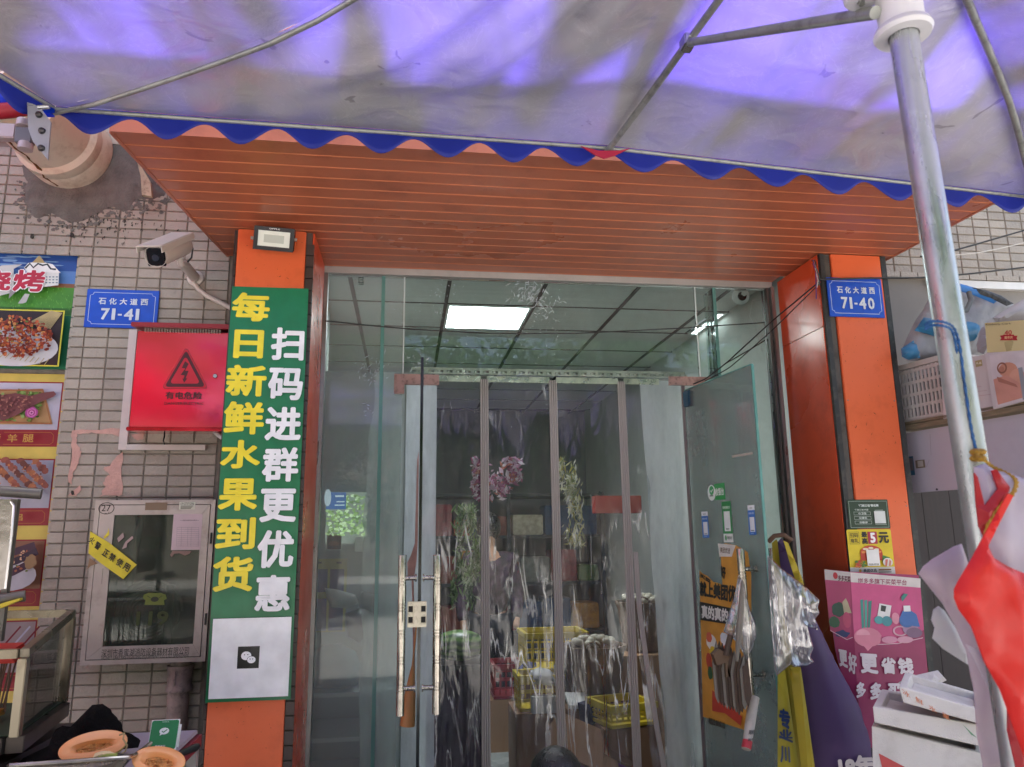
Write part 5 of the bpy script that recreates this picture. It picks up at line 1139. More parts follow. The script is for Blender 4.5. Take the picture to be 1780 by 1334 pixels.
for outline in ([(i0, j0), (i0+wl, j0+wb), (i0+wl, j1-wt_), (i0, j1)], [(i1, j0), (i1, j1), (i1-wr_, j1-wt_), (i1-wr_, j0+wb)], [(i0+.0012, j0), (i1-.0012, j0), (i1-wr_-.0012, j0+wb), (i0+wl+.0012, j0+wb)], [(i0+.0012, j1), (i0+wl+.0012, j1-wt_), (i1-wr_-.0012, j1-wt_), (i1-.0012, j1)]):
    b.prism([(x, CY, z) for x, z in outline], (0, .014, 0))
df_ = b.build('door_frame', M_cab, t)
MB().box((i0+wl-.004, CY+.005, j0+wb-.004), (i1-wr_+.004, CY+.008, j1-wt_+.004)).build('pane', glassy('cabinet_glass', (.62, .68, .62), 1.0, .03, .5, (.17, .19, .15), 7, hzmin=.16), t)
for zz in (.22, .72): MB().tube([(x1-.008, CY-.003, z0+(z1-z0)*zz), (x1-.008, CY-.003, z0+(z1-z0)*zz+.045)], .004, 8).build('hinge', M_dkg, df_)
MB().box((i0+.016, CY-.003, W(170, 1016, CY).z), (i0+.034, CY+.001, W(170, 988, CY).z), bev=.001).build('latch', M_cab, df_)
P = Print((0, CY-.0006, 0))
P.ell((185, 884), 14, 10.5, '#1c1a1a', ring=.1); P.text('27', (177, 878), (192, 889), '#1c1a1a', -.02); P.line([(182, 893), (186, 893)], .002, '#1c1a1a'); P.line([(188, 892), (190, 891)], .002, '#1c1a1a')
P.build('number_mark', t); P = Print((0, CY-.0006, 0)); P.rect((253, 874), (290, 887), '#7c6650'); P.build('brown_plate', t); P = Print((0, CY-.0006, 0)); P.rect((312, 873), (339, 886), '#c9c8b4')
P.text('139 2737 5296', (314, 874), (337, 878), '#3a3a34', 0)
for k in range(3): P.rect((314, 879.6+k*2.1), (336-k*2, 880.5+k*2.1), '#55554a')
P.build('phone_label', t); P = Print((0, CY-.0006, 0)); P.text('深圳市香蜜湖消防设备器材有限公司', (177, 1129), (328, 1138), '#232323', 0); P.text('HONEY LAKE FIRE-FIGHTING EQUIPMENT CO. LTD. SHENZHEN', (177, 1141), (327, 1144), '#3a3a3a', 0)
P.build('company_lettering', t); P = Print((0, CY-.0006, 0)); P.rect((302, 894), (348, 956), '#c9b1b4'); P.poly([(302, 940), (299, 934), (302, 925)], '#c9b1b4')
P.line([(313, 905), (346, 905)], .0015, '#8a7f80'); P.text('消防设施检查记录卡', (318, 903.5), (342, 906), '#6c6264', 0)
for k in range(10): P.line([(308, 917+k*3.6), (346, 917.3+k*3.6)], .0009, '#86797c')
for x in (308, 316, 327, 333, 346): P.line([(x, 917), (x-1, 950)], .0009, '#86797c')
P.poly([(296, 965), (300, 958), (333, 958), (330, 963), (322, 966), (312, 962), (303, 963), (299, 969)], '#8a6a60')
P.build('record_card', t)
P = Print((0, CY+.0045, 0))
yc = '#66702c'; P.poly([(248, 1040), (250, 1034), (258, 1031), (280, 1031), (288, 1034), (290, 1041), (285, 1044), (286, 1052), (251, 1052), (253, 1044)], yc); P.ell((269, 1042), 7, 4.5, '#2c2c22'); P.line([(256, 1036), (262, 1040)], .002, '#2c2c22'); P.line([(282, 1036), (276, 1040)], .002, '#2c2c22')
P.text('119', (238, 1063), (292, 1087), '#36401a', .03)
P.build('emergency_print', t)
for k in range(3): 
    pass
cx_ = (x0+x1)/2; cz_ = z0+.17
b = MB(); pts = [Vector((cx_-.02+(.13-.0045*k/6)*math.cos(k*.35), YW-.055, cz_+.02+(.13-.0045*k/6)*math.sin(k*.35))) for k in range(110)]
b.tube(pts, .011, 6); tag(b.build('fire_hose', mat('hose_canvas', '#5f6a5a', .8, var=.2), None, True), 'flat-rolled canvas fire hose inside the aluminium cabinet', 'hose')
b = MB(); b.tube([(x0+.13, YW-.05, z0+.30), (x0+.16, YW-.05, z0+.62)], .016, 10); b.tube([(x0+.06, YW-.06, z0+.02), (x0+.065, YW-.06, z0+.40)], .022, 10); b.box((x0+.15, YW-.05, z1-.20), (x0+.24, YW-.03, z1-.15)); b.tube([(x0+.30, YW-.06, z0+.05), (x0+.30, YW-.06, z0+.30)], .018, 10)
tag(b.build('hydrant_pipework', mat('green_pipe', '#27503a', .4), None, True), 'green hydrant pipework inside the aluminium cabinet', 'pipe')
b = MB(); b.prism([W(204, 936, CY-.004), W(214, 926, CY-.004), (W(216, 934, CY-.004)), W(206, 943, CY-.004)], (0, -.001, 0)); b.prism([W(218, 942, CY-.004), W(230, 932, CY-.004), W(232, 936, CY-.004), W(221, 945, CY-.004), W(220, 952, CY-.004), W(212, 955, CY-.004)], (0, -.001, 0))
tag(b.build('torn_paper', mat('paper_scrap', '#a9908a', .8), None), 'torn scraps of paper left on the cabinet glass', 'paper scrap')
P = Print((0, CY-.005, 0), warp=lambda a, c: .004*noise.noise(Vector((a*18, c*18, 2))), step=.0003)
P.poly([(157, 924), (190, 944), (238, 982), (214, 1007), (176, 980), (154, 962)], '#d8c52c'); P.poly([(189, 918), (190, 930), (182, 937), (180, 934), (187, 926)], '#d8c52c'); P.poly([(156, 970), (170, 980), (158, 984), (152, 990)], '#8a6648')
for ch, q in (('火', (157, 938, 10)), ('警', (167, 947, 11)), ('正', (181, 960, 11)), ('禁', (192, 967, 12)), ('使', (205, 976, 12)), ('用', (217, 984, 12))):
    x, y, s_ = q; c_, s2_ = .80*s_, .56*s_
    P.text(ch, 0, 0, '#1f1c12', .03, quad=[(x+2, y-s_*.62), (x+2+c_, y-s_*.62+s2_), (x+c_-4, y+s2_+s_*.4), (x-4, y+s_*.4)])
P.build('warning_tape', label='torn yellow warning tape with black characters stuck across the fire cabinet', cat='tape', m=print_mat('vinyl_tape', .35))
# pipe below
M_rp = mat('flaking_pipe', '#8f7d76', .6, .2, var=.25, vs=25, dirt='#4a3f3c', dirtamt=.8, ds=30, bump=.6, bs=60)
pc = W(311, 1200, 3.44); t = thing('riser_pipe', (pc.x, pc.y, 0), 'flaking pinkish riser pipe with coupling below the fire cabinet', 'pipe')
MB().tube([(pc.x, 3.44, 0), (pc.x, 3.44, z0-.002)], .042, 20).build('tube', M_rp, t, True)
z_a, z_b = W(311, 1203, 3.42).z, W(311, 1157, 3.42).z
MB().lathe([(.043, z_a), (.052, z_a+.002), (.052, z_a+.02), (.047, z_a+.028), (.049, z_b-.02), (.052, z_b-.015), (.052, z_b-.001), (.043, z_b)], (pc.x, 3.44, 0), (0, 0, 1), 24).build('coupling', M_rp, t, True)
MB().box((pc.x-.012, 3.385, z_a+.03), (pc.x-.004, 3.392, z_b-.02)).build('clamp_bolt', M_rp, t)
# ================================================================ bullet camera
t = thing('bullet_camera', W(300, 440, 3.25), 'white bullet security camera with black face on the wall beside the soffit', 'security camera')
A, B_ = W(318, 425, 3.22), W(270, 446, 2.98); d = (B_-A); L = d.length; d.normalize()
MB().lathe([(0, 0), (.040, 0), (.046, .01), (.046, L*.95), (.044, L), (.040, L-.004), (.038, L-.012), (0, L-.012)], A, d, 28).build('housing', mat('camera_white', '#c9bdb4', .4, var=.04), t, True)
up_ = (Vector((0, 0, 1))-d*d.z).normalized(); sd_ = d.cross(up_)
b = MB(); b.obox(A+d*(L*.56)+up_*.047, d, sd_, up_, L*.60, .047, .003, 0, .002)
for s_ in (-1, 1): b.obox(A+d*(L*.56)+up_*.034+sd_*s_*.048, d, sd_, up_, L*.60, .002, .012)
b.build('sunshield', MATS['camera_white'], t)
fc_ = MB(); fc_.obox(B_-d*.006-up_*.004, sd_, up_, d, .036, .036, .004, 0, .003); fc_.build('face', mat('black_gloss'), t)
fc_ = MB(); fc_.lathe([(0, .004), (.014, .004), (.016, 0)], B_-d*.002-up_*.006, d, 20); fc_.build('lens', mat('lens_glass', '#1c2430', .05, coat=1), t, True)
jb = W(322, 458, 3.36); jn = W(338, 482, YW-.03)
MB().tube([A+d*.06-up_*.045, A+d*.05-up_*.075, jb+Vector((0, 0, -.01)), jn], [.012, .014, .022, .024], 14).build('arm', MATS['camera_white'], t, True)
MB().lathe([(.001, 0), (.036, 0), (.036, .008), (.026, .014), (.001, .014)], (jn.x, YW-.010, jn.z), (0, -1, 0), 24).build('wall_plate', MATS['camera_white'], t, True)
tag(MB().tube([A+d*.01, W(335, 432, 3.28), W(333, 448, 3.3), W(322, 460, 3.32), W(315, 466, 3.34)], .004, 8).build('black_cable', M_blk, None, True), 'short black cable looping from the back of the bullet camera', 'cable')
tag(MB().tube([W(333, 487, YW-.022), W(345, 503, YW-.022), W(360, 515, YW-.022), W(380, 525, YW-.022), W(402, 536, YW-.022), W(425, 550, YW-.022)], .011, 10).build('white_conduit', mat('camera_white'), None, True), 'bent white conduit running from the bullet camera towards the green banner', 'conduit')
# ================================================================ big duct elbow
M_duct = mat('cream_pvc', '#e2d7c2', .42, var=.05, vs=4, dirt='#8a6a42', dirtamt=.5, ds=10)
dc = W(118, 262, YW-.05); t = thing('duct_pipe', dc, 'big cream plastic duct pipe sticking out of the cement patch at upper left', 'duct')
r_ = .165
prof = [(r_+.022, 0), (r_+.022, .07), (r_+.016, .085), (r_+.022, .10), (r_+.020, .14), (r_+.006, .155), (r_, .16), (r_-.004, .42), (r_-.02, .425), (r_-.02, .05), (.001, .05)]
MB().lathe(prof, (dc.x, YW-.008, dc.z+.01), (-.10, -1, .02), 48).build('pipe', M_duct, t, True)
crk = MB(); pts = [(72, 283), (78, 296), (82, 300), (88, 316), (96, 322), (104, 335), (112, 343)]
axd = Vector((-.10, -1, .02)).normalized(); c0_ = Vector((dc.x, YW-.008, dc.z+.01))
def dpt(d_, th, r): u_ = Vector((1, .1, 0)).normalized(); v_ = axd.cross(u_); v_ = v_ if v_.z > 0 else -v_; return c0_+axd*d_+(u_*math.cos(th)+v_*math.sin(th))*r
crk = MB(); path = [dpt(.38-.022*k, -1.95+.05*math.sin(k*1.3)+.012*k, r_+(.001 if k < 10 else .0235 if k > 11 else .012)) for k in range(17)]; crk.tube(path, [.002+.004*abs(math.sin(k*1.1)) for k in range(17)], 6); crk.build('rusty_crack', mat('rust_stain', '#6e4a22', .9, var=.4, vs=60), t)
crk = MB()
for k in range(0):
    a_, c_ = pts[k], pts[k+1]
    crk.prism([W(a_[0]-1.5, a_[1], 3.20), W(a_[0]+2, a_[1]-1, 3.20), W(c_[0]+1.5, c_[1], 3.20), W(c_[0]-1, c_[1]+1, 3.20)], (0, .001, 0))
# ================================================================ menu boards at the left
FY = YW+.030
def blobs(P, x0, y0, x1, y1, n, cols, s=(2, 6), ell=(1, .8), fn=None):
    for _ in range(n):
        x, y = rnd.uniform(x0, x1), rnd.uniform(y0, y1)
        if fn and not fn(x, y): continue
        P.ell((x, y), rnd.uniform(*s)*ell[0], rnd.uniform(*s)*ell[1], rnd.choice(cols), n=7, jit=.3)
meat = ['#a8401f', '#8c2f1c', '#c46a35', '#6e2416', '#b8552a', '#d08a4a', '#7d2c1e', '#94381f']
X_L = -2.15
tw = thing('menu_board', W(50, 640, FY), 'upper menu board with yurt, grass and a plate of meat skewers at the left edge', 'sign')
zt_, zb3 = W(60, 441, FY).z, W(60, 642, FY).z; xr1 = W(126, 540, FY).x
MB().box((X_L, FY+.004, zb3), (xr1, FY+.018, zt_)).build('board', mat('board_edge', '#8f8b84', .5), tw)
P = Print((0, FY+.003, 0)); u = lambda x, y: P.at(x, y)
def zrow(y): return P.at(60, y)[1]
P.rect((X_L, zrow(441)), (xr1-.002, zrow(642)), '#1c6a46', False)
P.rect((X_L, zrow(442)), (xr1-.004, zrow(500)), '#2452a0', False); P.rect((X_L, zrow(470)), (xr1-.004, zrow(500)), '#5d87c4', False); P.rect((X_L, zrow(492)), (xr1-.004, zrow(503)), '#8a5a3c', False); P.rect((X_L, zrow(499)), (xr1-.004, zrow(548)), '#4c8f2f', False); P.rect((X_L, zrow(535)), (xr1-.004, zrow(547)), '#356c22', False)
for _ in range(12): P.ell((rnd.uniform(0, 95), rnd.uniform(446, 466)), rnd.uniform(10, 24), 1.4, '#7fa4d4', n=8)
for _ in range(160): x, y = rnd.uniform(0, 124), rnd.uniform(503, 545); P.line([(x, y), (x+rnd.uniform(-1, 1), y-rnd.uniform(2, 4))], .002, rnd.choice(['#62a63c', '#3c7a26', '#75b34a']))
P.poly([(30, 472), (45, 464), (10, 466), (0, 470), (0, 520), (30, 512)], '#c9c4c0'); P.poly([(52, 466), (108, 478), (107, 500), (84, 503), (52, 500)], '#dcdad6'); P.poly([(48, 470), (55, 462), (74, 459), (97, 464), (111, 479), (52, 476)], '#e8e6e2'); P.poly([(62, 461), (67, 456), (74, 449), (80, 456), (84, 462)], '#b09862')
P.line([(50, 471), (58, 463), (64, 470), (72, 463), (80, 466), (88, 464), (94, 472), (103, 473)], .008, '#1d2430')
for r_0 in (485, 490, 495):
    for c_0 in range(85, 106, 6): P.rect((c_0, r_0), (c_0+3, r_0+2), '#6a7a8a')
P.poly([(22, 524), (36, 510), (34, 500), (24, 510)], '#8f8a88'); P.poly([(38, 532), (50, 515), (58, 516), (52, 530), (46, 532)], '#b5b0ae')
for ch, q in (('烧', (-28, 472, 26, 512)), ('烤', (31, 472, 84, 514))):
    P.text(ch, q[:2], q[2:], '#f2eaea', .085); P.text(ch, (q[0]+1.5, q[1]+1.5), (q[2]-1.5, q[3]-1.5), '#b5203c', .035)
zz0, zz1 = zrow(543), zrow(640); xq = P.at(114, 590)[0]
P.rect((X_L, zz0), (xq, zz1), '#d8cc40', False); P.rect((X_L, zz0-.006), (xq-.006, zz1+.006), '#2c1a1a', False)
P.ell((30, 606), 78, 34, '#d4d2d8', n=28, rot=-.05)
for k in range(20): x0_ = 56+k*2.0; P.line([(x0_, 566+k*.55), (96+k*1.0, 545+k*.2)], .0028, '#b5a070')
for k in range(11): x0_ = 4+k*8.5; P.line([(x0_+4, 616+k*1.2), (x0_-4, 624+k*1.4)], .003, '#b5a070')
blobs(P, 0, 560, 104, 632, 620, meat, (1.5, 4), fn=lambda x, y: ((x-35)/68)**2+((y-592)/35)**2 < 1 and (y > 558+abs(x-40)*.25) and y < 632-max(0, 40-x)*.5)
blobs(P, 20, 565, 80, 610, 30, ['#5f7a2c', '#c9a25a'], (1, 2))
P.build('printed_menu', tw)
t2 = thing('menu_board', W(50, 900, FY), 'lower yellow menu board with framed pictures of roast leg of lamb, skewers and aubergine', 'sign')
zt_, zb3 = W(60, 650, FY).z, .3; xr2 = W(116, 700, FY).x
MB().box((X_L, FY+.004, zb3), (xr2, FY+.018, zt_)).build('board', MATS['board_edge'], t2)
P = Print((0, FY+.003, 0)); P.rect((X_L, zt_), (xr2-.002, zb3), '#cdb454', False)
rw = [(664, 777), (798, 914), (938, 1054), (1078, 1200)]; xa = P.at(105, 720)[0]
for i, (y0, y1) in enumerate(rw):
    za, zc_ = zrow(y0), zrow(y1); P.rect((X_L, za), (xa, zc_), '#8c1222', False); zm = za-(za-zc_)*.74; P.rect((X_L, za-.006), (xa-.006, zm), ['#b9b4c4', '#a5a2b0', '#8a5a44', '#9a8a8a'][i], False)
    P.line([(xa-.22, zm-.012), (xa-.03, zm-.012), (xa-.018, zm-.024), (xa-.018, zc_+.02), (xa-.03, zc_+.01), (xa-.22, zc_+.01)], .0015, '#b5762c', False)
P.poly([(0, 680), (75, 676), (84, 705), (92, 738), (0, 738)], '#b0875a'); blobs(P, 0, 680, 72, 732, 90, ['#6c8a3a', '#4f6f2c', '#8aa65a'], (2, 5)); P.line([(0, 680), (78, 680), (92, 738), (0, 735)], .008, '#9a6038')
P.poly([(0, 690), (30, 685), (55, 690), (80, 684), (97, 682), (101, 687), (97, 691), (75, 700), (55, 710), (35, 722), (10, 733), (0, 730)], '#6d3a3c'); blobs(P, 0, 690, 60, 725, 120, ['#7d4444', '#5a2c30', '#8f5450', '#a0685a'], (1, 3), fn=lambda x, y: y > 688+max(0, x-55)*.1 and y < 732-x*.42)
for r0_, c_ in ((11, '#a03a80'), (8.5, '#c465a4'), (6, '#93306f'), (4, '#d48ab8'), (2, '#7a2460')): P.ell((62, 720), r0_, r0_*.9, c_, jit=.12, n=14)
for ch, q in (('烤', (-8, 756, 8, 771)), ('羊', (21, 757, 37, 771)), ('腿', (48, 757, 65, 771))): P.text(ch, q[:2], q[2:], '#b88a3c', .015)
for k in range(4):
    for s_ in range(12): x, y = -10+k*27+s_*5.2, 800+s_*5.2+k*1.5; (x < 88 and y < 880) and P.ell((x, y), rnd.uniform(5, 8), rnd.uniform(5, 7), rnd.choice(['#7a3a30', '#8c4a3a', '#5d2a24', '#93503a', '#a0603c']), n=9, jit=.2)
blobs(P, 0, 805, 85, 870, 60, ['#b08a80', '#5a2a22', '#c07a4a'], (1, 2.5)); P.text('串', (35, 893), (50, 908), '#b88a3c', .015)
P.ell((30, 1000), 44, 26, '#b5b0b8')
for a_, b_, c_ in (((0, 965), (72, 948), '#3c1c34'), ((5, 985), (76, 958), '#2f1830'), ((0, 1006), (70, 975), '#43203a')): P.line([a_, ((a_[0]+b_[0])/2, (a_[1]+b_[1])/2+3), b_], .03, c_)
blobs(P, 5, 955, 60, 995, 60, ['#7d4a3a', '#a05a40', '#c9a080', '#5f7030'], (1, 2.6)); P.ell((66, 976), 10, 12, '#8a6a48', jit=.15)
for k in range(5): P.line([(20+k*16, 1120), (50+k*16, 1086)], .007, '#b8b4c4' if k % 2 else '#7a1526')
P.build('printed_menu', t2)
# ================================================================ left foreground: display cage, tray, table, melons
M_ss = mat('dull_stainless', '#8a8272', .28, .85, var=.2, vs=6, dirt='#4f4030', dirtamt=.6, ds=8)
M_ssd = mat('greasy_steel', '#4a4440', .35, .7, var=.2, vs=6)
yF, yN = 2.90, 2.43
cF, cN = W(124.8, 1066, yF), W(42.7, 1136, yN); bF, bN = W(127, 1223, yF), W(42.7, 1277, yN); zb0 = (bF.z+bN.z)/2; cw = .025
xR = (bF.x+bN.x)/2; tz = cF.z; zlo = zb0-.045; bz = zb0-.022
t = thing('display_cage', (xR-.4, (yF+yN)/2, zlo), 'empty stainless steel framed display case standing at the left edge below the menu boards', 'display case')
def rail(a, b, w_=cw, h_=cw, name='rail', m_=M_ss):
    a = Vector(a); b = Vector(b); d = (b-a).normalized(); s_ = d.cross(Vector((0, 0, 1))) if abs(d.z) < .9 else Vector((1, 0, 0)); s_.normalize(); q = s_.cross(d)
    return MB().obox((a+b)/2, d, s_, q, (b-a).length/2, w_/2, h_/2, 0, .002).build(name, m_, t)
off = Vector((-1.1, 0, 0)); e_ = Vector((cw/2+.001, 0, 0)); dn = Vector((0, 0, zb0-cN.z))
rail(cF, cN); rail(cF+off, cN+off); rail(cF-e_, cF+off+e_); rail(cN-e_, cN+off+e_)
for c in (cF, cN, cF+off, cN+off): rail(c-Vector((0, 0, cw/2+.001)), Vector((c.x, c.y, zb0)), name='post')
for o_ in (Vector((0, 0, 0)), off): rail(Vector((cF.x, cF.y, bz))+o_, Vector((cN.x, cN.y, bz))+o_, .045, .044, 'base_rail', M_ssd)
for c in (cF, cN): rail(Vector((c.x-.024, c.y, bz)), Vector((c.x-1.07, c.y, bz)), .045, .044, 'base_rail', M_ssd)
MB().prism([Vector((c.x, c.y, bz+.023)) for c in (cF, cN, cN+off, cF+off)], (0, 0, .004)).build('floor_plate', mat('green_baize', '#223420', .7, var=.2), t)
for c in (cF, cN): MB().box((c.x-.03, c.y-.03, .0), (c.x+.0, c.y, bz-.075)).build('leg', M_ssd, t)
for k in range(5): 
    y_ = cN.y+.06+k*.05; MB().box((cN.x-1.0, y_, bz+.046), (cN.x-.12, y_+.03, bz+.064)).build('tong_rail', mat('tong_wood', '#9a6a2a', .5, var=.2), t) if k < 3 else None
gl_ = MB(); gl_.prism([cF+Vector((-.004, -.03, -.02)), cN+Vector((-.004, .03, -.02)), Vector((cN.x-.004, cN.y+.03, zb0)), Vector((cF.x-.004, cF.y-.03, zb0))], (-.004, 0, 0)); gl_.build('side_glass', glassy('case_glass', (.86, .88, .86), .9, .02, .1, (.4, .38, .35), 5), t)
# skewers with red wrapping leaning in the case
M_sk = mat('skewer_wood', '#5d4638', .8, var=.3, vs=40); t3 = thing('skewer_bundle', (cN.x-.3, cN.y+.3, bz+.05), 'dark wooden skewers with red paper tops standing inside the steel display case', 'skewers', None)
b = MB(); R4 = random.Random(2); zt4 = (cF.z+cN.z)/2-.03
for k in range(70): x_ = cN.x-.11-.8*R4.random(); y_ = cN.y+.20+R4.uniform(-.05, .05); b.tube([(x_+R4.uniform(-.02, .02), y_, bz+.055), (x_, y_+.03, zt4-.02)], .0028, 5)
b.build('sticks', M_sk, t3, kind='stuff')
MB().obox((cN.x-.50, cN.y+.22, zt4-.03), (1, 0, 0), (0, 1, .2), (0, -.2, 1), .40, .04, .022, 0, .012).build('red_cloth', mat('red_paper', '#b02a22', .6, var=.1), t3)
# upper grey pipe handles and aluminium sheet at the very left
t = thing('grill_shelf', W(20, 1040, 2.6), 'grey metal rack with rolled rim and torn foil panel before the menu boards', 'rack')
M_gm = mat('weathered_zinc', '#6c6862', .45, .5, var=.2, vs=12, dirt='#3c3834', dirtamt=.5)
for (a_, b_) in (((-60, 850), (72, 859)), ((-60, 1052), (44, 1036))):
    q = MB(); q.tube([W(a_[0], a_[1], 2.55), W(b_[0], b_[1], 2.6)], .017, 14); q.build('rim_bar', M_gm, t, True)
q = MB(); q.prism([W(-60, 868, 2.6), W(19, 868, 2.6), W(22, 890, 2.6), (W(8, 1024, 2.6)), W(-60, 1034, 2.6)], (0, .004, 0)); q.build('foil_panel', mat('foil', '#a5a09c', .25, .9, var=.2, vs=8, bump=.8, bs=14), t)
q = MB(); q.box(W(20, 868, 2.6), W(31, 868, 2.6)+Vector((0, .02, -.43))); q.build('upright', M_gm, t)
q = MB(); q.tube([W(19, 872, 2.59), W(24, 880, 2.59), W(20, 930, 2.59), W(13, 990, 2.59), W(9, 1024, 2.59)], .0035, 6); q.build('torn_edge', mat('bright_foil', '#e8e4e0', .2, .6), t, True)
b = MB(); b.prism([W(0, 1050, 2.55), W(34, 1040, 2.55), (W(34, 1044, 2.55)), W(0, 1058, 2.55)], (0, .02, 0)); tag(b.build('yellow_strip', mat('yellow_edge', '#c9b52c', .5), None), 'thin yellow strip under the grey rack at the left edge', 'strip')
# table with white board
TZt = WZ(300, 1290, 0).z
tzt = W(330, 1272, 2.80).z; t = thing('table', (-.85, 2.6, 0), 'low red-edged fruit table with white top against the left pillar', 'table')
c_ = [WZ(355, 1272, tzt), WZ(215, 1278, tzt), WZ(190, 1400, tzt), WZ(320, 1345, tzt)]
xr_t = W(352, 1300, 2.9).x; ya, yb = 2.12, 2.82
MB().box((-1.22, ya, tzt-.014), (xr_t, yb, tzt-.0), bev=.003).build('top', mat('white_board', '#a79ba6', .4, var=.08, vs=5, dirt='#6a6066', dirtamt=.4), t)
MB().box((-1.23, ya-.01, tzt-.055), (xr_t+.012, yb+.01, tzt-.016)).build('red_apron', mat('red_frame', '#7c1a2c', .5, var=.1), t)
for x_ in (-1.2, xr_t-.02):
    for y_ in (ya+.03, yb-.04): MB().box((x_, y_, 0), (x_+.03, y_+.03, tzt-.056)).build('leg', mat('grey_leg', '#8f8b88', .5), t)
# payment stand
SY = WZ(280, 1308, tzt).y+.02
ps = [W(279, 1252, 2.46), W(313, 1251, 2.46), W(304, 1309, 2.38), W(252, 1305, 2.38)]
t = thing('payment_stand', W(280, 1305, 2.4), 'green table-top payment card stand with white tick bubble between the two melon halves', 'stand')
O_ = W(280, 1307, SY); uu = Vector((1, .0, 0)); vv = Vector((.0, .34, 1)).normalized(); P = Print(O_, uu, vv, .0002)
q = [P.at(*p) for p in ((267, 1252), (313, 1250), (305, 1309), (252, 1306))]; wq = (q[1][0]-q[0][0]+q[2][0]-q[3][0])/2; cxq = sum(p[0] for p in q)/4; v1, v0 = q[0][1], q[3][1]; uL, uR = cxq-wq/2, cxq+wq/2
MB().obox(O_+uu*cxq+vv*(v1+v0)/2-P.n*.0025, uu, P.n, vv, wq/2, .0022, (v1-v0)/2, 0, .001).build('front_card', mat('white_acrylic', '#e8ece8', .2), t)
MB().obox(O_+uu*cxq+vv*(v1+v0)/2-P.n*.03+Vector((0, .0, -.006)), uu, Vector((0, 1, -.32)).normalized(), Vector((0, .32, 1)).normalized()*1, wq/2-.001, .0022, (v1-v0)/2-.006).build('back_card', MATS['white_acrylic'], t)
P.rect((uL+.002, v1-.002), (uR-.002, v0+.002), '#1f7a3e', False, r=.006); hq = v1-v0; f = lambda a_, b_: (uL+wq*a_, v1-hq*b_)
P.ell(f(.5, .38), wq*.17, hq*.11, '#e6efe8', False); P.poly([f(.38, .44), f(.36, .53), f(.46, .47)], '#e6efe8', False); P.line([f(.42, .38), f(.48, .42), f(.60, .33)], .003, '#1f7a3e', False)
P.text('微信支付', f(.26, .83), f(.62, .91), '#dfeee2', .03, False); P.text('推荐使用', f(.38, .06), f(.62, .10), '#a8d0b2', .02, False); P.build('green_print', t, print_mat('acrylic_print', .2))
# melon halves
M_mel = mat('melon_flesh', '#dc9a62', .38, var=.07, vs=14, bump=.15, bs=60); M_seed = mat('melon_seed', '#cf9a5c', .4, var=.3, vs=60, bump=1, bs=150); M_rind = mat('melon_rind', '#c9b56c', .6, var=.15, vs=12, bump=.6, bs=120)
def melon(cpx, Y, rx, rz, tilt, lab, cut_n, seedw, sl=1.0):
    c = W(cpx[0], cpx[1], Y); t = thing('melon_half', c-Vector((0, 0, rz)), lab, 'melon', 'cut orange melon halves'); n_ = Vector(cut_n).normalized()
    a1 = Vector((math.cos(tilt), 0, math.sin(tilt))); a1 = (a1-n_*a1.dot(n_)).normalized(); a2 = n_.cross(a1)
    # shell behind the cut
    b = MB(); nv, nu = 14, 36; vs = []; fs = []
    for i in range(nv+1):
        th = math.pi/2*i/nv
        for k in range(nu):
            a_ = 2*math.pi*k/nu; vs.append(c + a1*rx*math.cos(th)*math.cos(a_) + a2*rz*math.cos(th)*math.sin(a_) - n_*rz*1.05*math.sin(th))
    for i in range(nv):
        for k in range(nu): fs.append((i*nu+k, i*nu+(k+1) % nu, (i+1)*nu+(k+1) % nu, (i+1)*nu+k))
    b.add(vs, fs); b.build('rind', M_rind, t, True)
    b = MB(); vs = []; fs = []; rings = [(1, 0), (.96, .0012), (.72, .001), (.60, -.004), (.50, -.018), (.3, -.028), (.02, -.032)]
    for q_, h_ in rings:
        for k in range(nu):
            a_ = 2*math.pi*k/nu; fx_ = q_ if q_ > .75 else q_*1.0; fz_ = q_ if q_ > .75 else q_*seedw; vs.append(c+a1*rx*fx_*math.cos(a_)+a2*rz*fz_*math.sin(a_)+n_*h_)
    for i in range(len(rings)-1):
        for k in range(nu): fs.append((i*nu+k, i*nu+(k+1) % nu, (i+1)*nu+(k+1) % nu, (i+1)*nu+k))
    b.add(vs, fs); b.build('flesh', M_mel, t, True)
    b = MB(); R = random.Random(4)
    for k in range(150):
        a_, q_ = R.uniform(0, 6.28), R.random()**.5*.52; p = c+a1*rx*q_*math.cos(a_)+a2*rz*q_*seedw*math.sin(a_)-n_*(.006+.016*(1-q_)); b.ball(p, R.uniform(.002, .006), R.uniform(.002, .004), R.uniform(.0018, .0035), 6)
    b.build('seeds', M_seed, t, True, kind='stuff'); return t
melon((162, 1297), 2.33, .084, .042, .22, 'long melon half with seeds showing on the metal tray beside the black cloth', (.05, -.75, .62), .55)
melon((276, 1322), 2.22, .068, .040, -.30, 'melon half cut side up at the bottom edge right of the tray', (.1, -.62, .75), .8)
t = thing('melon_slice', W(182, 1312, 2.2), 'pale thin melon slice lying in front of the long melon half on the tray', 'melon slice')
b = MB(); puff(b, [(161, 1318), (165, 1310), (176, 1306), (190, 1306), (202, 1311), (205, 1316), (198, 1317), (180, 1319)], 2.2, .012, .006, 0, 8, .8); b.build('flesh', mat('pale_flesh', '#cdbf96', .4), t, True)
MB().tube([W(172, 1318, 2.19), W(186, 1314, 2.185), (W(204, 1313, 2.19))], .005, 8).build('rind', mat('green_rind', '#7d8a3c', .5), t, True)
tag(MB().tube([W(208, 1278, 2.3), W(216, 1275, 2.28), W(214, 1285, 2.27), W(221, 1296, 2.26), W(218, 1306, 2.26), W(212, 1310, 2.25)], .0022, 6).build('melon_stalk', mat('dry_stalk', '#9a8a62', .8), None, True), 'dry curly stalk hanging from the long melon half', 'stalk')
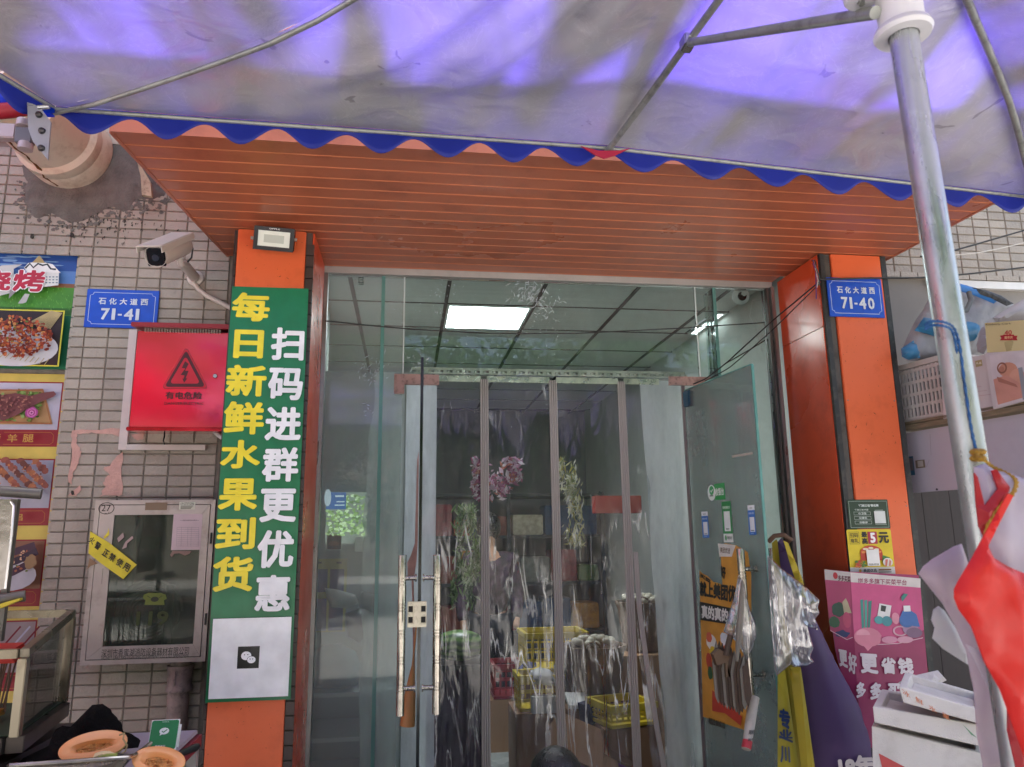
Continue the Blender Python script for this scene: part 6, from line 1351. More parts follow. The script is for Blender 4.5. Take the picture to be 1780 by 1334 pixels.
b = MB(); puff(b, [(20, 1345), (40, 1318), (78, 1300), (96, 1290), (97, 1268), (108, 1262), (122, 1264), (136, 1250), (150, 1236), (160, 1226), (178, 1224), (190, 1232), (198, 1246), (210, 1256), (214, 1272), (228, 1276), (244, 1288), (240, 1300), (222, 1302), (200, 1300), (170, 1330), (120, 1360)], 2.52, .10, .011, .045, 9, .7)
tag(b.build('black_cloth', mat('black_wool', '#100e0f', .95, var=.5, vs=30, bump=1, bs=160, spec=.1), None, True), 'crumpled black knitted cloth heaped behind the melon tray', 'cloth')
t = thing('tray', W(110, 1334, 2.1), 'shallow stainless tray whose bright rim crosses the lower left corner', 'tray')
a_, b_ = W(16, 1331, 2.08), W(222, 1317, 2.2); q = MB(); q.tube([a_+Vector((-.04, .1, -.03)), a_+Vector((-.012, .02, -.008)), a_, a_.lerp(b_, .5), b_, b_+Vector((.012, .02, .0)), b_+Vector((.0, .18, -.01))], .0055, 8); q.build('rim', mat('bright_steel', '#c4bdb0', .2, 1, var=.1, vs=12), t, True)
dv = (b_-a_); q = MB(); q.prism([a_+Vector((0, .004, -.004)), b_+Vector((0, .004, -.004)), b_+Vector((-.03, -.004, -.05)), a_+Vector((.03, -.004, -.05))], (0, .003, 0)); q.prism([a_+Vector((.03, 0, -.05)), b_+Vector((-.03, 0, -.05)), b_+Vector((-.05, .2, -.05)), a_+Vector((0, .2, -.05))], (0, 0, .003)); q.build('pan', M_ss, t)
t = thing('knife', W(330, 1310, 2.35), 'kitchen knife with black handle lying beside the payment stand', 'knife')
MB().tube([W(344, 1297, 2.4), W(340, 1300, 2.39), W(318, 1309, 2.34), W(304, 1313, 2.3)], [.008, .0105, .009, .007], 10).build('handle', M_blk, t, True)
q = MB(); q.prism([W(304, 1310, 2.3), W(304, 1316, 2.3), W(270, 1328, 2.24), (W(262, 1328, 2.24))], (0, .0015, 0)); q.build('blade', mat('bright_steel'), t)
# dark sloping bench under the case
b = MB(); b.prism([Vector((-2.2, yF, bz-.045)), Vector((xR-.0, yF, bz-.045)), Vector((xR-.02, 2.2, bz-.045)), Vector((-2.2, 2.2, bz-.045))], (0, 0, -.03)); 
tag(b.build('bench_top', mat('dark_bench', '#3a312e', .4, .3, var=.2), None), 'dark greasy steel bench carrying the display case', 'bench')

# ================================================================ right side: shelf load, boards, posters
M_ply = mat('plywood_edge', '#7d6f58', .8, var=.25, vs=14, stretch=(1, 1, 8)); M_wp = mat('white_panel', '#b9b3bd', .45, var=.04, vs=3, dirt='#8d8790', dirtamt=.3)
sz_ = W(1575, 745, 3.30).z; S0 = WZ(1562, 742, sz_); S1 = WZ(1800, 700, sz_)
du = (S1-S0); du.z = 0; du.normalize(); dnrm = Vector((-du.y, du.x, 0));  dnrm = dnrm if dnrm.y > 0 else -dnrm
t = thing('shelf_board', (S0.x+.3, S0.y, sz_), 'plywood shelf running out at the right behind the umbrella pole, loaded with crate and boxes', 'shelf')
MB().prism([S0, S0+du*1.3, S0+du*1.3+dnrm*.42, S0+dnrm*.24], (0, 0, -.022)).build('board', M_ply, t)
MB().prism([S0+Vector((0, 0, .003)), S0+du*1.3+Vector((0, 0, .003)), S0+du*1.3+dnrm*.42+Vector((0, 0, .003)), S0+dnrm*.24+Vector((0, 0, .003))], (0, 0, .012)).build('board', mat('plywood_edge'), t)
t = thing('laminate_panel', S0+Vector((0, 0, -.4)), 'large white laminated panel under the plywood shelf at the right', 'panel')
S0b = S0+dnrm*.03+Vector((0, 0, -.03)); pz = W(1600, 857, S0b.y).z
MB().prism([S0b+du*-.02, S0b+du*1.3, S0b+du*1.3+Vector((0, 0, pz-S0b.z)), S0b+du*-.02+Vector((0, 0, pz-S0b.z))], dnrm*.016).build('sheet', M_wp, t)
P = Print(S0b, du, (0, 0, 1), .0003); a_, b_ = P.at(1572, 795), P.at(1591, 826); P.rect(a_, b_, '#2f5f78', False); P.rect((a_[0]+.006, a_[1]-.008), (b_[0]-.004, b_[1]+.022), '#6d6468', False); a_, b_ = P.at(1591, 801), P.at(1609, 813); P.rect(a_, b_, '#7a6a58', False); P.rect((a_[0]+.012, a_[1]-.004), (b_[0]-.01, b_[1]+.006), '#b5aaa0', False)
P.line([(1617, 755), (1618, 775), (1619, 792)], .0016, '#8f8890'); P.ell((1629, 851), 2, 2, '#3c3438'); P.line([(1616, 800), (1611, 812)], .0014, '#8f8890'); P.build('panel_sticker', t)
t = thing('dark_wood_board', W(1640, 1300, 3.3), 'dark brown wood-grain board standing below the white panel behind the umbrella pole', 'board')
M_dw = mat('dark_wood', '#352c2c', .6, var=.35, vs=5, stretch=(10, 10, .5))
xx = RX1+.01; k = 0
while xx < 3.9:
    MB().box((xx, 3.30-.0*k, 0), (xx+.14, 3.318, pz+.02)).build('plank', M_dw, t); xx += .1425; k += 1
# white vegetable crate on the shelf
cA = W(1556, 735, 3.18); M_wc = mat('white_crate_plastic', '#bfb8b2', .5, var=.06, vs=6, dirt='#7d7068', dirtamt=.5)
X_, Y_, Z_ = du, dnrm, Vector((0, 0, 1)); cL, cD, cH = .30, .17, W(1556, 636, cA.y).z-cA.z
S0c = S0+Vector((0, 0, .016))
t = thing('vegetable_crate', S0c, 'dirty white perforated plastic crate on the plywood shelf beside the right pillar', 'crate')
o0 = S0c+Y_*.015+X_*.0
def cbx(mb, a, b, c, ha, hb, hc): mb.obox(o0+X_*a+Y_*b+Z_*c, X_, Y_, Z_, ha, hb, hc)
b = MB(); cbx(b, cL/2, 0, cH-.012, cL/2+.01, .010, .012); cbx(b, cL/2, cD, cH-.012, cL/2+.01, .010, .012); cbx(b, 0, cD/2, cH-.012, .010, cD/2-.011, .012); cbx(b, cL, cD/2, cH-.012, .010, cD/2-.011, .012); b.build('rim', M_wc, t)
b = MB(); cbx(b, cL/2, cD/2, .006, cL/2, cD/2, .005); b.build('base', M_wc, t)
for face in range(2):
    b = MB(); off_ = 0 if face == 0 else cD
    n_ = 14
    for k in range(n_+1): cbx(b, cL*k/n_, off_, cH/2-.006, .0055, .004, cH/2-.02)
    for k in range(5): cbx(b, cL/2, off_, .012+(cH-.05)*k/4, cL/2, .0035, .007)
    b.build('side_grille', M_wc, t)
b = MB()
for k in range(7): cbx(b, 0, cD*k/6, cH/2-.006, .004, .0055, cH/2-.02); cbx(b, cL, cD*k/6, cH/2-.006, .004, .0055, cH/2-.02)
for k in range(5): cbx(b, 0, cD/2, .012+(cH-.05)*k/4, .0035, cD/2, .007); cbx(b, cL, cD/2, .012+(cH-.05)*k/4, .0035, cD/2, .007)
b.build('end_grille', M_wc, t)
b = MB(); cbx(b, cL/2, cD/2+.01, cH*.42, cL/2-.02, cD/2-.03, cH*.36); o = b.build('crate_shade_block', mat('crate_shade', '#2a2220', .9, var=.4, vs=30), None); tag(o, 'dark block put in for the shade inside the white perforated crate', 'cloth')  # dark block stands for the shade behind the crate holes
# white carton and sleeping baby nappy carton
def flatbox(name, px_pts, Y, depth, m_, label, cat='box'):
    t = thing(name, W(*px_pts[-1], Y), label, cat); MB().prism([W(*p, Y) for p in px_pts], (0, depth, 0)).build('body', m_, t); return t
def SP(px, py, off):
    O_ = S0+dnrm*off; r_ = ray(px, py); return CAM+r_*((O_-CAM).dot(dnrm)/r_.dot(dnrm))
def flatbox(name, px_pts, off, depth, m_, label, cat='box'):
    q_ = [SP(*p, off) for p in px_pts]; t = thing(name, q_[-1], label, cat); MB().prism(q_, dnrm*depth).build('body', m_, t); return t
t = flatbox('white_carton', [(1634, 631), (1716, 616), (1727, 712), (1640, 730)], -.0, .2, mat('white_carton_card', '#c3b9b8', .6, var=.05), 'plain white carton on the plywood shelf right of the perforated crate')
P = Print(S0-dnrm*.001, du); P.rect((1695, 628), (1708, 636), '#a39468'); P.text('礼品', 0, 0, '#e8e2d0', .02, quad=[(1697, 630), (1706, 629), (1706, 633), (1697, 634)]); P.line([(1690, 674), (1706, 672)], .002, '#b59a9a'); P.line([(1689, 682), (1716, 679)], .002, '#b59a9a'); P.line([(1690, 690), (1722, 686)], .002, '#b59a9a'); P.build('print', t)
t = flatbox('nappy_carton', [(1712, 614), (1800, 608), (1808, 690), (1727, 712)], -.01, .2, mat('nappy_carton_card', '#c9c0c0', .5, var=.04), 'carton with a sleeping baby picture at the right edge of the shelf')
P = Print(S0-dnrm*.011, du); P.poly([(1720, 618), (1800, 610), (1806, 690), (1731, 708)], '#cfc4c6'); P.ell((1752, 643), 17, 13, '#c99078', rot=-.2); P.ell((1741, 643), 5, 6, '#b87c68'); P.ell((1768, 655), 14, 14, '#d09a84'); P.poly([(1727, 660), (1750, 652), (1775, 668), (1784, 690), (1735, 704)], '#c99080'); P.ell((1742, 640), 9, 10, '#8f5f4c', ring=.3); P.poly([(1733, 655), (1766, 668), (1770, 674), (1736, 664)], '#a87060'); P.rect((1770, 640), (1786, 694), '#8f9399'); P.build('baby_print', t)
t = flatbox('cream_carton', [(1712, 562), (1800, 555), (1804, 610), (1716, 613)], -.0, .2, mat('cream_card', '#cdbf8c', .6, var=.05), 'cream cardboard box with red ribbon emblem stacked on the nappy carton')
P = Print(S0-dnrm*.001, du); P.text('40', 0, 0, '#b8303a', .02, quad=[(1746, 575), (1759, 574), (1759, 582), (1746, 583)]); P.poly([(1738, 584), (1744, 583), (1744, 582), (1763, 582), (1763, 584), (1769, 584), (1767, 588), (1769, 592), (1738, 592), (1741, 588)], '#b8303a'); P.text('周年庆', 0, 0, '#e0c890', .02, quad=[(1746, 585), (1761, 584), (1761, 589), (1746, 590)])
for k in range(4): P.rect((1746+k, 595+k*4), (1762-k, 597+k*4), '#b5a878')
P.text('Kimberly-Clark', 0, 0, '#2a2420', .01, quad=[(1714, 563), (1758, 561), (1758, 565), (1714, 567)]); P.build('print', t)
# insulated bag and dust sheet
b = MB(); puff(b, [(1566, 612), (1590, 560), (1604, 540), (1620, 508), (1642, 490), (1668, 494), (1700, 502), (1730, 512), (1762, 530), (1740, 560), (1716, 600), (1690, 620), (1660, 622), (1620, 625), (1580, 628), (1570, 622)], 3.12, .06, .016, .022, 9, .8)
t = thing('cooler_bag', W(1650, 625, 3.12), 'slumped blue and grey insulated bag on top of the white crate', 'bag')
b.build('body', mat('grey_bag_fabric', '#8d8c90', .6, var=.2, vs=9, bump=.8), t, True)
b = MB(); puff(b, [(1590, 575), (1606, 552), (1640, 556), (1690, 560), (1704, 572), (1694, 592), (1664, 598), (1640, 590), (1610, 580)], 3.06, .05, .02, .006, 7, .2); puff(b, [(1567, 606), (1588, 592), (1592, 606), (1600, 622), (1580, 626), (1568, 620)], 3.07, .04, .015, .006, 7, .2); b.build('blue_panel', mat('blue_bag_fabric', '#2f6f95', .5, var=.2, vs=8, bump=.5), t, True)
b = MB(); puff(b, [(1640, 489), (1668, 493), (1700, 502), (1734, 522), (1728, 528), (1690, 512), (1660, 504), (1642, 502)], 3.03, .015, .014, .002, 7, .2); b.build('blue_trim', mat('blue_trim_fabric', '#2a72b8', .5, var=.1), t, True)
b = MB(); puff(b, [(1690, 500), (1712, 504), (1740, 514), (1762, 528), (1750, 532), (1726, 520), (1704, 512)], 3.02, .012, .012, .002, 7, .2); b.build('pattern_band', mat('speckled_band', '#37383a', .6, var=1.0, vs=60), t, True)
MB().tube([W(1684, 508, 3.0), W(1688, 522, 2.99), W(1680, 540, 2.98), W(1664, 542, 2.98), W(1652, 534, 2.99), W(1644, 524, 3.0)], .011, 8).build('strap', mat('grey_webbing', '#5f6264', .8), t, True)
b = MB(); puff(b, [(1698, 600), (1704, 575), (1714, 562), (1720, 556), (1752, 536), (1790, 514), (1800, 512), (1800, 556), (1712, 562), (1716, 600), (1710, 616), (1700, 612)], 2.9, .05, .018, .012, 8, .5)
tag(b.build('dust_sheet', mat('grey_sheet', '#8f8a8c', .6, var=.1, bump=.5), None, True), 'grey plastic sheet draped over the boxes at the right edge', 'sheet')
# notices on the right pillar
PY_ = YP-.006; t_ = Print((0, PY_, 0)); a_, b_ = t_.at(1472, 869), t_.at(1548, 919); w_, h_1 = b_[0]-a_[0], a_[1]-b_[1]; f = lambda u_, v_: (a_[0]+w_*u_, a_[1]-h_1*v_)
P = t_; P.rect(f(0, 0), f(1, 1), '#33473a', False, r=.004); P.frame(f(.03, .05), f(.97, .96), .0016, '#9fb0a4', False); P.text('"门前三包"责任牌', f(.27, .16), f(.76, .25), '#d9e2dc', .03, False); P.text('"门前三包"内容', f(.16, .32), f(.5, .38), '#c3cfc6', .02, False)
for k, wd in enumerate(('①卫生', '②绿化', '③秩序')): P.frame(f(.13, .42+.155*k), f(.54, .53+.155*k), .001, '#c3cfc6', False); P.text(wd, f(.24, .44+.155*k), f(.44, .51+.155*k), '#d9e2dc', .02, False)
P.rect(f(.62, .40), f(.89, .82), '#d4d9d6', False); P.rect(f(.64, .36), f(.85, .38), '#a9b8ae', False); P.rect(f(.62, .85), f(.9, .865), '#a9b8ae', False)
P.build('notice', label='dark green notice plate with three boxed lines on the right orange pillar', cat='notice', m=print_mat('acrylic_print'))
P = Print((0, PY_, 0)); a_, b_ = P.at(1471, 921), P.at(1557, 1002); w_, h_1 = b_[0]-a_[0], a_[1]-b_[1]
a_ = (a_[0], a_[1]); P.rect(f(0, 0), f(1, 1), '#d9c11f', False, r=.008); P.rect(f(0, .80), f(1, 1.0), '#dcd8d2', False)
P.frame(f(.05, .05), f(.27, .31), .0012, '#2a241c', False); P.text('扫码', f(.07, .07), f(.25, .17), '#231f18', .02, False); P.text('有礼', f(.07, .19), f(.25, .29), '#231f18', .02, False); P.text('最', f(.32, .05), f(.45, .17), '#1c1812', .04, False); P.text('高', f(.32, .18), f(.45, .31), '#1c1812', .04, False)
P.rect(f(.46, .05), f(.67, .31), '#a3203a', False, r=.003); P.text('5', f(.51, .07), f(.63, .29), '#f2ecea', .05, False); P.text('元', f(.70, .06), f(.93, .30), '#1c1812', .05, False)
P.ell(f(.5, .5), w_*.25, h_1*.16, '#c2401f', False); P.rect(f(.25, .5), f(.75, .66), '#b8331f', False); blobs2 = [(.38, .42, '#e6d6b8'), (.5, .40, '#e6d6b8'), (.62, .43, '#e6d6b8'), (.33, .48, '#e08a4a'), (.66, .48, '#e08a4a')]
for u_, v_, c_ in blobs2: P.ell(f(u_, v_), w_*.06, h_1*.025, c_, False, jit=.2)
P.poly([f(.74, .55), f(.9, .60), f(.84, .68), f(.72, .70)], '#3f7a2c', False)
for k in range(22): P.ell(f(rnd.uniform(.12, .34), rnd.uniform(.66, .79)), w_*.035, h_1*.025, rnd.choice(['#d0762c', '#b8552a', '#4f7a2c', '#e0b070', '#c23a2a']), False, n=8, jit=.3)
P.ell(f(.83, .70), w_*.11, h_1*.09, '#e2dcd6', False); P.poly([f(.78, .64), f(.84, .64), f(.80, .78), f(.76, .78)], '#c9705f', False); P.poly([f(.87, .64), f(.91, .68), f(.88, .78), f(.84, .78)], '#d88a78', False)
P.rect(f(.37, .43), f(.65, .77), '#e9e6e2', False); P.text('先扫码 再下单', f(.40, .72), f(.62, .76), '#2a2622', .02, False); P.ell(f(.19, .87), w_*.03, h_1*.035, '#c98a2a', False); P.text('美团优选', f(.26, .83), f(.56, .90), '#231f18', .03, False); P.text('每日必抢购 真的真的省', f(.12, .93), f(.56, .965), '#4a443c', .02, False)
P.rect(f(.60, .84), f(.88, .87), '#8a5a2c', False); P.rect(f(.60, .895), f(.88, .915), '#5d564c', False); P.rect(f(.60, .94), f(.88, .96), '#5d564c', False)
P.build('notice', label='yellow food voucher notice with red number 5 under the green plate on the right pillar', cat='notice')
# tall pink poster board
PB0, PB1 = W(1478, 1000, 2.98), W(1606, 1000, 2.90)
t = thing('poster_board', W(1520, 1280, 2.95), 'tall folded pink grocery advertising board leaning on the right orange pillar', 'poster')
uR_ = Vector((1, -.12, 0)).normalized(); O2 = W(1478, 1100, 3.08); uL_ = Vector((.93, -.36, 0)).normalized()
def pink(O, u, pts, rest, nm, back=(0, .006, 0)):
    P = Print(O, u, (0, 0, 1), .00025); m_ = MB(); q = [P.at(*p) for p in pts]; m_.prism([P.O+P.u*a+P.w*b-P.n*.0006 for a, b in q], -P.n*.005); m_.build('card', mat('card_edge', '#8f8078', .8), t)
    P.poly(pts, '#96285a'); rest(P); P.build(nm, t, print_mat('coated_card', .42))
def rp(P):
    P.poly([(1476, 995), (1600, 1006), (1600, 1022), (1476, 1012)], '#cfc6c2'); P.poly([(1476, 1012), (1600, 1022), (1606, 1095), (1572, 1118), (1520, 1120), (1508, 1128), (1496, 1118), (1483, 1108)], '#c2497d'); P.line([(1484, 1108), (1496, 1119), (1508, 1128), (1520, 1121), (1560, 1119), (1604, 1109)], .003, '#e0b8c8')
    P.text('拼多多旗下买菜平台', 0, 0, '#8f2752', .015, quad=[(1491, 1005), (1576, 1008), (1576, 1018), (1491, 1014)])
    P.poly([(1495, 1043), (1500, 1042), (1502, 1090), (1498, 1094)], '#2c8a80'); P.poly([(1502, 1044), (1507, 1043), (1507, 1090), (1503, 1094)], '#3a9a8c'); P.poly([(1509, 1046), (1515, 1044), (1512, 1090), (1508, 1094)], '#2a7a72')
    P.ell((1508, 1108), 24, 17, '#d67f96'); P.ell((1500, 1104), 12, 10, '#e09aac'); P.poly([(1484, 1104), (1532, 1104), (1528, 1120), (1516, 1124), (1508, 1132), (1500, 1122), (1490, 1118)], '#d67f96')
    P.poly([(1528, 1049), (1549, 1053), (1545, 1078), (1524, 1074)], '#dcdad8'); P.poly([(1531, 1052), (1540, 1054), (1538, 1064), (1530, 1062)], '#1f2a2c'); P.ell((1527, 1078), 8, 7, '#4a9aa0'); P.ell((1541, 1080), 9, 9, '#3f8a94'); P.ell((1556, 1075), 7, 10, '#d88aa0'); P.ell((1564, 1097), 13, 9, '#c79aa8', ring=.25); P.ell((1582, 1094), 14, 10, '#9a7a98'); P.ell((1575, 1080), 13, 11, '#2f5f9a'); P.poly([(1562, 1076), (1568, 1062), (1580, 1060), (1592, 1068), (1598, 1090), (1570, 1086)], '#3466a8'); P.rect((1569, 1053), (1582, 1063), '#e0dede'); P.ell((1588, 1100), 14, 9, '#7a5a78'); P.ell((1545, 1112), 14, 6, '#cf8aa4'); P.ell((1572, 1112), 14, 6, '#d096aa')
    P.poly([(1565, 1038), (1570, 1032), (1577, 1033), (1572, 1040), (1567, 1046)], '#2f7a72'); 
    P.text('更', 0, 0, '#e2d6da', .05, quad=[(1493, 1135), (1524, 1137), (1526, 1172), (1495, 1170)]); P.text('省', 0, 0, '#e2d6da', .05, quad=[(1529, 1142), (1555, 1142), (1557, 1172), (1531, 1171)]); P.text('钱', 0, 0, '#e2d6da', .05, quad=[(1558, 1143), (1585, 1143), (1587, 1172), (1560, 1172)])
    P.text('多', 0, 0, '#e2d6da', .05, quad=[(1486, 1185), (1503, 1185), (1504, 1213), (1487, 1213)]); P.text('多', 0, 0, '#e2d6da', .05, quad=[(1510, 1186), (1533, 1186), (1535, 1216), (1511, 1216)]); P.text('买', 0, 0, '#e2d6da', .05, quad=[(1540, 1187), (1563, 1187), (1565, 1216), (1541, 1216)])
def lp(P):
    P.poly([(1433, 990), (1478, 995), (1478, 1012), (1434, 1008)], '#bdb4b0'); P.poly([(1434, 1008), (1478, 1012), (1480, 1108), (1472, 1112), (1443, 1096)], '#a53a64'); P.ell((1452, 1001), 4, 6, '#b02030'); P.text('多多买菜', 0, 0, '#5d2236', .03, quad=[(1457, 1000), (1478, 1002), (1478, 1013), (1457, 1010)])
    P.ell((1457, 1060), 11, 13, '#23493c', jit=.1); P.ell((1450, 1082), 9, 10, '#2c5a40', jit=.1); P.poly([(1464, 1047), (1470, 1040), (1474, 1048), (1480, 1066), (1467, 1066)], '#b5a88a'); P.ell((1472, 1078), 7, 14, '#b8476a'); P.ell((1464, 1102), 12, 6, '#2a3566', jit=.2); P.line([(1443, 1096), (1472, 1112), (1482, 1108)], .003, '#d8b0c0')
    P.text('更', 0, 0, '#d8ccd0', .05, quad=[(1457, 1128), (1472, 1131), (1474, 1162), (1459, 1158)]); P.text('好', 0, 0, '#d8ccd0', .05, quad=[(1474, 1133), (1489, 1138), (1489, 1174), (1475, 1168)])
pink(O2, uR_, [(1478, 994), (1597, 1000), (1614, 1180), (1612, 1300), (1500, 1300), (1490, 1200)], rp, 'printed_face')
pink(O2, uL_, [(1433, 990), (1478, 994), (1490, 1200), (1495, 1300), (1478, 1240), (1452, 1130)], lp, 'printed_fold')
# foam boxes
M_foam = mat('white_polystyrene', '#cfc8c4', .8, var=.05, vs=8, bump=.5, bs=200, dirt='#9a9088', dirtamt=.5, ds=5)
def foam(pts, Y, dep, lab, lid=True, mark=None, stripe=False, inner=False):
    t = thing('foam_box', W(*pts[3], Y), lab, 'foam box', 'stacked polystyrene boxes'); P_ = [W(*p, Y) for p in pts]
    n_ = len(P_); D_ = Vector((.62, .78, 0))*dep; wdt = (P_[1]-P_[0]); wd = wdt.normalized()
    hgt = Vector((0, 0, (P_[0].z-P_[3].z)))
    b = MB(); th = .028; 
    b.prism([P_[0], P_[1], P_[2], P_[3]], Vector((.62, .78, 0))*th); b.prism([P_[0]+D_-Vector((.62, .78, 0))*th, P_[1]+D_-Vector((.62, .78, 0))*th, P_[2]+D_-Vector((.62, .78, 0))*th, P_[3]+D_-Vector((.62, .78, 0))*th], Vector((.62, .78, 0))*th)
    e1 = Vector((.62, .78, 0))*(th+.0005); e2 = D_-Vector((.62, .78, 0))*(th+.0005)
    b.prism([P_[0]+e1, P_[0]+e2, P_[3]+e2, P_[3]+e1], wd*th); b.prism([P_[1]+e1, P_[1]+e2, P_[2]+e2, P_[2]+e1], -wd*th)
    dz_ = (P_[0]-P_[3])*.5; b.prism([P_[3]+e1+wd*th+dz_, P_[2]+e1-wd*th+dz_, P_[2]+e2-wd*th+dz_, P_[3]+e2+wd*th+dz_], -dz_*.6)
    o = b.build('body', M_foam, t)
    md = o.modifiers.new('b', 'BEVEL'); md.width = .004; md.segments = 2; md.limit_method = 'ANGLE'
    if mark: mark(t, P_)
    return t
def mk_orange(t, P_):
    P = Print(P_[0]-Vector((0, .0008, 0)), (P_[1]-P_[0]), (0, 0, 1), .0004)
    for k in range(4): P.text('冰鲜水果'[k], 0, 0, '#c9682c', .01, quad=[(1567+k*22, 1195+k*6), (1580+k*22, 1199+k*6), (1580+k*22, 1209+k*6), (1567+k*22, 1205+k*6)])
    P.poly([(1668, 1224), (1684, 1236), (1690, 1240), (1680, 1238)], '#2f7a4a'); P.build('orange_print', t)
def mk_red(t, P_):
    P = Print(P_[0]-Vector((0, .0008, 0)), (P_[1]-P_[0]), (0, 0, 1), .0004); P.poly([(1517, 1308), (1600, 1328), (1640, 1345), (1640, 1400), (1520, 1400)], '#b02a30'); P.build('red_print', t)
foam([(1515, 1262), (1708, 1310), (1708, 1420), (1519, 1400)], 2.42, .30, 'large polystyrene box with red print at the very bottom of the stack', mark=mk_red)
foam([(1517, 1228), (1712, 1262), (1712, 1300), (1520, 1257)], 2.40, .32, 'thick white polystyrene lid in the middle of the foam box stack')
foam([(1562, 1193), (1712, 1236), (1712, 1262), (1570, 1222)], 2.38, .30, 'shallow polystyrene tray with orange characters on top of the stack', mark=mk_orange)
b = MB(); puff(b, [(1566, 1188), (1600, 1176), (1640, 1168), (1650, 1184), (1620, 1196), (1590, 1200)], 2.6, .02, .02, .002, 6, .6, slope=.5)
tag(b.build('foam_lid_piece', M_foam, None), 'broken piece of polystyrene lid lying behind the top foam tray', 'foam box')
# folded purple umbrella with yellow stripes
M_pur = mat('purple_fabric', '#48335a', .6, var=.12, vs=5, bump=.3, bs=12); M_yf = mat('yellow_fabric', '#a8951f', .6, var=.12, vs=5, bump=.3, bs=12)
t = thing('folded_parasol', W(1400, 1334, 2.85), 'folded purple and yellow market parasol leaning beside the right door', 'parasol')
def fold(pts, m_, Y, dp, nm='canopy_fold'):
    b = MB(); puff(b, pts, Y, dp, .022, .004, 8, .5); b.build(nm, m_, t, True)
fold([(1352, 942), (1358, 936), (1366, 945), (1400, 1040), (1452, 1150), (1490, 1220), (1513, 1290), (1518, 1400), (1400, 1400), (1392, 1290), (1380, 1180), (1366, 1060)], M_pur, 3.03, .08)
fold([(1342, 944), (1350, 938), (1356, 950), (1366, 1060), (1380, 1180), (1398, 1320), (1400, 1400), (1362, 1400), (1358, 1200), (1350, 1040)], M_yf, 3.06, .04, 'yellow_stripe')
fold([(1362, 940), (1370, 944), (1396, 1010), (1402, 1040), (1392, 1036), (1375, 985)], M_yf, 2.98, .02, 'yellow_stripe')
fold([(1373, 1160), (1392, 1160), (1402, 1230), (1416, 1330), (1420, 1400), (1400, 1400), (1385, 1260)], M_yf, 2.93, .02, 'yellow_stripe')
b = MB(); b.tube([W(1336, 942, 3.02), W(1346, 932, 3.0), W(1362, 930, 2.98), W(1374, 938, 3.0), (W(1366, 944, 3.03))], .010, 8); b.build('tie', mat('brown_strap', '#5a4232', .7), t, True)
fold([(1352, 1170), (1364, 1160), (1374, 1230), (1388, 1330), (1390, 1400), (1352, 1400)], mat('yellow_banner', '#a89a20', .6), 2.97, .015, 'yellow_banner')
P = Print((0, 2.948, 0)); bl_ = '#16305c'
P.text('专', 0, 0, bl_, .05, quad=[(1354, 1230), (1371, 1234), (1377, 1268), (1354, 1268)]); P.line([(1354, 1280), (1378, 1290)], .008, bl_); P.text('业', 0, 0, bl_, .04, quad=[(1354, 1268), (1376, 1268), (1378, 1284), (1354, 1284)]); P.text('川', 0, 0, bl_, .05, quad=[(1356, 1296), (1372, 1298), (1374, 1326), (1356, 1326)]); P.build('lettering', t)
P = Print((0, 2.935, 0)); P.text('18年', 0, 0, '#c9c0bc', .06, quad=[(1455, 1314), (1518, 1312), (1524, 1350), (1460, 1356)]); P.build('lettering', t)

# ================================================================ wires across the front
def wire(pts, r, lab, m_=None):
    P_ = [W(*p) for p in pts]; o = []
    for i in range(len(P_)-1):
        for k in range(6): o.append(P_[i].lerp(P_[i+1], k/6))
    o.append(P_[-1]); n_ = len(o)
    for i in range(2, n_-2): o[i] = (o[i-1]+o[i]*2+o[i+1])/4
    tag(MB().tube(o, r, 6).build('wire', m_ or M_blk, None, True), lab, 'wire')
wire([(1424, 490, YP-.03), (1340, 560, 3.3), (1262, 632, 3.5), (1225, 660, 3.55), (1200, 670, 3.58)], .0035, 'twisted dark wire running from the right pillar corner down to the door fitting')
wire([(1424, 494, YP-.03), (1345, 572, 3.3), (1268, 640, 3.5), (1225, 663, 3.56)], .0028, 'second dark wire twisted along the first from the right pillar to the door')
wire([(1424, 486, 3.08), (1500, 484, 3.1), (1600, 483, 3.2), (1680, 477, 3.3), (1790, 464, 3.4)], .0045, 'black cable running right from the pillar corner past the umbrella pole')
wire([(1600, 446, 3.2), (1640, 441, 3.2), (1700, 424, 3.25), (1790, 398, 3.3)], .0045, 'upper black cable crossing the right tiled wall')
wire([(1640, 446, 3.25), (1700, 440, 3.25), (1740, 432, 3.3), (1790, 420, 3.3)], .003, 'thin white cable under the upper black cable on the right wall', mat('pale_cable', '#c9c2b8', .5))
wire([(565, 558, 3.56), (640, 566, 3.57), (720, 573, 3.575), (850, 580, 3.575), (1000, 580, 3.575), (1180, 571, 3.575), (1330, 561, 3.56)], .003, 'sagging dark wire strung right across the glass front')
wire([(1330, 592, 3.56), (1300, 610, 3.5), (1262, 632, 3.45)], .003, 'short dark wire from the right jamb to the door top')
tw = thing('wire_knot', W(1420, 500, 3.08), 'tuft of coloured wire ends tied at the right pillar corner', 'wires')
for k, (c_, p_) in enumerate((('#5d2a6a', [(1413, 452), (1418, 470), (1419, 520)]), ('#2a5a5a', [(1414, 456), (1424, 480), (1424, 496)]), ('#8a2a3a', [(1412, 458), (1420, 478), (1426, 492)]), ('#b8b4ae', [(1416, 462), (1422, 488), (1420, 500)]), ('#1c1c1e', [(1411, 454), (1416, 452), (1419, 462)]))):
    MB().tube([W(x, y, 3.09) for x, y in p_], .0026, 6).build('wire_end', mat('wire_'+c_[1:], c_, .5), tw, True)

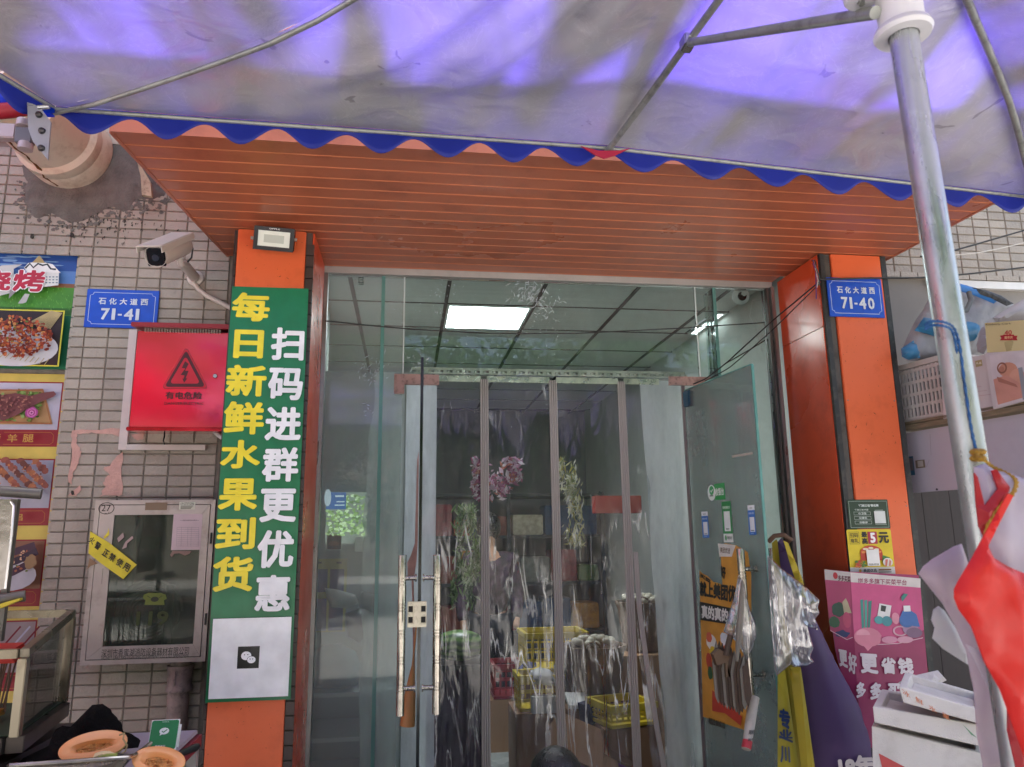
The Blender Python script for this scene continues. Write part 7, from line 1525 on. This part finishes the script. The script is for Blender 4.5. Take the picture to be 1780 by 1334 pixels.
# ================================================================ blue canopy umbrella
YE = 2.04; HZ = H
Lc = W(95, 197, 2.015); Mc = W(1055, 264, 2.06); Rc = W(1800, 350, 2.21)
zE = (Lc.z+Mc.z+Rc.z)/3
for p in (Lc, Mc, Rc): pass
apex = Vector((.74, .80, H+1.30)); hub = W(1536, 30, .88)
ribs = {}
ribs['L'] = [Lc, W(135, 191, 1.97), W(270, 148, 1.84), W(405, 101, 1.68), W(500, 65, 1.58), W(600, 10, 1.47), W(700, -55, 1.35), apex]
ribs['M'] = [Mc, W(1130, 165, 1.82), W(1195, 75, 1.56), W(1250, 0, 1.42), W(1330, -110, 1.25), apex]
ribs['R'] = [Rc, W(1760, 190, 1.75), W(1722, 95, 1.55), W(1680, 0, 1.36), W(1650, -90, 1.22), apex]
nrm = Vector((.0616, -.998, 0)); N1 = Lc+Vector((-.44, -.90, 0))*2.9; N2 = Rc+nrm*3.0; N1.z = Lc.z; N2.z = Rc.z; ML = (Lc+N1)/2; MR = (Rc+N2)/2; MN = (N1+N2)/2
def simple(a): return [a, a.lerp(apex, .25)+Vector((0, 0, .0)), a.lerp(apex, .5), a.lerp(apex, .75), apex]
for k_, p_ in (('NL', N1), ('NR', N2), ('ML', ML), ('MR', MR), ('MN', MN)): ribs[k_] = simple(p_)
def samp(pl, t_):
    L_ = [0]
    for i in range(len(pl)-1): L_.append(L_[-1]+(pl[i+1]-pl[i]).length)
    d = t_*L_[-1]
    for i in range(len(pl)-1):
        if d <= L_[i+1] or i == len(pl)-2:
            q = (d-L_[i])/(L_[i+1]-L_[i]); 
            a = pl[max(i-1, 0)]; b = pl[i]; c = pl[i+1]; e = pl[min(i+2, len(pl)-1)]
            return b.lerp(c, min(1, q))
M_can = bpy.data.materials.new('blue_silver_canopy'); M_can.use_nodes = True; n = M_can.node_tree; L = n.links.new; p_ = n.nodes['Principled BSDF']
g_ = n.nodes.new('ShaderNodeNewGeometry'); t1 = n.nodes.new('ShaderNodeTexNoise'); t1.inputs['Scale'].default_value = 3; t1.inputs['Detail'].default_value = 8; L(g_.outputs['Position'], t1.inputs[0])
cr_ = n.nodes.new('ShaderNodeValToRGB'); cr_.color_ramp.elements[0].position = .3; cr_.color_ramp.elements[0].color = (.44, .43, .43, 1); cr_.color_ramp.elements[1].position = .7; cr_.color_ramp.elements[1].color = (.62, .60, .60, 1); L(t1.outputs[0], cr_.inputs[0])
# stains with shapes of their own
t2_ = n.nodes.new('ShaderNodeTexNoise'); t2_.inputs['Scale'].default_value = 9; t2_.inputs['Detail'].default_value = 3; t2_.inputs['Distortion'].default_value = 1.2; L(g_.outputs['Position'], t2_.inputs[0])
mr_ = n.nodes.new('ShaderNodeMapRange'); mr_.inputs[1].default_value = .70; mr_.inputs[2].default_value = .73; mr_.inputs[4].default_value = .55; L(t2_.outputs[0], mr_.inputs[0])
mx_ = n.nodes.new('ShaderNodeMix'); mx_.data_type = 'RGBA'; L(mr_.outputs[0], mx_.inputs[0]); L(cr_.outputs[0], mx_.inputs[6]); mx_.inputs[7].default_value = (.16, .14, .13, 1); t7 = n.nodes.new('ShaderNodeTexNoise'); t7.inputs['Scale'].default_value = 5; t7.inputs['Detail'].default_value = 9; t7.inputs['Roughness'].default_value = .62; t7.inputs['Distortion'].default_value = 2.2; L(g_.outputs['Position'], t7.inputs[0])
s7 = n.nodes.new('ShaderNodeMath'); s7.operation = 'SUBTRACT'; s7.inputs[1].default_value = .5; L(t7.outputs[0], s7.inputs[0]); a7 = n.nodes.new('ShaderNodeMath'); a7.operation = 'ABSOLUTE'; L(s7.outputs[0], a7.inputs[0])
r7 = n.nodes.new('ShaderNodeMapRange'); r7.inputs[1].default_value = .001; r7.inputs[2].default_value = .012; r7.inputs[3].default_value = 1.13; r7.inputs[4].default_value = 1; L(a7.outputs[0], r7.inputs[0])  # thin pale lines painted in for light along the wrinkles
v7 = n.nodes.new('ShaderNodeVectorMath'); v7.operation = 'SCALE'; L(mx_.outputs[2], v7.inputs[0]); L(r7.outputs[0], v7.inputs['Scale']); L(v7.outputs[0], p_.inputs['Base Color'])
p_.inputs['Roughness'].default_value = .36; p_.inputs['Metallic'].default_value = .35
bp_ = n.nodes.new('ShaderNodeBump'); bp_.inputs['Strength'].default_value = .7; bp_.inputs['Distance'].default_value = .012
t5 = n.nodes.new('ShaderNodeTexNoise'); t5.inputs['Scale'].default_value = 7; t5.inputs['Detail'].default_value = 8; t5.inputs['Distortion'].default_value = 1.5; L(g_.outputs['Position'], t5.inputs[0]); L(t5.outputs[0], bp_.inputs['Height']); L(bp_.outputs[0], p_.inputs['Normal'])
tl = n.nodes.new('ShaderNodeBsdfTranslucent'); tl.inputs[0].default_value = (.030, .016, .21, 1); df_2 = n.nodes.new('ShaderNodeBsdfDiffuse'); df_2.inputs[0].default_value = (.02, .04, .38, 1)
# sun and shade patches painted into the translucency as streaks that let blue through
mp_ = n.nodes.new('ShaderNodeMapping'); mp_.inputs['Scale'].default_value = (2.6, .75, 1); mp_.inputs['Rotation'].default_value = (0, 0, -.12); L(g_.outputs['Position'], mp_.inputs[0])
t6 = n.nodes.new('ShaderNodeTexNoise'); t6.inputs['Scale'].default_value = 1.6; t6.inputs['Detail'].default_value = 2.5; t6.inputs['Roughness'].default_value = .5; t6.inputs['Distortion'].default_value = .5; L(mp_.outputs[0], t6.inputs[0])
m6 = n.nodes.new('ShaderNodeMapRange'); m6.interpolation_type = 'SMOOTHSTEP'; m6.inputs[1].default_value = .34; m6.inputs[2].default_value = .72; m6.inputs[3].default_value = .02; m6.inputs[4].default_value = 1; L(t6.outputs[0], m6.inputs[0])
v6 = n.nodes.new('ShaderNodeVectorMath'); v6.operation = 'SCALE'; v6.inputs[0].default_value = (.022, .013, .13); L(m6.outputs[0], v6.inputs['Scale']); L(v6.outputs[0], tl.inputs[0])
ad = n.nodes.new('ShaderNodeAddShader'); L(p_.outputs[0], ad.inputs[0]); L(tl.outputs[0], ad.inputs[1]); L(ad.outputs[0], n.nodes['Material Output'].inputs[0])
M_val = mat('royal_blue_valance', '#1d2f9e', .55, var=.08, vs=8, bump=.2, bs=20, trans=.25)
M_rib = mat('umbrella_rib_steel', '#9a9c96', .38, .45, var=.15, vs=20, dirt='#3c3c38', dirtamt=.5, ds=30)
M_pole = mat('galvanised_pole', '#b5b9ba', .30, .7, var=.12, vs=14, stretch=(3, 3, .8), dirt='#6a6c6a', dirtamt=.4, ds=25)
t = thing('market_umbrella', (.73, .88, 0), 'large square blue market umbrella with silver lining whose scalloped edge hangs before the shop', 'umbrella')
panels = [('L', 'M', 'far'), ('M', 'R', 'far'), ('R', 'MR', ''), ('MR', 'NR', ''), ('NR', 'MN', ''), ('MN', 'NL', ''), ('NL', 'ML', ''), ('ML', 'L', '')]
for a_, b_, kd in panels:
    A_, B2 = ribs[a_], ribs[b_]; seed = hash_ = sum(map(ord, a_+b_))
    nu, nv = (60, 60) if kd else (30, 30)
    def fn(u, v, A_=A_, B2=B2, seed=seed, kd=kd, a_=a_, b_=b_):
        p = samp(A_, v); q = samp(B2, v); r = p.lerp(q, u); s_ = math.sin(math.pi*u); r = r+Vector((0, 0, .022))
        r.z -= .07*s_*(math.sin(math.pi*min(1, v*1.15)))
        if (a_, b_) == ('L', 'M'): r.z -= .020*s_*(math.sin(u*27+2.0*v)+.5*math.sin(u*47+1))*max(0, min(1, (v-.13)*3.0))*max(0, 1-abs(u-.5)*2.3)
        if (a_, b_) == ('ML', 'L'): r.z -= .03*math.sin(u*5+1)*s_
        r.z += (.010*noise.noise(Vector((r.x*5, r.y*5, seed)))+.005*noise.noise(Vector((r.x*14, r.y*14, seed))))*s_*min(1, v*3)
        return r
    MB().grid(fn, nu, nv).build('canopy_panel', M_can, t, True)
# hem tube line and valance
def val(a, b, n_sc, name='valance'):
    L_ = (b-a).length; d = (b-a).normalized(); out = Vector((-d.y, d.x, 0)); k = n_sc*16
    vs = []; fs = []
    for i in range(k+1):
        u = i/k; p = a.lerp(b, u)+Vector((0, 0, .022)); ph = u*n_sc
        dep = .050+.030*math.cos(2*math.pi*(ph-.5)); w_ = .006*math.sin(ph*2*math.pi+1.3)+.008*noise.noise(Vector((u*9, 1, 3)))
        for j in range(5):
            f_ = j/4; vs.append(p+Vector((0, 0, -dep*f_))+out*w_*f_+out*(.002))
    for i in range(k):
        for j in range(4): fs.append((i*5+j, (i+1)*5+j, (i+1)*5+j+1, i*5+j+1))
    o = MB().add(vs, fs).build(name, M_val, t, True, solid=.0012)
val(Lc, Mc, 8); val(Mc, Rc, 7); val(Rc, N2, 14); val(N2, N1, 15); val(N1, Lc, 14)
for a_, b_ in ((Lc, Mc), (Mc, Rc), (Rc, N2), (N2, N1), (N1, Lc)):
    MB().tube([a_+Vector((0, 0, .012)), b_+Vector((0, 0, .012))], .006, 8).build('hem_rod', M_rib, t, True)
for k_, pl in ribs.items():
    pts = [samp(pl, i/14) for i in range(15)]; MB().tube(pts, [.0065 if k_ == 'L' else .0095]*15, 10).build('rib', M_rib, t, True)
strs = W(1195, 75, 1.555); MB().tube([strs, hub+Vector((-.012, .0, .006))], .0095, 12).build('strut', M_rib, t, True)
for k_ in ('L', 'R', 'ML', 'MR', 'MN', 'NL', 'NR'):
    e_ = samp(ribs[k_], .80); MB().tube([e_, hub+(e_-hub).normalized()*.04], .0095, 10).build('strut', M_rib, t, True)
bj = MB(); bj.obox(strs, (0, 1, 0), (1, 0, 0), (0, 0, 1), .02, .014, .016, 0, .003); bj.ball(strs+Vector((-.0, -.018, .006)), .005); bj.ball(strs+Vector((-.0, -.018, -.008)), .005); bj.build('rib_joint', mat('bright_zinc', '#b8babb', .25, .9), t, True)
cpt = MB(); q = Mc+Vector((.0, -.01, 0))
cpt.prism([W(1010, 254, 2.03), W(1040, 262, 2.03), W(1055, 262, 2.03), W(1075, 262, 2.03), W(1095, 258, 2.03), W(1070, 270, 2.03), W(1050, 276, 2.03), W(1032, 268, 2.03)], (0, .004, 0)); cpt.build('corner_pocket', mat('red_pocket', '#a8203c', .6), t)
# pole and white runner
pb, ptp = Vector((.728, .88, 0)), Vector((.70, .88, apex.z+.05)); pb = W(1745, 1160, .88); pt_ = W(1571, 64, .88); dd = (pt_-pb).normalized(); p_lo = pb-dd*(pb.z/dd.z); p_hi = pb+dd*((apex.z-pb.z)/dd.z)
MB().tube([p_lo, pb, pt_, p_hi], .0195, 32).build('pole', M_pole, t, True)
M_wr = mat('white_nylon', '#e2e0e2', .35, var=.03)
hb = pt_-dd*.000
MB().lathe([(.021, 0), (.037, 0), (.040, .006), (.037, .014), (.031, .018), (.031, .085), (.036, .092), (.040, .10), (.055, .102), (.056, .125), (.05, .13), (.021, .13)], hb, dd, 36).build('runner', M_wr, t, True)
MB().lathe([(.001, .0), (.024, .0), (.027, .005), (.027, .040), (.001, .044)], hb+dd*.075+Vector((-.047, .01, -.012)), Vector((-.1, .0, 1)), 20).build('runner_socket', M_wr, t, True)
# bracket, arm, blue sheet and red tube of the neighbouring awning
t = thing('awning_arm', W(60, 230, 1.98), 'folding awning arm with riveted steel plate just under the left corner of the blue umbrella', 'awning arm')
Yk = 1.93; MB().prism([W(47, 178, Yk), W(58, 181, Yk), (W(70, 187, Yk)), W(88, 212, Yk), W(83, 278, Yk), W(57, 246, Yk), W(49, 224, Yk)], (0, .006, 0)).build('plate', mat('zinc_plate', '#a5a8ad', .35, .6, var=.06), t)
for x, y in ((68, 200), (73, 228), (72, 258)): MB().lathe([(0, .008), (.005, .008), (.0075, .006), (.009, .0)], W(x, y, Yk-.0005), (0, -1, 0), 14).build('bolt', mat('dark_bolt', '#4c4a4a', .3, .8), t, True)
M_arm = mat('pinkish_aluminium', '#b8a4a6', .4, .5, var=.05)
a_ = W(-80, 226, 1.99); b_ = W(31, 232, 1.99); MB().obox((a_+b_)/2, (b_-a_).normalized(), (0, 1, 0), Vector((0, 0, 1)), (b_-a_).length/2, .014, .021, 0, .003).build('arm', M_arm, t)
a_ = W(31, 236, 1.98); b_ = W(57, 240, 1.98); MB().obox((a_+b_)/2, (1, 0, 0), (0, 1, 0), (0, 0, 1), .021, .012, .022, 0, .002).build('knuckle', mat('knuckle_grey', '#6e6a70', .4, .6), t)
for x, y in ((41, 216), (44, 256)): MB().lathe([(0, .012), (.016, .012), (.018, .008), (.018, -.008), (0, -.012)], W(x, y, 1.98), (0, 0, 1), 18).build('pivot', M_arm, t, True)
MB().tube([W(66, 187, 1.9), W(86, 186, 1.9)], .006, 12).build('pin', mat('bright_zinc'), t, True)
tag(MB().tube([W(-80, 200, 2.0), W(20, 192, 2.0), W(48, 187, 2.0)], .021, 16).build('red_roller', mat('red_wrapped_tube', '#a01828', .6, var=.12, vs=20, bump=.5), None, True), 'red cloth-wrapped roller tube at the upper left edge', 'tube')
b = MB()
def fb(u, v): 
    p = W(-120+u*215, 128+(62*u) + v*(62-48*u), 1.98+.05*v); p.z += .01*noise.noise(Vector((u*6, v*4, 2))); return p
b.grid(fb, 20, 8); tag(b.build('blue_tarpaulin', mat('blue_tarpaulin_sheet', '#1048d8', .4, var=.15, vs=8, trans=.5, bump=.4), None, True, solid=.001), 'bright blue tarpaulin edge below the left corner of the umbrella', 'tarpaulin')
# ropes and bags in the right foreground
M_rope = mat('blue_rope', '#27588f', .7, var=.2, vs=60, bump=.8, bs=300); M_yr = mat('yellow_rope', '#b58a2a', .7, var=.25, vs=60, bump=1, bs=300)
def rope(pts, r, m_, lab, tw=2):
    P_ = [W(*p) for p in pts]; o = []
    for i in range(len(P_)-1):
        a = P_[max(i-1, 0)]; b2_ = P_[i]; c = P_[i+1]; e = P_[min(i+2, len(P_)-1)]
        for k in range(10): s_ = k/10; o.append(.5*((2*b2_)+(-a+c)*s_+(2*a-5*b2_+4*c-e)*s_*s_+(-a+3*b2_-3*c+e)*s_**3))
    o.append(P_[-1]); b = MB()
    for q in range(tw):
        path = []
        for i, p in enumerate(o):
            ph = i*.9+q*2*math.pi/tw; path.append(p+Vector((math.cos(ph), math.sin(ph)*.5, math.sin(ph)))*r*.6)
        b.tube(path, r*.75, 6)
    tag(b.build('rope', m_, None, True), lab, 'rope')
rope([(1608, 566, .85), (1618, 559, .845), (1640, 560, .84), (1658, 570, .85), (1668, 600, .86), (1676, 660, .86), (1686, 730, .86), (1694, 770, .86), (1698, 786, .86)], .0016, M_rope, 'thin blue rope looped round the umbrella pole and hanging down')
rope([(1608, 572, .85), (1620, 566, .845), (1640, 567, .84), (1656, 577, .85), (1665, 620, .865), (1674, 690, .865), (1684, 745, .865), (1700, 786, .86)], .0016, M_rope, 'second turn of blue rope round the umbrella pole')
rope([(1697, 786, .85), (1700, 795, .84), (1712, 800, .83), (1726, 812, .83), (1748, 822, .82), (1766, 835, .81), (1762, 856, .80), (1742, 878, .80), (1722, 905, .80), (1712, 935, .80)], .0022, M_yr, 'yellow rope tied round the neck of the red and white bags')
b = MB()
for k in range(6): b.ball(W(1695+(k % 3)*5, 786+(k//3)*11, .85), .0065, .007, .0045, 8)
tag(b.build('rope_knot', M_yr, None, True), 'yellow rope knot beside the umbrella pole', 'rope')
def filmsheet(name, pts, Y, col, lab, dp=.02, wr=.006, tr=.35, rough=.35, wf=22, res=.007, slope=0):
    b = MB(); puff(b, pts, Y, dp*.4, res, wr*1.7, wf*.75, .25, slope=slope, stretch=(1.2, .55)); tag(b.build(name, mat('film_'+col[1:], col, rough, var=.06, vs=10, bump=.3, bs=40, trans=tr), None, True), lab, 'plastic bag')
filmsheet('white_bag', [(1694, 812), (1712, 806), (1730, 818), (1756, 822), (1780, 832), (1800, 850), (1800, 1000), (1775, 1010), (1740, 1015), (1718, 960), (1706, 930), (1698, 880)], .82, '#cfc4d2', 'white plastic bag gathered by yellow rope at the right edge', .02, .006)
filmsheet('red_bag', [(1694, 822), (1700, 830), (1712, 880), (1735, 850), (1724, 818), (1733, 816), (1756, 848), (1752, 862), (1712, 935), (1702, 915), (1697, 870)], .805, '#c22a34', 'red gathered upper part of the bag under the yellow rope', .008, .004)
filmsheet('red_bag', [(1752, 858), (1762, 862), (1740, 905), (1718, 950), (1728, 970), (1752, 985), (1800, 1005), (1800, 1340), (1790, 1340), (1762, 1260), (1740, 1200), (1712, 1150), (1690, 1090), (1668, 1060), (1660, 1040), (1660, 1025), (1666, 1012), (1690, 972), (1712, 930), (1735, 890)], .78, '#ee3a32', 'big bright red plastic bag hanging in front of the umbrella pole', .02, .007, .35)
filmsheet('white_bag', [(1598, 998), (1606, 985), (1622, 972), (1660, 950), (1672, 946), (1690, 1000), (1700, 1060), (1722, 1140), (1745, 1220), (1765, 1340), (1712, 1340), (1700, 1280), (1694, 1200), (1680, 1130), (1662, 1090), (1640, 1050), (1612, 1015)], .93, '#d8c8d0', 'long pinkish white bag trailing down behind the umbrella pole', .015, .006, .4)
filmsheet('white_bag', [(1624, 1060), (1632, 1054), (1642, 1062), (1660, 1090), (1680, 1130), (1690, 1160), (1668, 1146), (1640, 1128), (1622, 1110), (1626, 1092), (1620, 1078)], .96, '#dedede', 'small white bag tail hanging left of the umbrella pole', .012, .004, .4)
filmsheet('red_bag', [(1752, 1190), (1770, 1180), (1800, 1190), (1800, 1340), (1768, 1340), (1752, 1270)], .86, '#c02a34', 'red bag fold at the lower right corner', .015, .006)
filmsheet('white_bag', [(1680, 1120), (1700, 1130), (1730, 1150), (1756, 1180), (1768, 1230), (1762, 1300), (1740, 1240), (1716, 1190)], .9, '#e4dce4', 'milky bag fold between pole and the red bag', .012, .005, .4)
print('objects', len(bpy.data.objects))
